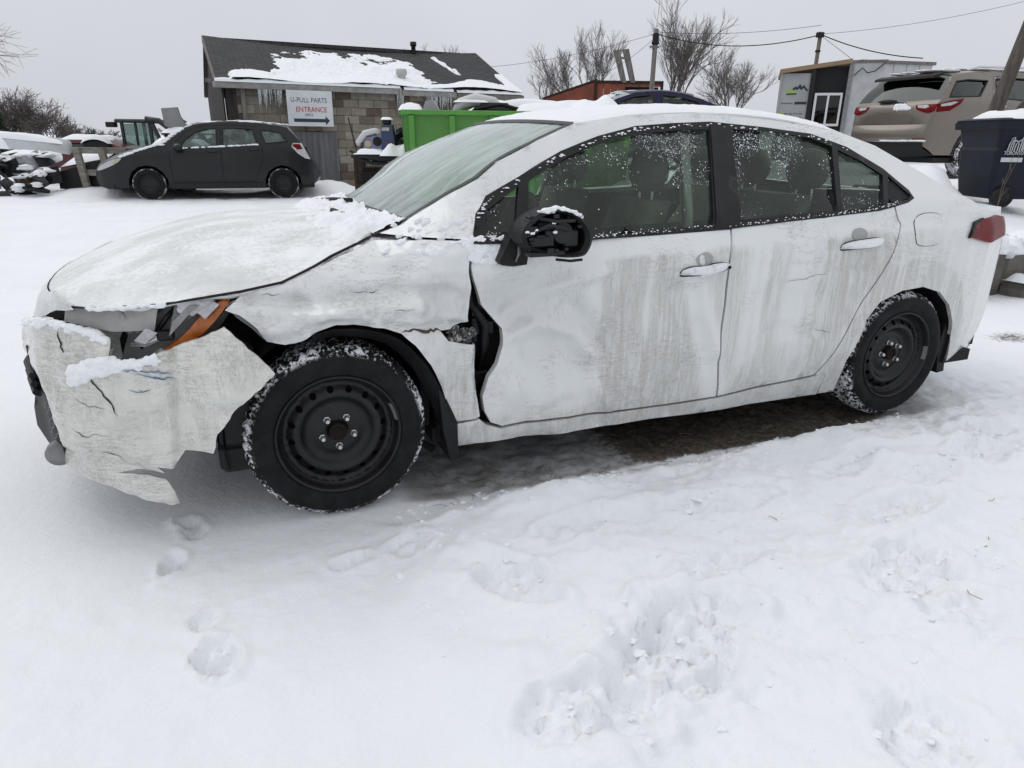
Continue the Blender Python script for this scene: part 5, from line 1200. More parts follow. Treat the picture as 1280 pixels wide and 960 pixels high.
S = dict(plan=[(-.2, .45), (-.1, .60), (.02, .71), (.25, .81), (.6, .865), (.9, .885), (3.6, .885), (3.85, .86), (4.0, .82), (4.12, .76), (4.2, .66)], belt=[(.5, .95), (1.4, 1.0), (3.6, 1.12), (4.2, 1.12)], slope=.48, wmax=.885, paint=M_DGREY, glass=M_GLASS_BG, outline=out_h,
    windows=[[(1.50, 1.015), (1.64, 1.19), (1.86, 1.34), (2.03, 1.385), (2.235, 1.405), (2.215, 1.05)], [(2.335, 1.06), (2.355, 1.41), (2.65, 1.415), (2.93, 1.395), (3.01, 1.10)], [(3.17, 1.115), (3.09, 1.375), (3.30, 1.37), (3.48, 1.33), (3.62, 1.16)]],
    doors=[[(1.33, .36), (1.30, .62), (1.31, .98), (1.42, 1.10), (1.62, 1.30), (1.85, 1.425), (2.06, 1.455), (2.295, 1.465), (2.275, 1.05), (2.26, .36)], [(2.285, .36), (2.30, 1.05), (2.32, 1.465), (2.65, 1.47), (3.0, 1.44), (3.06, 1.28), (3.10, 1.08), (3.10, .80), (2.98, .55), (2.90, .36)]],
    inner=[(1.25, .28), (1.25, .95), (4.0, 1.05), (4.05, .5), (3.86, .34), (3.8, .5), (3.46, .72), (3.1, .5), (3.05, .28)], wheels=[(.86, .31), (3.46, .31)], holes=16, floor=(.2, 4.1),
    top=[('bonnet', [(-.16, .60, -.07, .58), (-.06, .72, .06, .71), (.32, .90, .38, .83), (.75, 1.02, .75, .955), (1.05, 1.10, 1.10, 1.06)], M_DGREY, 2.6), ('windscreen', [(1.05, 1.10, 1.12, 1.065), (1.35, 1.30, 1.42, 1.27), (1.70, 1.49, 1.80, 1.465)], M_WIND, 2.6), ('roof', [(1.70, 1.49, 1.80, 1.465), (2.2, 1.55, 2.2, 1.515), (2.8, 1.56, 2.8, 1.53), (3.4, 1.53, 3.4, 1.48), (3.68, 1.48, 3.62, 1.44)], M_DGREY, 3), ('tailgate_window', [(3.68, 1.47, 3.63, 1.435), (3.95, 1.12, 3.9, 1.13)], M_GLASS_BG, 3), ('tailgate', [(3.95, 1.12, 3.9, 1.13), (4.10, .90, 4.02, .90), (4.2, .70, 4.13, .70)], M_DGREY, 3), ('rear_bumper', [(4.22, .70, 4.13, .70), (4.3, .55, 4.2, .52), (4.28, .36, 4.18, .36), (4.1, .27, 4.05, .27)], M_DGREY, 3), ('front_bumper', [(.05, .22, .1, .22), (-.15, .30, -.08, .30), (-.19, .46, -.10, .46), (-.16, .60, -.07, .585)], M_DGREY, 2.6)])
w_h = gen_car(hb, S); seats(hb, (1.95, 2.85), .62)
for s in (-1, 1):
    fn = lambda x, z: (x, s * (w_h(x, z) + .012), z); kw = dict(flip=s > 0, inward=(0, -s, 0))
    hl_ = panel('headlight', rounded([(-.07, .57), (.06, .60), (.34, .72), (.45, .825), (.34, .815), (.09, .725), (-.04, .63)]), fn, M_CLEAR, hb, .05, .02, **kw); panel('indicator', [(.26, .71), (.34, .73), (.43, .82), (.32, .80)], lambda x, z: (x, s * (w_h(x, z) + .017), z), M_AMBERC, hl_, .05, .01, **kw)
    tl_ = panel('tail_light', [(3.68, 1.06), (3.72, 1.13), (3.90, 1.13), (3.98, .96), (4.06, .80), (3.95, .82), (3.80, .92)], fn, M_CLEAR, hb, .05, .02, **kw); panel('red_lens', [(3.70, 1.08), (3.73, 1.11), (3.86, 1.11), (3.91, 1.01), (3.80, 1.00)], lambda x, z: (x, s * (w_h(x, z) + .017), z), M_RED, tl_, .05, .01, **kw)
    mr = MB().blob((1.50, s * .99, 1.03), (.09, .10, .075), 5, .06, 12, 8); mr.tube([(1.50, s * .86, .99), (1.50, s * .95, 1.0)], .03, 6); mr.build('door_mirror', M_DGREY, hb, True)
    panel('side_skirt', [(1.26, .22), (1.30, .33), (3.06, .33), (3.07, .22)], lambda x, z: (x, s * (w_h(x, z) + .02), z), M_DGREY, hb, .1, .03, **kw)
b = MB(); rr_ = random.Random(2)
for i in range(160):
    t = rr_.random(); s = -1
    if i % 3 == 0: x = rr_.uniform(1.1, 1.62); z = interp(x, [(1.1, 1.06), (1.25, 1.13), (1.42, 1.27), (1.62, 1.40)]) + .01
    elif i % 3 == 1: x = rr_.uniform(.4, 1.2); z = interp(x, [(.42, .84), (.75, .965), (1.1, 1.07)]) + .005
    else: x = rr_.uniform(1.5, 3.0); z = interp(x, [(1.5, 1.012), (2.2, 1.045), (3.0, 1.095)])
    y = s * (w_h(x, z) + .005); q = rr_.uniform(.015, .035); b.blob((x, y, z), (q * 2, q * .8, q * .55), i, .3, 6, 4)
for i in range(70): x = rr_.uniform(1.9, 3.6); y = rr_.uniform(-.55, .55); b.blob((x, y, interp(x, [(1.9, 1.52), (2.8, 1.565), (3.6, 1.50)]) - .05 * (abs(y) / .6) ** 3), (.12, .10, .02), i, .3, 8, 4)
hs_ = b.build('hatchback_snow', M_SNOW2, None, True, loc=hb.location, rot=(0, 0, -.0587)); tag(hs_, 'snow dusting on the windscreen edge, sills and roof of the dark grey hatchback', 'snow', kind='stuff')

# beige SUV on the bank, seen from behind
M_BEIGE = mat('beige_metallic_paint', (.20, .17, .142), .32, .45, col2=(.175, .15, .125), nscale=1.5, coat=.4)
SYAW = -.0377
sv = empty('parked_suv', (11.094 + 4.65 * math.cos(SYAW), 5.812 + 4.65 * math.sin(SYAW), .775), math.pi + SYAW); tag(sv, 'beige SUV seen from behind, parked up on the snowy bank at the right', 'suv')
out_s = [(0, .55), (.05, .80), (.3, .98), (.9, 1.10), (1.25, 1.22), (1.75, 1.50), (2.05, 1.60), (2.6, 1.63), (3.3, 1.615), (3.9, 1.575), (4.20, 1.53), (4.33, 1.36), (4.47, 1.16), (4.55, 1.05), (4.58, .85), (4.60, .66), (4.60, .48), (4.42, .34)] + arch(3.66, .35, .42, .34, .30) + arch(.93, .35, .42, .30, .30) + [(.2, .25), (.03, .35)]
S = dict(plan=[(-.1, .5), (0, .62), (.2, .80), (.6, .90), (.9, .92), (3.7, .92), (4.1, .90), (4.35, .86), (4.5, .81), (4.6, .74)], belt=[(.5, 1.0), (1.4, 1.10), (3.9, 1.20), (4.65, 1.22)], slope=.52, wmax=.92, paint=M_BEIGE, glass=M_GLASS_DARK, outline=out_s, Rt=.35, rim=.22,
    windows=[[(1.52, 1.15), (1.85, 1.42), (2.12, 1.51), (2.35, 1.53), (2.33, 1.18)], [(2.45, 1.18), (2.47, 1.53), (2.9, 1.53), (3.28, 1.50), (3.36, 1.22)], [(3.72, 1.23), (3.46, 1.47), (3.9, 1.47), (4.14, 1.44), (4.34, 1.20)]],
    doors=[[(1.38, .42), (1.36, 1.06), (1.80, 1.45), (2.10, 1.56), (2.39, 1.575), (2.38, 1.15), (2.36, .42)], [(2.40, .42), (2.42, 1.15), (2.43, 1.575), (2.9, 1.575), (3.30, 1.54), (3.44, 1.22), (3.42, .95), (3.20, .65), (3.12, .42)]],
    inner=[(1.3, .4), (1.3, 1.0), (4.4, 1.1), (4.5, .5), (4.1, .5), (3.66, .80), (3.2, .5), (3.1, .4)], wheels=[(.93, .35), (3.66, .35)], floor=(.2, 4.4), handle=mat('chrome_handle', (.6, .6, .6), .2, .9),
    top=[('bonnet', [(-.06, .70, .0, .62), (.0, .90, .05, .80), (.4, 1.06, .3, .98), (.95, 1.14, .95, 1.11)], M_BEIGE, 2.6), ('windscreen', [(.95, 1.14, .97, 1.115), (1.3, 1.32, 1.35, 1.27), (1.8, 1.60, 1.9, 1.55)], M_GLASS_DARK, 2.6), ('roof', [(1.8, 1.60, 1.9, 1.55), (2.3, 1.67, 2.3, 1.62), (3.2, 1.67, 3.2, 1.62), (4.0, 1.62, 3.9, 1.575), (4.32, 1.57, 4.20, 1.53)], M_BEIGE, 3), ('tailgate_window', [(4.31, 1.545, 4.20, 1.515), (4.42, 1.36, 4.33, 1.36), (4.53, 1.16, 4.47, 1.16)], M_GLASS_DARK, 3.5), ('tailgate', [(4.53, 1.16, 4.47, 1.16), (4.60, 1.09, 4.53, 1.08), (4.61, .95, 4.56, .95), (4.58, .80, 4.58, .80)], M_BEIGE, 3.5), ('rear_bumper', [(4.60, .80, 4.58, .80), (4.66, .72, 4.6, .70), (4.67, .60, 4.6, .58), (4.65, .54, 4.6, .53)], M_BEIGE, 3.5), ('bumper_cladding', [(4.655, .54, 4.60, .53), (4.66, .44, 4.59, .44), (4.58, .30, 4.42, .33)], M_BLK, 3.5), ('front_bumper', [(.1, .25, .2, .25), (-.08, .4, .03, .4), (-.06, .70, .0, .62)], M_BLK, 2.6)])
w_s = gen_car(sv, S); seats(sv, (2.0, 2.95), .72)
def rear_fn(off):
    tb = [(.3, 4.58), (.44, 4.66), (.54, 4.655), (.60, 4.67), (.72, 4.66), (.80, 4.59), (.95, 4.61), (1.09, 4.60), (1.16, 4.53), (1.36, 4.42), (1.545, 4.31)]
    te = [(.3, 4.44), (.53, 4.60), (.8, 4.58), (.95, 4.56), (1.08, 4.53), (1.16, 4.47), (1.36, 4.33), (1.53, 4.20)]
    return lambda y, z: (interp(z, tb) + off - (interp(z, tb) - interp(z, te)) * (y / .8) ** 2, y, z)
kw = dict(inward=(-1, 0, 0))
M_CHR = mat('bright_chrome', (.62, .62, .63), .18, .9)
for s in (-1, 1):
    fl = s > 0
    def L_(P): return [(s * y, z) for y, z in P]
    # wrap-round lamps: rear face part and side part
    tl_ = panel('tail_lamp', L_([(.46, 1.09), (.80, 1.10), (.79, .99), (.70, .965), (.60, .985), (.50, 1.02)]), rear_fn(.012), M_RED, sv, .04, .02, **kw)
    panel('clear_lens', L_([(.50, 1.085), (.66, 1.088), (.70, 1.06), (.64, 1.035), (.52, 1.05)]), rear_fn(.018), M_CLEAR, tl_, .04, .012, **kw)
    fn = lambda x, z, o=.012: (x, s * (w_s(x, z) + o), z); k2 = dict(flip=s > 0, inward=(0, -s, 0))
    sl_ = panel('tail_lamp', [(4.52, .98), (4.52, 1.10), (4.30, 1.155), (4.08, 1.185), (4.16, 1.10), (4.33, 1.0)], fn, M_RED, sv, .04, .02, **k2)
    panel('clear_lens', [(4.48, 1.06), (4.48, 1.095), (4.28, 1.135), (4.20, 1.13), (4.32, 1.08)], lambda x, z: fn(x, z, .018), M_CLEAR, sl_, .04, .012, **k2)
    panel('reflector', L_([(.56, .585), (.76, .59), (.76, .56), (.56, .555)]), rear_fn(.008), M_RED, sv, .05, .01, **kw)
    panel('window_chrome', [(3.44, 1.20), (3.36, 1.25), (3.29, 1.53), (3.27, 1.53), (3.33, 1.25), (3.42, 1.17)], lambda x, z: fn(x, z, .008), M_CHR, sv, .05, .01, **k2)
    MB().tube([(2.2, s * .66, 1.67), (2.3, s * .66, 1.70), (3.6, s * .655, 1.675), (3.85, s * .65, 1.62)], .018, 6).build('roof_rail', M_CHR, sv, True)
    panel('arch_cladding', arch(3.66, .35, .42, .36, .32, 12) + arch(3.66, .35, .47, .34, .30, 12)[::-1], lambda x, z: fn(x, z, .006), M_BLK, sv, .06, .01, **k2)
    panel('sill_cladding', [(1.35, .28), (1.35, .44), (3.2, .44), (3.2, .28)], lambda x, z: fn(x, z, .006), M_BLK, sv, .1, .01, **k2)
panel('plate_recess', [(-.36, .97), (.36, .97), (.46, .88), (.40, .815), (-.40, .815), (-.46, .88)], rear_fn(.004), M_BEIGE, sv, .06, .008, **kw)
panel('badge_strip', [(-.28, 1.005), (.30, 1.005), (.30, 1.035), (-.28, 1.035)], rear_fn(.008), M_BEIGE, sv, .06, .008, **kw)
panel('bumper_trim', [(-.78, .535), (.78, .535), (.78, .55), (-.78, .55)], rear_fn(.012), M_CHR, sv, .06, .01, **kw)
MB().hexa([(4.30, -.60, 1.525), (4.46, -.56, 1.49), (4.46, .56, 1.49), (4.30, .60, 1.525), (4.28, -.60, 1.575), (4.45, -.56, 1.53), (4.45, .56, 1.53), (4.28, .60, 1.575)]).build('spoiler', M_BLK, sv)
b = MB(); b.blob((4.56, -.12, 1.165), (.045, .20, .030), 3, .05, 12, 7); b.tube([(4.57, -.02, 1.15), (4.585, .22, 1.13), (4.585, .28, 1.12)], .012, 6); b.build('rear_wiper', M_BLK, sv, True)
b = MB(); rr_ = random.Random(9)
for i in range(60): y = rr_.uniform(.10, .36); z = 1.07 + rr_.uniform(-.03, .03); x, yy, zz = rear_fn(.012)(y, z); b.blob((x, yy, zz), (.02, .035, .025), i, .3, 7, 5)
for i in range(80): x = rr_.uniform(2.1, 4.15); y = rr_.uniform(-.5, .5); b.blob((x, y, 1.675 - .08 * max(0, x - 3.5) - .04 * (abs(y) / .6) ** 3), (.2, .13, .02), i, .3, 8, 4)
for i in range(30): y = rr_.uniform(.0, .75); x, yy, zz = rear_fn(.02)(y, .555); b.blob((x, yy, zz), (.02, .05, .012), i, .3, 6, 4)
o = b.build('suv_snow', M_SNOW2, None, True, loc=sv.location, rot=(0, 0, math.pi + SYAW)); tag(o, 'snow smeared on the tailgate, bumper lip and roof of the beige SUV', 'snow', kind='stuff')

# blue sedan behind, only its roof shows above the white sedan
M_BLUEP = mat('dark_blue_paint', (.008, .009, .038), .4, spec=.25, col2=(.010, .011, .046), nscale=2)
BYAW = -.30
bs = empty('parked_blue_sedan', (6.25, 10.0, .76), BYAW); tag(bs, 'dark blue sedan standing behind the white sedan, only its snow-dusted roof showing', 'car')
out_b = [(0, .5), (.05, .72), (.5, .84), (1.1, .95), (1.35, 1.06), (1.75, 1.26), (2.1, 1.37), (2.5, 1.40), (2.95, 1.37), (3.35, 1.27), (3.75, 1.10), (4.1, 1.0), (4.5, .96), (4.58, .75), (4.6, .45), (4.35, .25)] + arch(3.65, .31, .375, .25, .22) + arch(.95, .31, .375, .22, .22) + [(.2, .22), (.02, .32)]
S = dict(plan=[(-.1, .45), (0, .6), (.2, .76), (.6, .86), (.95, .89), (3.8, .89), (4.3, .84), (4.5, .74), (4.6, .6)], belt=[(.5, .9), (1.4, .95), (3.4, 1.02), (4.6, 1.03)], slope=.62, wmax=.89, paint=M_BLUEP, glass=M_GLASS, outline=out_b,
    windows=[[(1.55, 1.0), (1.80, 1.19), (2.05, 1.295), (2.45, 1.33), (2.42, 1.01)], [(2.56, 1.02), (2.6, 1.33), (2.93, 1.30), (3.25, 1.215), (3.42, 1.07)]], inner=[(1.3, .3), (1.3, .92), (3.6, 1.0), (4.3, .9), (4.3, .4), (4.05, .4), (3.65, .70), (3.25, .4), (3.2, .3)], wheels=[(.95, .31), (3.65, .31)], floor=(.2, 4.4),
    top=[('bonnet', [(-.05, .5, 0, .5), (0, .78, .05, .72), (.5, .93, .5, .84), (1.08, 1.0, 1.12, .955)], M_BLUEP, 2.4), ('windscreen', [(1.08, 1.0, 1.15, .965), (1.5, 1.22, 1.6, 1.18), (1.9, 1.41, 2.0, 1.34)], M_WIND, 2.4), ('roof', [(1.9, 1.41, 2.0, 1.34), (2.4, 1.45, 2.5, 1.40), (2.9, 1.435, 2.95, 1.37), (3.3, 1.385, 3.2, 1.31)], M_BLUEP, 3), ('rear_window', [(3.3, 1.385, 3.2, 1.31), (3.7, 1.22, 3.5, 1.21), (4.0, 1.07, 3.8, 1.085)], M_GLASS_DARK, 2.6), ('trunk_lid', [(4.0, 1.07, 3.8, 1.085), (4.5, 1.03, 4.45, .965)], M_BLUEP, 2.6), ('rear_bumper', [(4.5, 1.03, 4.48, .96), (4.6, .75, 4.55, .75), (4.62, .4, 4.55, .4)], M_BLUEP, 2.6)])
w_b = gen_car(bs, S); seats(bs, (2.1, 3.0), .5)
for s in (-1, 1): MB().blob((1.62, s * .99, 1.02), (.09, .11, .075), 5, .06, 12, 8).tube([(1.58, s * .84, .98), (1.62, s * .95, .99)], .03, 6).build('door_mirror', M_BLUEP, bs, True)
b = MB(); rr_ = random.Random(8)
for i in range(34): x = rr_.uniform(1.65, 2.15); y = rr_.uniform(-.5, .5); b.blob((x, y, interp(x, [(1.65, 1.27), (1.9, 1.405), (2.5, 1.45)]) - .05 * (abs(y) / .6) ** 2), (.10, .10, .015), i, .3, 8, 4)
o = b.build('sedan_roof_snow', M_SNOW2, None, True, loc=bs.location, rot=(0, 0, BYAW)); tag(o, 'thin snow on the roof front of the dark blue sedan', 'snow', kind='stuff')
# ================================================================== yard things
def snowcap(b, x0, x1, y0, y1, z, h, seed=0, nx=16, ny=8, fn=None):
    """a soft cap of snow over a flat top"""
    V = []; 
    for j in range(ny + 1):
        for i in range(nx + 1):
            u, v = i / nx, j / ny; e_ = min(1, min(u, 1 - u) * 5) ** .5 * min(1, min(v, 1 - v) * 4) ** .5
            p = (x0 + (x1 - x0) * u, y0 + (y1 - y0) * v, z - .01 + h * e_ * (1 + .5 * noise.noise(Vector((u * 4, v * 3, seed)))))
            V.append(fn(*p) if fn else p)
    n = nx + 1; b.add(V, [(j * n + i, j * n + i + 1, j * n + n + i + 1, j * n + n + i) for j in range(ny) for i in range(nx)]); return b
# green roll-off dumpster
M_GREEN = mat('green_dumpster_paint', (.09, .25, .045), .5, col2=(.06, .19, .03), nscale=2.2, bump=.08, bscale=8); M_GREEN2 = mat('green_rib_paint', (.085, .29, .04), .4, col2=(.06, .22, .03), nscale=4)
dz = .05; dp = empty('green_dumpster', (3.44, 7.62, dz), -.33); tag(dp, 'bright green roll-off dumpster heaped with car parts, behind the windscreen of the white sedan', 'dumpster')
DL, DW, DH = 3.3, 1.9, 1.60
MB().hexa([(0, 0, .15), (DL, 0, .15), (DL, .05, .15), (0, .05, .15), (-.06, -.10, DH), (DL + .06, -.10, DH), (DL + .06, -.05, DH), (-.06, -.05, DH)]).build('side_wall', M_GREEN, dp)
MB().hexa([(0, DW, .15), (DL, DW, .15), (DL, DW + .05, .15), (0, DW + .05, .15), (-.06, DW + .05, DH), (DL + .06, DW + .05, DH), (DL + .06, DW + .10, DH), (-.06, DW + .10, DH)]).build('side_wall', M_GREEN, dp)
MB().hexa([(0, .05, .15), (.05, .05, .15), (.05, DW, .15), (0, DW, .15), (-.06, -.05, DH), (-.01, -.05, DH), (-.01, DW + .05, DH), (-.06, DW + .05, DH)]).build('end_wall', M_GREEN, dp)
MB().hexa([(DL - .05, .05, .15), (DL, .05, .15), (DL, DW, .15), (DL - .05, DW, .15), (DL + .01, -.05, DH), (DL + .06, -.05, DH), (DL + .06, DW + .05, DH), (DL + .01, DW + .05, DH)]).build('end_wall', M_GREEN, dp)
MB().box((0, 0, .12), (DL, DW, .18)).build('floor', M_GREEN, dp)
for a, c in (((-.10, -.16, DH - .04), (DL + .10, -.05, DH + .03)), ((-.10, DW + .05, DH - .04), (DL + .10, DW + .16, DH + .03)), ((-.13, -.05, DH - .04), (-.03, DW + .05, DH + .03)), ((DL + .0, -.05, DH - .04), (DL + .1, DW + .05, DH + .03))): MB().box(a, c, .01).build('top_rail', M_GREEN2, dp)
for x in (.02, .62, 1.22, 1.82, 2.42, 3.02):
    MB().hexa([(x, -.07, .2), (x + .08, -.07, .2), (x + .08, .0, .2), (x, .0, .2), (x - .01, -.17, DH - .05), (x + .07, -.17, DH - .05), (x + .07, -.09, DH - .05), (x - .01, -.09, DH - .05)]).build('rib', M_GREEN2, dp)
for y in (.3, .9, 1.5): MB().hexa([(-.06, y, .2), (0, y, .2), (0, y + .08, .2), (-.06, y + .08, .2), (-.13, y, DH - .05), (-.05, y, DH - .05), (-.05, y + .08, DH - .05), (-.13, y + .08, DH - .05)]).build('end_rib', M_GREEN2, dp)
def dlp(x, y, z): c, s = math.cos(-.33), math.sin(-.33); return (3.44 + x * c - y * s, 7.62 + x * s + y * c, dz + z)
b = MB(); b.tube([(0, 0, 0), (.12, .03, .16), (.34, .06, .22), (.62, .06, .18), (.78, .05, .05)], [.05, .09, .10, .09, .05], 8); o = b.build('scrap_bumper', mat('scrap_white', (.55, .56, .56), .5), None, True, loc=dlp(.66, .35, DH - .02), rot=(0, 0, -.33)); tag(o, 'white bumper cover lying across the top of the green dumpster', 'bumper')
b = MB(); b.box((0, 0, 0), (.75, .5, .14), .04).box((.1, .05, .1), (.55, .4, .2), .03).tube([(.0, .0, .1), (.4, -.06, .17), (.8, 0, .08)], .03, 6); o = b.build('black_door_lining', M_BLK, None, False, loc=dlp(.98, .2, DH - .04), rot=(0, .0, -.25)); tag(o, 'black plastic car panel on top of the green dumpster beside the white bumper', 'car part')
b = MB(); b.hexa([(0, 0, 0), (.30, 0, 0), (.30, .3, 0), (0, .3, 0), (.06, .05, .17), (.16, .05, .19), (.2, .25, .18), (.05, .25, .17)]); o = b.build('scrap_bag', mat('grey_film', (.28, .28, .29), .5, bump=.6, bscale=12), None, False, loc=dlp(.18, .25, DH), rot=(0, 0, -.33)); tag(o, 'crumpled grey sheet sticking out at the left end of the green dumpster', 'sheet')
b = MB(); snowcap(b, -.14, .2, -.15, .6, DH + .03, .10, 3); snowcap(b, 1.6, 2.6, -.05, 1.2, DH + .03, .14, 5); snowcap(b, 2.5, 3.3, -.1, 1.5, DH + .03, .2, 6); snowcap(b, .66, 1.2, .28, .5, DH + .17, .05, 7)
o = b.build('dumpster_snow', M_SNOW2, None, True, loc=(3.44, 7.62, dz), rot=(0, 0, -.33)); tag(o, 'snow on the rim and load of the green dumpster', 'snow', kind='stuff')

M_SCRAP = [mat('scrap_black', (.007, .007, .008), .5, spec=.3), mat('scrap_dark_grey', (.05, .05, .052), .5, .3), M_RUST, mat('scrap_navy', (.015, .022, .05), .4), mat('scrap_silver', (.30, .31, .32), .4, .5), mat('scrap_maroon', (.10, .02, .022), .45)]
# rusty wire basket with parts
cg = empty('wire_basket', (2.72, 8.38, .03), -.36); tag(cg, 'rusty wire basket full of car parts between the barn and the green dumpster', 'basket')
CW, CD, CH = .92, .9, .98
for x in (0, CW - .05):
    for y in (0, CD - .05): MB().box((x, y, 0), (x + .05, y + .05, CH), .005).build('post', M_RUST, cg)
for z in (.12, .5, CH - .05):
    for a, c in (((.05, .0, z), (CW - .05, .045, z + .05)), ((.05, CD - .045, z), (CW - .05, CD, z + .05)), ((0, .05, z), (.045, CD - .05, z + .05)), ((CW - .045, .05, z), (CW, CD - .05, z + .05))): MB().box(a, c).build('rail', M_RUST, cg)
b = MB()
for i in range(1, 22):
    x = CW * i / 22; b.box((x - .003, .02, .12), (x + .003, .026, CH))
for i in range(1, 16): b.box((.03, .014, .12 + i * .055), (CW - .03, .019, .126 + i * .055))
for i in range(1, 20):
    y = CD * i / 20; b.box((.02, y - .003, .12), (.026, y + .003, CH))
b.build('wire_mesh', M_RUST, cg); MB().box((.06, .06, .1), (CW - .06, CD - .06, .8), .05).build('basket_floor', M_DARK, cg)
def clp(x, y, z): c, s = math.cos(-.36), math.sin(-.36); return (2.72 + x * c - y * s, 8.38 + x * s + y * c, .03 + z)
b = MB(); b.tube([(-.04, -.01, 1.06), (.1, -.06, 1.0), (.45, -.08, .95), (.8, -.06, .98), (.93, .0, 1.06)], [.02, .045, .055, .045, .02], 8); b.tube([(-.02, .0, .98), (.3, -.07, .88), (.75, -.07, .87), (.92, -.02, .95)], .028, 7); o = b.build('scrap_bumper', M_BLK, None, True, loc=(2.72, 8.38, .03), rot=(0, 0, -.36)); tag(o, 'black bumper laid over the front rim of the rusty wire basket', 'bumper')
b = MB(); b.tube([(.02, .30, 1.02), (.04, .28, 1.18), (.16, .27, 1.32), (.32, .28, 1.36), (.45, .3, 1.33)], [.03, .045, .05, .045, .03], 8); o = b.build('scrap_fender', mat('scrap_white', (.55, .56, .56), .5), None, True, loc=(2.72, 8.38, .03), rot=(0, 0, -.36)); tag(o, 'curved white fender sticking up at the left of the rusty wire basket', 'car part')
b = MB(); b.hexa([(.10, .30, 1.05), (.45, .28, 1.05), (.45, .36, 1.05), (.10, .38, 1.05), (.16, .30, 1.26), (.42, .28, 1.30), (.42, .34, 1.30), (.16, .36, 1.26)]); lp_ = b.build('scrap_lamp', mat('violet_plastic', (.16, .16, .33), .35, col2=(.28, .28, .42), nscale=9), None, False, loc=(2.72, 8.38, .03), rot=(0, 0, -.36)); tag(lp_, 'violet-tinted scrap headlamp lying in the rusty wire basket', 'headlamp')
MB().lathe([(0, -.01), (.055, -.008), (.06, .02)], 12, 'y', (.20, .28, 1.16)).build('bulb_hole', M_AMBERC, lp_); MB().lathe([(0, -.012), (.07, -.01), (.075, .02)], 12, 'y', (.35, .275, 1.20)).build('bulb_hole', M_DARK, lp_)
M_NAVY = mat('navy_plastic', (.02, .035, .09), .45, col2=(.03, .045, .11), nscale=6)
jg = MB().hexa([(.42, .22, 1.04), (.66, .20, 1.04), (.68, .40, 1.04), (.44, .42, 1.04), (.43, .22, 1.44), (.60, .20, 1.45), (.61, .38, 1.45), (.44, .40, 1.44)]).build('oil_jug', M_NAVY, None, False, loc=(2.72, 8.38, .03), rot=(0, 0, -.36)); tag(jg, 'navy blue plastic jug standing in the rusty wire basket', 'jug')
MB().box((.45, .22, 1.45), (.58, .36, 1.54), .02).build('cap', M_BLK, jg); MB().box((.44, .205, 1.36), (.575, .222, 1.41)).build('paper_label', M_FOAM, jg); MB().hexa([(.52, .19, 1.10), (.57, .19, 1.10), (.57, .215, 1.10), (.52, .215, 1.10), (.51, .19, 1.18), (.55, .19, 1.18), (.55, .215, 1.18), (.51, .215, 1.18)]).build('red_mark', M_SRED, jg)
for pts, nm, lb in (([(.05, .15, 1.0), (-.02, .12, 1.35), (-.06, .12, 1.55)], 'scrap_rod', 'thin dark rod leaning out of the left of the rusty wire basket'),):
    o = MB().tube(pts, .012, 5).build(nm, M_STEEL, None, True, loc=(2.72, 8.38, .03), rot=(0, 0, -.36)); tag(o, lb, 'rod')
b = MB(); b.blob((.80, .32, 1.12), (.14, .18, .14), 3, .35, 12, 8); b.tube([(.70, .3, 1.2), (.82, .3, 1.28), (.95, .25, 1.05)], .03, 6); o = b.build('scrap_engine_part', M_STEEL, None, False, loc=(2.72, 8.38, .03), rot=(0, 0, -.36)); tag(o, 'dark lump of engine parts at the right of the rusty wire basket', 'engine part')
for x_, y_, z_, s_, lb in ((.22, .55, 1.10, .17, 'black plastic lump behind the violet lamp in the rusty wire basket'), (.70, .55, 1.16, .18, 'dark scrap lump behind the navy jug in the rusty wire basket'), (.92, .15, 1.02, .12, 'small dark scrap lump at the right rim of the rusty wire basket')):
    o = MB().blob((x_, y_, z_), (s_, s_, s_ * 1.1), int(z_ * 100), .45, 10, 8).tube([(x_ - s_, y_, z_), (x_, y_ - s_, z_ + s_), (x_ + s_, y_, z_ - .05)], .03, 6).build('scrap_lump', M_SCRAP[0], None, False, loc=(2.72, 8.38, .03), rot=(0, 0, -.36)); tag(o, lb, 'car part')
b = MB(); snowcap(b, .02, .50, -.12, .35, 1.02, .07, 2); snowcap(b, .44, .90, -.18, .28, 1.0, .15, 9); snowcap(b, .43, .60, .2, .4, 1.535, .04, 4, 8, 5); rr_ = random.Random(6)
for i in range(40): b.blob((rr_.uniform(.85, 1.2), rr_.uniform(-.1, .4), rr_.uniform(.75, 1.0)), (.06, .05, .05), i, .35, 6, 4)
o = b.build('basket_snow', M_SNOW2, None, True, loc=(2.72, 8.38, .03), rot=(0, 0, -.36)); tag(o, 'snow heaped on the parts in the rusty wire basket', 'snow', kind='stuff')

# wooden barrier at the left
M_BARR = mat('weathered_barrier_wood', (.15, .135, .115), .9, col2=(.27, .25, .22), nscale=4, stretch=(1, 1, 6), bump=.3)
br_ = empty('wooden_barrier', (-2.02, 14.65, .06), -.36); br_.scale = (1.12, 1, 1.08); tag(br_, 'grey wooden barrier of three leaning posts and two rails beside the dark grey hatchback', 'barrier')
for x, dx in ((.0, .10), (.46, .12), (.86, .08)): MB().hexa([(x + dx, -.05, -.05), (x + dx + .12, -.05, -.05), (x + dx + .12, .04, -.05), (x + dx, .04, -.05), (x, -.05, .90), (x + .12, -.05, .90), (x + .12, .04, .90), (x, .04, .90)]).build('post', M_BARR, br_)
MB().box((-.02, .045, .78), (1.06, .10, .90), .008).build('rail', M_BARR, br_); MB().box((.07, .045, .36), (1.08, .10, .48), .008).build('rail', M_BARR, br_)
b = MB(); b.box((.2, -.25, -.02), (1.15, .3, .05), .01); b.build('base_board', M_DKWOOD, br_)

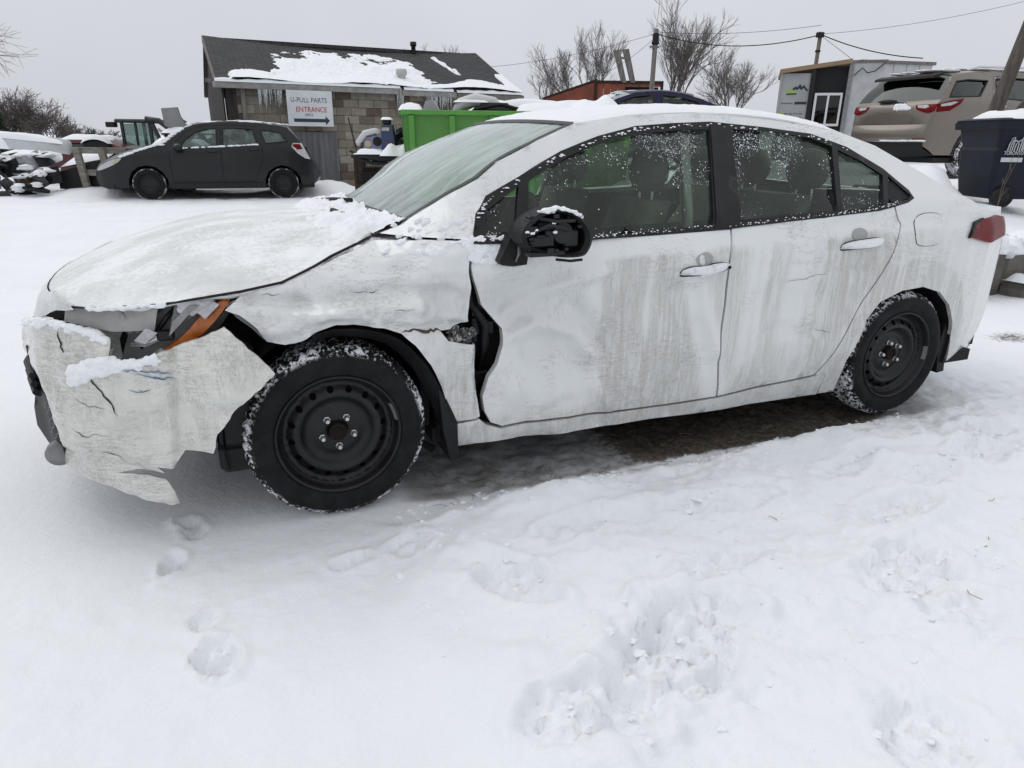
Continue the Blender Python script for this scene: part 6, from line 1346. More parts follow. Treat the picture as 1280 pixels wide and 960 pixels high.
# scrap heap of parts at the left edge
KIN = [('scrap_hose_tangle', 'tangle of hoses'), ('bent_sheet_metal', 'bent sheet metal'), ('scrap_engine_lump', 'lump of engine'), ('worn_tyre', 'worn tyre')]
rr_ = random.Random(14); n_ = 0; cap = MB()
COLN = ['black', 'dark grey', 'rusty', 'navy', 'silver', 'maroon']; ORD = ['leftmost', 'second from the left', 'third from the left', 'fourth from the left', 'fifth from the left', 'sixth from the left', 'seventh from the left', 'rightmost']
for i in range(32):
    row, c8 = divmod(i, 8); x = -4.95 + 2.45 * (c8 + .5) / 8 + rr_.uniform(-.08, .08); y = 14.35 + row * .20 - .36 * (x + 3); z = .16 + row * .21 * (1 - .22 * c8 / 7) + rr_.uniform(-.04, .04); k = rr_.choices(range(4), (5, 5, 4, 1))[0]; c = rr_.choices(range(6), (6, 4, 2, 1, 1, 1))[0]; b = MB(); x += rr_.uniform(-.1, .1); z += rr_.uniform(-.06, .06)
    if k == 0:
        p = [(rr_.uniform(-.35, .35), rr_.uniform(-.2, .2), rr_.uniform(-.12, .15)) for q in range(6)]; b.tube(catmull(p, 18).tolist(), .035, 6)
    elif k == 1:
        w_, h_ = rr_.uniform(.3, .6), rr_.uniform(.2, .34); V = []
        for a in range(7):
            for d in range(5): u, v = a / 6 - .5, d / 4 - .5; V.append((u * w_, -.12 * math.cos(u * 2.5) + .04 * noise.noise(Vector((u * 5, v * 5, i))), v * h_ + .08 * u * u))
        b.add(V, [(a * 5 + d, a * 5 + 5 + d, a * 5 + 6 + d, a * 5 + 1 + d) for a in range(6) for d in range(4)])
    elif k == 2:
        b.blob((0, 0, 0), (.2, .16, .14), i, .4, 9, 7); b.tube([(-.1, -.1, 0), (0, -.2, .1), (.15, -.12, .05)], .04, 6); b.box((-.08, -.2, -.06), (.06, -.1, .05), .01)
    else:
        b.lathe([(.14, -.08), (.20, -.09), (.24, -.05), (.24, .05), (.20, .09), (.14, .08)], 18, 'y'); c = 0
    o = b.build(KIN[k][0], M_SCRAP[c], None, k in (0, 2, 3), loc=(x, y, z), rot=(rr_.uniform(-.5, .5), rr_.uniform(-.6, .6), rr_.uniform(-1, 1)))
    tag(o, '%s %s, %s in the %s scrap heap row' % (COLN[c], KIN[k][1], ORD[c8], ('bottom', 'second', 'third', 'top')[row]), 'car part', 'car parts in the scrap heap')
    if rr_.random() < .75: cap.blob((x, y - .02, z + .13), (rr_.uniform(.12, .24), .16, rr_.uniform(.04, .08)), i, .4, 9, 6)
    if row == 3: cap.blob((x, y + .25, z + .10), (.3, .3, .12), i + 50, .3, 9, 6)
tag(cap.build('heap_snow', M_SNOW2, None, True), 'snow lying over the scrap heap at the left edge', 'snow', kind='stuff')
# two larger snow-capped parts and long wrapped roll on the heap
b = MB(); b.tube([(-4.5, 18.3, 1.10), (-3.9, 18.1, 1.13), (-3.2, 17.9, 1.08), (-2.55, 17.7, .98)], [.17, .20, .20, .17], 12); o = b.build('wrapped_roll', mat('translucent_wrap', (.5, .52, .53), .4, col2=(.62, .64, .65), nscale=3), None, True); tag(o, 'long white plastic-wrapped roll lying behind the scrap heap', 'roll')
b = MB(); snowcap(b, -4.75, -2.65, -.22, .22, 1.25, .10, 3, 24, 8, fn=lambda x, y, z: (x, 18.3 - (x + 4.5) * .31 + y, z - .13 * max(0, (x + 3.9) / 1.3) - 1.2 * y * y)); tag(b.build('roll_snow', M_SNOW2, None, True), 'smooth snow along the top of the long wrapped roll', 'snow', kind='stuff')
def hulk(name, label, x, y, rz, col, L_=4.0, H=1.25, snow=.10, z0=.1):
    r = empty(name, (x, y, z0), rz); tag(r, label, 'car')
    out_ = [(0, .3), (.02, .65), (.9, .85), (1.35, 1.15), (1.9, H), (2.9, H), (3.5, .95), (L_, .88), (L_, .35)] + arch(L_ - .8, .3, .34, .3, .25, 7) + arch(.8, .3, .34, .25, .28, 7)
    wn = [[(1.25, .9), (1.55, 1.12), (2.0, H - .08), (2.85, H - .08), (3.2, .92)]]
    for s in (-1, 1): panel('body_side', out_, lambda u, v: (u, s * (.84 - .45 * max(0, v - .85)), v), col, r, .12, .02, holes=wn, flip=s > 0, inward=(0, -s, 0)); panel('window', wn[0], lambda u, v: (u, s * (.80 - .45 * max(0, v - .85)), v), M_GLASS_DARK, r, .3, 0, flip=s > 0)
    tp = [(0, .3), (.02, .65), (.9, .85), (1.35, 1.15), (1.9, H), (2.9, H), (3.5, .95), (L_, .88), (L_, .35)]; V = []
    for u, v in tp:
        for t in (-1, -.5, 0, .5, 1): V.append((u, t * (.84 - .45 * max(0, v - .85)), v + .04 * (1 - t * t)))
    mesh('roof_and_bonnet', V, [(i * 5 + k, i * 5 + k + 1, i * 5 + k + 6, i * 5 + k + 5) for i in range(8) for k in range(4)], col, r, True)
    for cx in (.8, L_ - .8):
        for s in (-1, 1): MB().lathe([(0, -.02), (.16, -.02), (.19, .0), (.29, -.01), (.31, .03), (.31, .16), (.2, .18)], 20, 'y').build('wheel', M_BLK, r, True, loc=(cx, s * .80, .3), rot=(0, 0, 0 if s < 0 else math.pi))
    b = MB(); snowcap(b, .05, 1.0, -.75, .75, .74, snow, 1, 10, 8, fn=lambda u, v, z: (u, v, z + .2 * u)); snowcap(b, 1.7, 3.0, -.66, .66, H, snow * 1.3, 2, 12, 8); snowcap(b, 3.4, L_, -.7, .7, .90, snow, 3, 8, 8)
    c_ = b.build('hulk_snow', M_SNOW2, None, True, loc=(x, y, z0), rot=(0, 0, rz)); tag(c_, 'snow cover on the ' + label.split(',')[0], 'snow', kind='stuff')
hulk('scrap_car', 'maroon wrecked car half hidden behind the wooden barrier, under snow', -4.6, 20.6, -.25, mat('maroon_paint', (.09, .02, .022), .4), 4.0, 1.2, z0=-.05)
hulk('scrap_car', 'black wrecked car with rounded snowy roof right behind the wooden barrier', -2.25, 15.6, -.2, M_SCRAP[0], 2.9, 1.06, .2, z0=-.12)
b = MB(); b.tube([(-.36, 0, .0), (-.25, 0, .12), (0, 0, .17), (.25, 0, .13), (.36, 0, .02)], [.07, .10, .11, .10, .06], 10); o = b.build('scrap_bumper', M_SCRAP[0], None, True, loc=(-2.05, 18.6, .92), rot=(0, 0, -.3)); tag(o, 'dark snow-capped bumper beside the loader cab at the left', 'bumper')
b = MB(); snowcap(b, -.34, .34, -.14, .14, .26, .11, 4, 12, 6, fn=lambda x, y, z: (x, y, z - .9 * x * x)); o = b.build('bumper_cap_snow', M_SNOW2, None, True, loc=(-2.05, 18.6, .92), rot=(0, 0, -.3)); tag(o, 'round snow cap on the dark bumper beside the loader', 'snow', kind='stuff')
b = MB(); b.box((-.25, -.2, 0), (.22, .2, .40), .08); o = b.build('scrap_drum', M_SCRAP[3], None, False, loc=(-3.75, 15.5, .62), rot=(0, .1, .2)); tag(o, 'navy plastic tank on the scrap heap under a domed snow cap', 'tank'); b = MB(); snowcap(b, -.42, .38, -.28, .28, .40, .22, 8, 12, 10); o = b.build('tank_snow', M_SNOW2, None, True, loc=(-3.75, 15.5, .62), rot=(0, .1, .2)); tag(o, 'domed snow cap on the navy tank of the scrap heap', 'snow', kind='stuff')

# loader (dark machine cab) behind the hatchback
ld = empty('wheel_loader', (-1.95, 19.9, 0), -.36); tag(ld, 'dark yard loader with a glazed cab, behind the bonnet of the grey hatchback', 'loader')
M_LOAD = mat('loader_dark_paint', (.014, .016, .02), .45, col2=(.03, .032, .036), nscale=4)
MB().box((.1, .0, .35), (2.6, 1.6, .86), .06).build('chassis', mat('loader_ochre', (.22, .15, .05), .5, col2=(.12, .09, .04), nscale=4), ld)
for a, c in (((.42, .0, .86), (.50, .08, 1.62)), ((1.18, .0, .86), (1.27, .08, 1.62)), ((.42, 1.3, .86), (.50, 1.38, 1.62)), ((1.45, 1.3, .86), (1.53, 1.38, 1.62)), ((.80, .0, .86), (.86, .06, 1.6))): MB().box(a, c, .01).build('cab_post', M_LOAD, ld)
MB().hexa([(1.50, .0, .9), (1.58, .0, .9), (1.58, .08, .9), (1.50, .08, .9), (1.22, .0, 1.62), (1.32, .0, 1.62), (1.32, .08, 1.62), (1.22, .08, 1.62)]).build('cab_post', M_LOAD, ld)
MB().box((.30, -.06, 1.60), (1.42, 1.44, 1.70), .03).build('cab_roof', M_LOAD, ld)
for u0, u1 in ((.50, .80), (.86, 1.18)): MB().box((u0, .03, .90), (u1, .045, 1.58)).build('cab_window', M_GLASS_BG, ld)
MB().hexa([(1.27, .03, .90), (1.50, .03, .90), (1.50, .045, .90), (1.27, .045, .90), (1.26, .03, 1.58), (1.28, .03, 1.58), (1.28, .045, 1.58), (1.26, .045, 1.58)]).build('cab_window', M_GLASS_BG, ld)
for y in (-.12, 1.5): MB().tube([(1.2, y, 1.72), (1.55, y, 1.66), (1.95, y, 1.35), (2.35, y, .95)], [.06, .075, .075, .06], 8).build('lift_arm', M_LOAD, ld, True)
MB().tube([(1.5, -.12, 1.45), (1.9, -.12, 1.05)], .04, 8).build('hydraulic_ram', M_FOAM, ld, True)
MB().box((1.85, -.2, 1.40), (2.0, -.05, 1.52), .02).build('work_light', M_BLK, ld); MB().box((.05, -.05, 1.48), (.30, .15, 1.62), .02).build('work_light', M_BLK, ld)
for x in (.55, 2.05):
    for y in (-.1, 1.45): MB().lathe([(0, .0), (.2, .0), (.22, .03), (.44, .0), (.48, .06), (.48, .24), (.2, .26)], 22, 'y').build('wheel', M_BLK, ld, True, loc=(x, y, .45))
# dark rack with the grey curved panel on it
rk = empty('parts_rack', (-.35, 17.0, 0), -.3); tag(rk, 'dark parts rack under thick snow at the left end of the barn', 'rack')
for x, y in ((0, 0), (1.15, 0), (0, .8), (1.15, .8)): MB().box((x, y, 0), (x + .07, y + .07, 1.32)).build('post', M_DKWOOD, rk)
for z in (.5, .95, 1.30): MB().box((-.05, -.05, z), (1.28, .92, z + .05), .01).build('shelf', M_DKWOOD, rk)
rr_ = random.Random(3)
for i, z in enumerate((.55, 1.0)):
    for k in range(4): MB().blob((.15 + k * .3, .35, z + .13), (.16, .25, .15), k + i * 7, .3, 10, 7).build('stored_part', M_SCRAP[k % 2], rk, True)
b = MB(); snowcap(b, -.05, 1.30, -.1, .95, 1.35, .20, 7, 18, 8); o = b.build('rack_snow', M_SNOW2, None, True, loc=(-.35, 17.0, 0), rot=(0, 0, -.3)); tag(o, 'thick snow on the dark parts rack beside the barn', 'snow', kind='stuff')
prof = [(.0, .72), (.42, .75), (.46, .55), (.56, .36), (.72, .24), (.95, .17), (.50, .15), (.30, .22), (.12, .25), (.03, .30)]
o = MB().prism([(u * .92, 1.20 + v * .95) for u, v in prof], -.02, .05).build('grey_body_panel', mat('primer_grey', (.20, .205, .21), .5, col2=(.27, .275, .28), nscale=3), None, False, loc=(-.33, 17.05, .03), rot=(0, 0, -.3)); tag(o, 'grey curved body panel standing in the snow on the parts rack', 'car part')
o = MB().box((0, 0, 0), (.22, .2, .28), .04).build('plastic_canister', mat('ivory_plastic', (.45, .43, .38), .5), None, False, loc=(.93, 16.35, 1.35)); tag(o, 'ivory canister at the left corner of the barn', 'canister')
o = MB().box((-.06, -.06, 0), (.06, .06, 1.36)).build('canister_post', M_DKWOOD, None, False, loc=(1.03, 16.44, 0)); tag(o, 'short dark post carrying the ivory canister at the barn corner', 'post')

# snow-topped block wall behind the dumpster
sw = empty('block_wall', (5.02, 9.48, .84), -.395); tag(sw, 'low wall of concrete blocks with a thick snow top, behind the green dumpster', 'wall')
rr_ = random.Random(5); pr_ = [MB().box((.01, 0, .01), (.57, .5, .42), .02).build('block', m_, sw) for m_ in (BM[3], BM[1], M_GREYP)]
for i in range(5):
    for z in (0, .43):
        o = pr_[(i + (z > 0)) % 3]; 
        if i or z: o = o.copy(); link(o, sw)
        o.location = (i * .58, rr_.uniform(-.02, .02), z)
MB().box((0, .02, -1.2), (2.9, .48, .0)).build('footing', BM[3], sw)
b = MB(); snowcap(b, -.1, 3.0, -.1, .6, .84, .26, 12, 40, 10); o = b.build('wall_snow', M_SNOW2, None, True, loc=(5.02, 9.48, .84), rot=(0, 0, -.395)); tag(o, 'thick snow on top of the low concrete block wall', 'snow', kind='stuff')

# orange shed beyond with two propped beams
M_ORNG = mat('rusty_orange_sheet', (.26, .065, .03), .75, col2=(.14, .04, .025), nscale=2.5)
sh = empty('orange_shed', (11.2, 19.56, 0), -.395); tag(sh, 'rusty orange container shed far behind the parked cars', 'shed')
MB().hexa([(0, 0, .5), (1.75, 0, .5), (1.75, 3, .5), (0, 3, .5), (0, 0, 2.55), (1.75, 0, 3.12), (1.75, 3, 3.12), (0, 3, 2.55)]).build('side_section', M_ORNG, sh)
for i in range(9):
    x = 1.78 + i * .24
    if 4 <= i <= 8: MB().box((x, .0, 2.98), (x + .225, .06, 3.10)).build('top_panel', M_ORNG, sh)
    else: MB().box((x, -.02 * (i % 2), .5), (x + .225, .06, 3.10)).build('panel', M_ORNG, sh)
MB().box((2.74, .5, .5), (3.94, .6, 3.0)).build('dark_opening', M_DARK, sh); MB().box((1.76, -.02, 3.06), (3.98, .10, 3.16)).build('top_beam', M_RUST, sh); MB().box((1.70, -.03, .5), (1.80, .10, 3.20)).build('post', M_RUST, sh); MB().box((3.92, -.03, .5), (4.0, .10, 3.16)).build('post', M_RUST, sh)
MB().hexa([(0, .0, 2.56), (1.75, .0, 3.14), (1.75, 3, 3.14), (0, 3, 2.56), (0, .0, 2.62), (1.75, .0, 3.2), (1.75, 3, 3.2), (0, 3, 2.62)]).build('sloping_roof', M_RUST, sh); MB().box((1.8, .1, 3.1), (3.98, 3, 3.16)).build('flat_roof', M_RUST, sh)
for dx, h, lb in ((0, .05, 'left one of two weathered beams propped on the orange shed'), (.30, .08, 'right one of two weathered beams propped on the orange shed')):
    o = MB().hexa([(dx, -.08, 0), (dx + .16, -.08, 0), (dx + .16, .1, 0), (dx, .1, 0), (dx - .32, -.08, .92 + h), (dx - .13, -.08, .94 + h), (dx - .13, .1, .94 + h), (dx - .32, .1, .92 + h)]).build('wooden_beam', M_OLDWOOD, None, False, loc=(13.62, 18.60, 3.10), rot=(0, 0, -.395)); tag(o, lb, 'beam', 'propped beams')
o = MB().box((.0, 0, 0), (.26, .06, .06)).build('wooden_brace', M_OLDWOOD, None, False, loc=(13.42, 18.60, 3.85), rot=(0, .2, -.395)); tag(o, 'short brace joining the two propped beams on the orange shed', 'brace')

# booth and container on the bank
M_PANEL = mat('grey_white_panel', (.34, .35, .36), .6, col2=(.28, .29, .30), nscale=3); M_TIMB = mat('raw_timber', (.30, .215, .13), .8, col2=(.22, .155, .09), nscale=3, stretch=(1, 1, 8))
gzB = .72; bo = empty('kiosk', (14.95, 12.60, gzB), -.72); tag(bo, 'grey kiosk with sliding window, timber roof edge and printed panel behind the beige SUV', 'kiosk')
KW = 1.62
MB().hexa([(-.06, -.12, 2.28), (KW + .04, -.12, 2.50), (KW + .04, 2.2, 2.50), (-.06, 2.2, 2.28), (-.06, -.12, 2.38), (KW + .04, -.12, 2.60), (KW + .04, 2.2, 2.60), (-.06, 2.2, 2.38)]).build('roof', M_TIMB, bo)
MB().box((-.03, .0, 0), (.02, .06, 2.28)).build('corner_post', M_PANEL, bo)
MB().box((.02, .02, 0), (.72, .07, 2.28)).build('printed_panel', M_PANEL, bo); MB().box((.72, -.02, 0), (.84, .08, 2.36)).build('door_jamb', M_STEEL, bo)
MB().box((.84, .10, 0), (KW, .16, 2.44)).build('recessed_wall', M_DARK, bo); MB().box((0, 2.1, 0), (KW, 2.15, 2.3)).build('rear_wall', M_PANEL, bo); MB().box((.0, .07, 0), (.05, 2.1, 2.25)).build('side_wall', M_PANEL, bo)
wf = MB(); x0, x1, z0, z1 = .88, 1.56, .98, 1.80
for a, c in (((x0, .02, z0), (x1, .10, z0 + .06)), ((x0, .02, z1 - .06), (x1, .10, z1)), ((x0, .02, z0 + .06), (x0 + .06, .10, z1 - .06)), ((x1 - .05, .02, z0 + .06), (x1, .10, z1 - .06)), (((x0 + x1) / 2 - .025, .02, z0 + .06), ((x0 + x1) / 2 + .025, .10, z1 - .06))): wf.box(a, c)
wfo = wf.build('window', mat('white_frame', (.62, .63, .64), .5), bo)
for a, c in ((x0 + .06, (x0 + x1) / 2 - .025), ((x0 + x1) / 2 + .025, x1 - .05)): MB().box((a, .05, z0 + .06), (c, .058, z1 - .06)).build('pane', M_GLASS_DARK, wfo)
MB().box((KW, -.04, 0), (KW + .10, .12, 2.56)).build('steel_post', M_GREYP, bo)
M_TARP = mat('grey_white_tarp', (.38, .39, .40), .6, col2=(.47, .48, .49), nscale=4, bump=.6, bscale=4, bdist=.05)
MB().box((KW + .10, .0, 0), (KW + .84, .06, 2.50)).build('tarp_panel', M_TARP, bo); MB().box((KW + .08, -.03, 2.50), (KW + .88, .3, 2.57)).build('tarp_rail', M_OLDWOOD, bo)
# print on the panel: a mountain mark, lines of small lettering, green stripe
M_LIME = mat('print_lime', (.28, .42, .08), .6); M_BK = mat('print_black', (.02, .02, .022), .6); M_PGREY = mat('print_grey', (.14, .14, .15), .6)
pp = lambda poly, m, y: MB().prism(poly, y, y + .003).build('print_mark', m, bo)
pp([(.30, 1.90), (.38, 1.97), (.42, 1.94), (.48, 2.02), (.54, 1.95), (.58, 2.0), (.70, 1.86), (.67, 1.84), (.58, 1.93), (.53, 1.87), (.47, 1.92), (.42, 1.87), (.38, 1.90), (.34, 1.87)], M_BK, .015); pp([(.15, 1.90), (.30, 1.90), (.33, 1.86), (.44, 1.83), (.44, 1.80), (.15, 1.80)], M_LIME, .0155); pp([(.17, 1.79), (.42, 1.80), (.42, 1.765), (.17, 1.755)], M_BK, .0155)
for x, z, l in ((.06, 1.53, .30), (.40, 1.52, .30)): pp([(x, z), (x + l, z), (x + l, z + (.035 if x < .2 else .065)), (x, z + (.035 if x < .2 else .065))], M_PGREY if x < .2 else M_BK, .0155)
pp([(.035, .75), (.13, .75), (.13, 1.34), (.035, 1.34)], M_LIME, .0155)
rr_ = random.Random(2)
for z in (1.27, 1.16, 1.02, .90, .78):
    x = .17
    while x < .60: l = rr_.uniform(.04, .10); pp([(x, z), (x + l, z), (x + l, z + .035), (x, z + .035)], M_PGREY, .0155); x += l + .022
ct = empty('white_container', (17.0, 11.95, .75), -.20); tag(ct, 'white storage container with a rusty roof edge, behind the roof of the beige SUV', 'container')
for i in range(11): MB().box((i * .2, -.015 * (i % 2), 0), (i * .2 + .195, .05, 2.55)).build('wall_panel', mat('container_white', (.52, .53, .54), .6, col2=(.44, .45, .46), nscale=3), ct)
MB().box((-.03, -.06, 2.55), (2.25, 1.2, 2.63)).build('roof_edge', M_OLDWOOD, ct); MB().box((0, .06, 0), (2.2, 1.1, 2.54)).build('inner_box', M_DARK, ct); MB().box((-.06, -.08, 0), (0, .05, 2.6)).build('corner_post', M_RUST, ct)

# poles and wires
def pole(x, y, z0, z1, r, label, grp=None):
    o = empty('utility_pole', (x, y, z0)); tag(o, label, 'pole'); MB().tube([(0, 0, 0), (.01, 0, (z1 - z0) * .5), (.03, 0, z1 - z0)], [r * 1.25, r * 1.1, r], 10).build('shaft', M_OLDWOOD, o, True); return o
p1 = pole(13.98, 17.33, 0, 4.58, .075, 'grey wooden utility pole rising beside the orange shed')
MB().lathe([(.0, .34), (.09, .34), (.10, .30), (.10, .12), (.12, .10), (.12, .04), (.08, 0)], 10, 'z', (.03, 0, 4.12)).build('insulator', M_BLK, p1); MB().box((-.14, -.05, 4.05), (.16, .05, 4.10)).build('crossarm', M_OLDWOOD, p1)
p2 = pole(17.22, 13.80, 0, 4.25, .055, 'short pale pole standing behind the kiosk'); MB().box((-.08, -.08, 4.13), (.12, .08, 4.27), .02).build('pole_cap', M_BLK, p2); MB().lathe([(.075, 0), (.075, .05)], 10, 'z', (.02, 0, 3.75)).build('band', M_BLK, p2)
def wire(a, c, sagz, r, label, k=18):
    a, c = Vector(a), Vector(c); pts = [a.lerp(c, i / k) - Vector((0, 0, sagz * 4 * (i / k) * (1 - i / k))) for i in range(k + 1)]; o = MB().tube(pts, r, 5).build('overhead_wire', M_BLK, None, True); tag(o, label, 'wire', 'overhead wires')
wire((14.0, 17.33, 4.45), (17.24, 13.8, 4.20), .32, .014, 'thick sagging cable between the utility pole and the short pale pole')
wire((14.0, 17.33, 4.50), (17.24, 13.8, 4.45), .12, .006, 'thin wire above the thick sagging cable between the two poles'); wire((17.24, 13.8, 4.22), (18.4, 11.25, 3.42), .12, .014, 'cable drooping from the short pale pole down to the container roof')
wire((17.24, 13.8, 4.20), (17.45, 12.4, 3.3), .0, .006, 'thin stay wire from the short pale pole to the kiosk'); wire((17.24, 13.8, 4.22), (27.5, 9.0, 7.0), .5, .005, 'thin wire climbing from the short pale pole to the right edge')
wire((14.0, 17.33, 4.55), (14.6, 18.1, 5.9), .0, .006, 'steep wire rising from the top of the utility pole'); wire((14.0, 17.33, 4.45), (8.5, 26.0, 3.9), .35, .006, 'thin wire from the utility pole towards the trees on the left'); wire((14.0, 17.33, 4.35), (12.6, 18.6, 3.2), .12, .006, 'thin cable from the utility pole down to the orange shed')
b = MB(); b.tube([(KW + .12, -.06, 2.2), (KW + .3, -.08, 2.38), (KW + .42, -.08, 2.26), (KW + .6, -.08, 2.30), (KW + .82, -.06, 2.50)], .014, 5); b.build('power_cord', M_BLK, bo, True)

# blue bin
bz = .60; BXP, BYP = 9.24, 2.50
M_BIN = mat('navy_bin_plastic', (.004, .006, .014), .5, spec=.25, col2=(.007, .010, .020), nscale=5); bn = empty('wheeled_bin', (BXP, BYP, bz), -.40); bn.scale = (.96, .96, .94); tag(bn, 'dark blue wheeled recycling bin with a city emblem, snow on its lid', 'bin')
def taper(b, zs):
    V = []; nn = 0
    for z, x0, x1, y0, y1 in zs:
        r = .05; ring = []
        for (cx, cy, a0) in ((x1 - r, y0 + r, -90), (x1 - r, y1 - r, 0), (x0 + r, y1 - r, 90), (x0 + r, y0 + r, 180)):
            for k in range(4): a = R(a0 + 30 * k); ring.append((cx + r * math.cos(a), cy + r * math.sin(a), z))
        nn = len(ring); V += ring
    Fc = [tuple(range(nn - 1, -1, -1)), tuple(range(len(V) - nn, len(V)))]
    for k in range(len(zs) - 1): Fc += [(k * nn + i, k * nn + (i + 1) % nn, k * nn + nn + (i + 1) % nn, k * nn + nn + i) for i in range(nn)]
    return b.add(V, Fc)
taper(MB(), [(.10, -.27, .30, -.30, .30), (.12, -.30, .33, -.33, .32), (.35, -.335, .36, -.36, .35), (.66, -.36, .38, -.375, .37), (.70, -.345, .37, -.36, .37), (.90, -.385, .42, -.41, .42)]).build('tub', M_BIN, bn)
taper(MB(), [(.90, -.43, .46, -.45, .46), (.985, -.44, .47, -.46, .47)]).build('rim', M_BIN, bn); taper(MB(), [(.985, -.42, .46, -.44, .46), (1.01, -.42, .46, -.44, .46), (1.03, -.36, .40, -.38, .40)]).build('lid', M_BIN, bn)
for x in (-.16, .30): MB().lathe([(0, -.03), (.06, -.03), (.07, -.01), (.11, -.03), (.13, 0), (.13, .06), (0, .07)], 20, 'y').build('wheel', M_BLK, bn, True, loc=(x, -.36, .13))
M_EMB = mat('emblem_white', (.50, .52, .55), .6)
em = MB(); yb = -.402
for pts in ([(-.06, .66), (-.055, .74), (-.04, .80), (-.015, .815), (-.005, .78), (-.01, .66)], [(-.035, .66), (-.03, .74), (-.02, .785)], [(.015, .66), (.02, .73), (.035, .775), (.05, .74), (.05, .66)], [(.075, .66), (.08, .80), (.10, .855), (.12, .80), (.115, .66)], [(.10, .66), (.10, .82)], [(-.005, .78), (.035, .765), (.08, .79)]): em.tube([(x - .19, yb - .0 + (.85 - z) * .11, z) for x, z in pts], .0065, 4)
em.build('city_emblem', M_EMB, bn); text_mesh('lettering', 'TORONTO', .058, M_EMB, bn, (-.17, -.384, .635), (R(90 + 4), 0, 0), .003, .78); MB().hexa([(-.30, -.385, .535), (-.055, -.385, .535), (-.055, -.375, .535), (-.30, -.375, .535), (-.30, -.388, .585), (-.055, -.388, .585), (-.055, -.378, .585), (-.30, -.378, .585)]).build('sticker', M_EMB, bn)
b = MB(); snowcap(b, -.28, .44, -.40, .42, .965, .10, 5, 18, 14); o = b.build('bin_snow', M_SNOW2, None, True, loc=(BXP, BYP, bz), rot=(0, 0, -.40)); tag(o, 'snow heaped on the lid of the dark blue bin', 'snow', kind='stuff')
# leaning old post at the right edge
M_BARK = mat('rough_bark', (.055, .045, .038), .95, col2=(.12, .105, .09), nscale=6, stretch=(3, 3, .6), bump=.9, bscale=14, bdist=.03)
o = MB().tube([(9.72, 3.22, .5), (9.83, 3.2, 1.2), (9.86, 3.17, 1.67), (10.02, 3.10, 2.66), (10.2, 3.05, 3.6)], [.12, .095, .085, .075, .07], 10).build('leaning_dead_tree', M_BARK, None, True); tag(o, 'rough leaning tree trunk behind the dark blue bin at the right edge', 'trunk')
o = MB().tube([(9.85, 3.05, .9), (10.0, 3.0, 1.5), (10.4, 2.9, 2.15)], [.11, .10, .09], 8).build('leaning_log', M_BARK, None, True); tag(o, 'second, lower log leaning beside the rough trunk at the right edge', 'log')
# retaining wall
M_CONC = mat('stained_concrete', (.16, .15, .13), .9, col2=(.075, .07, .06), nscale=4, bump=.6, bscale=18)
rw_ = empty('retaining_wall', (6.35, .93, -.02), -.04); tag(rw_, 'low stained concrete retaining wall holding up the snowy bank at the right', 'wall'); rr_ = random.Random(3)
for i in range(5): MB().box((i * .78 + .012, rr_.uniform(-.03, .03), 0), (i * .78 + .77, .30, .41 + rr_.uniform(-.02, .02)), .025).build('concrete_block', M_CONC, rw_)
b = MB(); b.box((.35, -.32, 0), (.80, -.06, .17), .04); o = b.build('fallen_block', M_CONC, None, False, loc=(6.75, .92, -.02), rot=(.05, .08, .2)); tag(o, 'broken concrete lump at the foot of the retaining wall', 'block')
b = MB(); rr_ = random.Random(23)
for i in range(50): b.blob((rr_.uniform(6.3, 9.5), .98 + rr_.uniform(-.08, .25), .43 + rr_.uniform(-.03, .05)), (rr_.uniform(.08, .2), .13, rr_.uniform(.04, .09)), i, .35, 9, 6)
snowcap(b, 7.1, 7.55, .62, .88, .15, .06, 3, 8, 6)
tag(b.build('wall_top_snow', M_SNOW2, None, True), 'ragged snow overhanging the top of the retaining wall', 'snow', kind='stuff')
# dead stalks by the bin
rr_ = random.Random(33); M_TWIG = mat('dead_twig', (.11, .085, .06), .9)
for k, (x, y, lb) in enumerate(((8.15, 1.75, 'long bent dead stalk rising in front of the dark blue bin'), (8.5, 1.55, 'forked dead twig on the snow at the foot of the bin'), (7.3, 1.25, 'small dry weed at the snowy edge of the retaining wall'))):
    b = MB(); z = gz(x, y); H = (.75, .45, .22)[k]
    for q in range(3 if k else 2):
        p = Vector((x, y, z)); d = Vector((rr_.uniform(-.45, .35), rr_.uniform(-.15, .15), 1)).normalized(); pts = [p.copy()]
        for s in range(6): p = p + d * H / 6; d = (d + Vector((rr_.uniform(-.25, .25), rr_.uniform(-.2, .2), 0))).normalized(); pts.append(p.copy())
        b.tube(pts, [.005, .0045, .004, .0035, .003, .002, .001], 4, False)
        for s in (2, 3, 4): e_ = pts[s] + Vector((rr_.uniform(-.15, .15), rr_.uniform(-.1, .1), rr_.uniform(.05, .14))); b.tube([pts[s], e_], [.003, .001], 3, False)
    tag(b.build('dead_stalk', M_TWIG), lb, 'weed', 'dead weeds by the bin')
# snow-capped black bumper on the bank behind the trunk
o = MB().box((0, 0, 0), (.75, .25, .17), .05).tube([(-.2, .12, .08), (.4, .0, .12), (.9, .12, .08)], .07, 8).build('black_bumper', M_BLK, None, False, loc=(8.0, 3.15, .66), rot=(0, 0, -.35)); tag(o, 'black bumper lying under snow on the bank behind the white sedan trunk', 'bumper')
b = MB(); snowcap(b, -.15, .85, -.05, .3, .16, .09, 3, 12, 6); o = b.build('bumper_top_snow', M_SNOW2, None, True, loc=(8.0, 3.15, .66), rot=(0, 0, -.35)); tag(o, 'strip of snow on the black bumper on the bank', 'snow', kind='stuff')

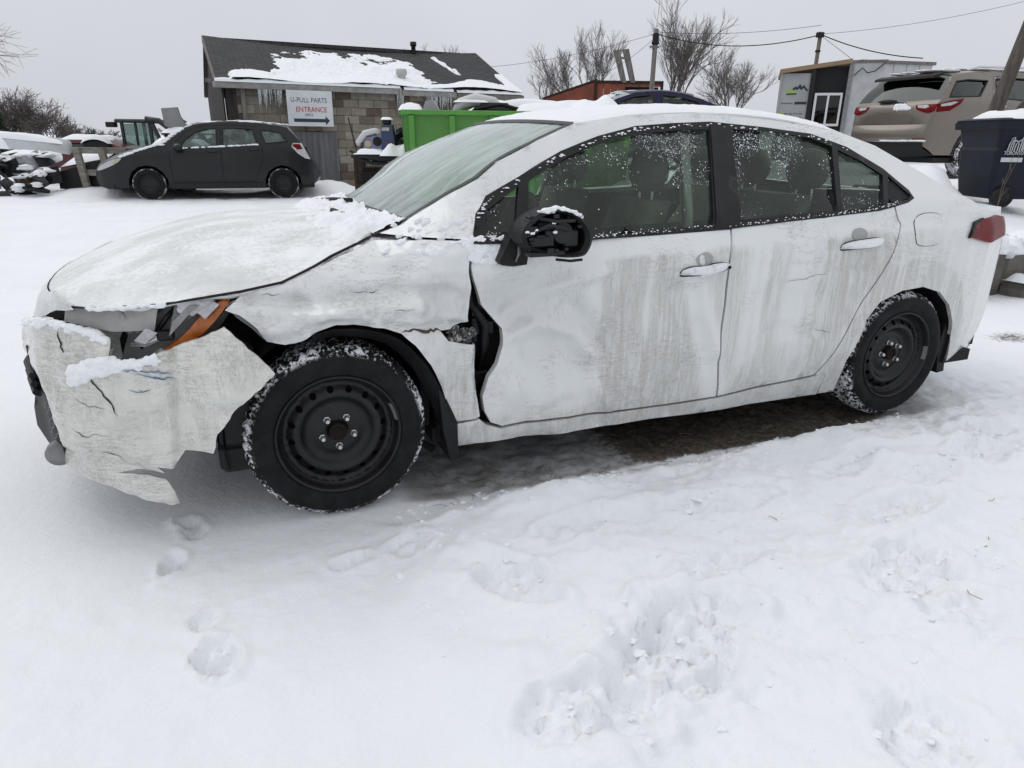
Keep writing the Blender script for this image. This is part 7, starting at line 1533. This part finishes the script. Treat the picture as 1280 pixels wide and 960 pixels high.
# ================================================================== bare trees
def tubes_np(name, segs, m, parent=None, sides=4):
    S = np.array([(*a, *b_, r0, r1) for a, b_, r0, r1 in segs]); A, B_ = S[:, :3], S[:, 3:6]; d = B_ - A; d /= np.linalg.norm(d, axis=1)[:, None] + 1e-9
    up = np.where(np.abs(d[:, 2:3]) < .9, np.array([[0, 0, 1.]]), np.array([[1., 0, 0]])); u = np.cross(d, up); u /= np.linalg.norm(u, axis=1)[:, None]; v = np.cross(d, u)
    n = len(S); V = np.zeros((n, 2 * sides, 3))
    for k in range(sides):
        t = 2 * math.pi * k / sides; o_ = u * math.cos(t) + v * math.sin(t); V[:, k] = A + o_ * S[:, 6:7]; V[:, sides + k] = B_ + o_ * S[:, 7:8]
    base = (np.arange(n) * 2 * sides)[:, None]; Fc = np.concatenate([base + np.array([[k, (k + 1) % sides, sides + (k + 1) % sides, sides + k]]) for k in range(sides)])
    return mesh(name, V.reshape(-1, 3), Fc, m, parent)
M_BRANCH = mat('bare_branch', (.075, .066, .06), .95, col2=(.12, .11, .10), nscale=4); M_TWIGS = mat('fine_twigs', (.13, .115, .105), .95)
def tree(label, x, y, z, H, seed, spread=.55, stems=1, r0=.12, depth=6, lean=0.0, cat='tree', name='bare_tree', grp='bare trees beyond the yard', upb=.6, twr=.0045):
    r_ = random.Random(seed); big = []; fine = []
    def grow(p, d, l, r, k):
        n = 3; q = p
        for s in range(n):
            d = (d + Vector((r_.gauss(0, .09), r_.gauss(0, .09), r_.gauss(0, .05) + .03 * upb))).normalized(); e_ = q + d * (l / n); ra, rb = r * (1 - .25 * s / n), r * (1 - .25 * (s + 1) / n)
            (big if k < 3 else fine).append((q, e_, max(ra, twr), max(rb, twr))); q = e_
            if k >= 1 and s < n - 1 and r_.random() < .55 and k < depth: side(q, d, l * r_.uniform(.5, .75), rb * .55, k + 1)
        if k < depth:
            for c in range(r_.choice((2, 2, 3))): side(q, d, l * r_.uniform(.66, .9), r * .68, k + 1)
    def side(q, d, l, r, k):
        a = Vector((r_.gauss(0, 1), r_.gauss(0, 1), r_.gauss(0, .6))); a = (a - d * a.dot(d)).normalized(); grow(q, (d + a * spread * r_.uniform(.6, 1.25) + Vector((0, 0, upb * .25))).normalized(), l, r, k)
    for s in range(stems):
        a = 6.283 * s / max(1, stems) + seed; d = Vector((lean + (.25 * math.cos(a) if stems > 1 else 0), .25 * math.sin(a) if stems > 1 else 0, 1)).normalized(); H_ = H * .80; grow(Vector((.04 * math.cos(a) * (stems > 1), .04 * math.sin(a) * (stems > 1), 0)), d, H_ * .30 * r_.uniform(.85, 1.1), r0 * .62 * r_.uniform(.7, 1), 0)
    o = empty(name, (x, y, z)); tag(o, label, cat, grp); tubes_np('trunk', big, M_BRANCH, o, 5); tubes_np('crown', fine, M_TWIGS, o, 3); return o
tree('broad bare tree with several pale stems, left of the utility pole', 22.0, 36.7, 1.5, 6.5, 3, .46, 3, .13, 6)
tree('low spreading bare tree at the left foot of the broad stemmed tree', 19.6, 37.8, 1.5, 4.8, 5, .6, 2, .09, 5)
tree('tall dense bare tree right of the utility pole', 26.9, 34.7, 1.3, 7.4, 11, .46, 3, .16, 6)
tree('wide low bare tree leaning right, right of the tall dense tree', 29.9, 33.3, 1.5, 5.2, 21, .54, 3, .12, 6, .18)
tree('thin bare treetop showing above the right end of the barn roof', 14.2, 40.0, 3.0, 4.6, 8, .6, 1, .07, 5)
tree('small bare treetop above the barn roof beside the vent pipe', 13.2, 41.0, 3.0, 4.2, 14, .6, 2, .06, 5)
tree('bare tree reaching in at the upper left corner of the yard', -8.3, 25.5, .6, 8.6, 31, .7, 1, .12, 6, .0, upb=.05)
# brushy hedge at far left: separate bushes
rr_ = random.Random(61)
HL = ['tallest brown bare bush of the far hedge at the left edge', 'brown bare bush second from the left in the far hedge', 'thorny grey bush with spreading top in the middle of the far hedge', 'rounded brown bush right of the spreading one in the far hedge', 'low brown bush near the right end of the far hedge', 'smallest twiggy bush closing the right end of the far hedge', 'faint low bush far behind the right end of the hedge']
for i, (x, y, H) in enumerate(((-9.6, 43.5, 4.0), (-8.9, 42.5, 4.2), (-7.9, 42.5, 4.3), (-7.0, 42, 3.2), (-6.2, 42, 2.4), (-5.5, 43, 1.9), (-4.7, 45, 1.7))):
    tree(HL[i], x, y, .3, H * .86, 70 + i, .65, 6, .06, 5, 0, 'bush', 'bare_bush', 'bushes of the far hedge', .2, .008)
def conifer(x, y, z, H, label):
    o = empty('conifer', (x, y, z)); tag(o, label, 'conifer'); MB().tube([(0, 0, 0), (0, 0, H)], [.12, .02], 6).build('trunk', M_BRANCH, o); r_ = random.Random(4); V = []; Fc = []
    for i in range(1500):
        t = r_.random() ** .7; zz = H * (1 - t * .95); rr = t * H * .26 * r_.uniform(.35, 1); a = r_.uniform(0, 6.283); c = Vector((rr * math.cos(a), rr * math.sin(a), zz - rr * .3)); l = .22; d = Vector((math.cos(a), math.sin(a), -.5)) * l; q = Vector((-math.sin(a), math.cos(a), 0)) * .06; k = len(V); V += [c - q, c + q, c + d]; Fc.append((k, k + 1, k + 2))
    mesh('foliage', V, Fc, mat('conifer_green', (.025, .035, .02), .9, col2=(.045, .055, .03), nscale=5), o)
conifer(-9.1, 41.0, .3, 3.0, 'dark conifer among the brown bushes at the far left')
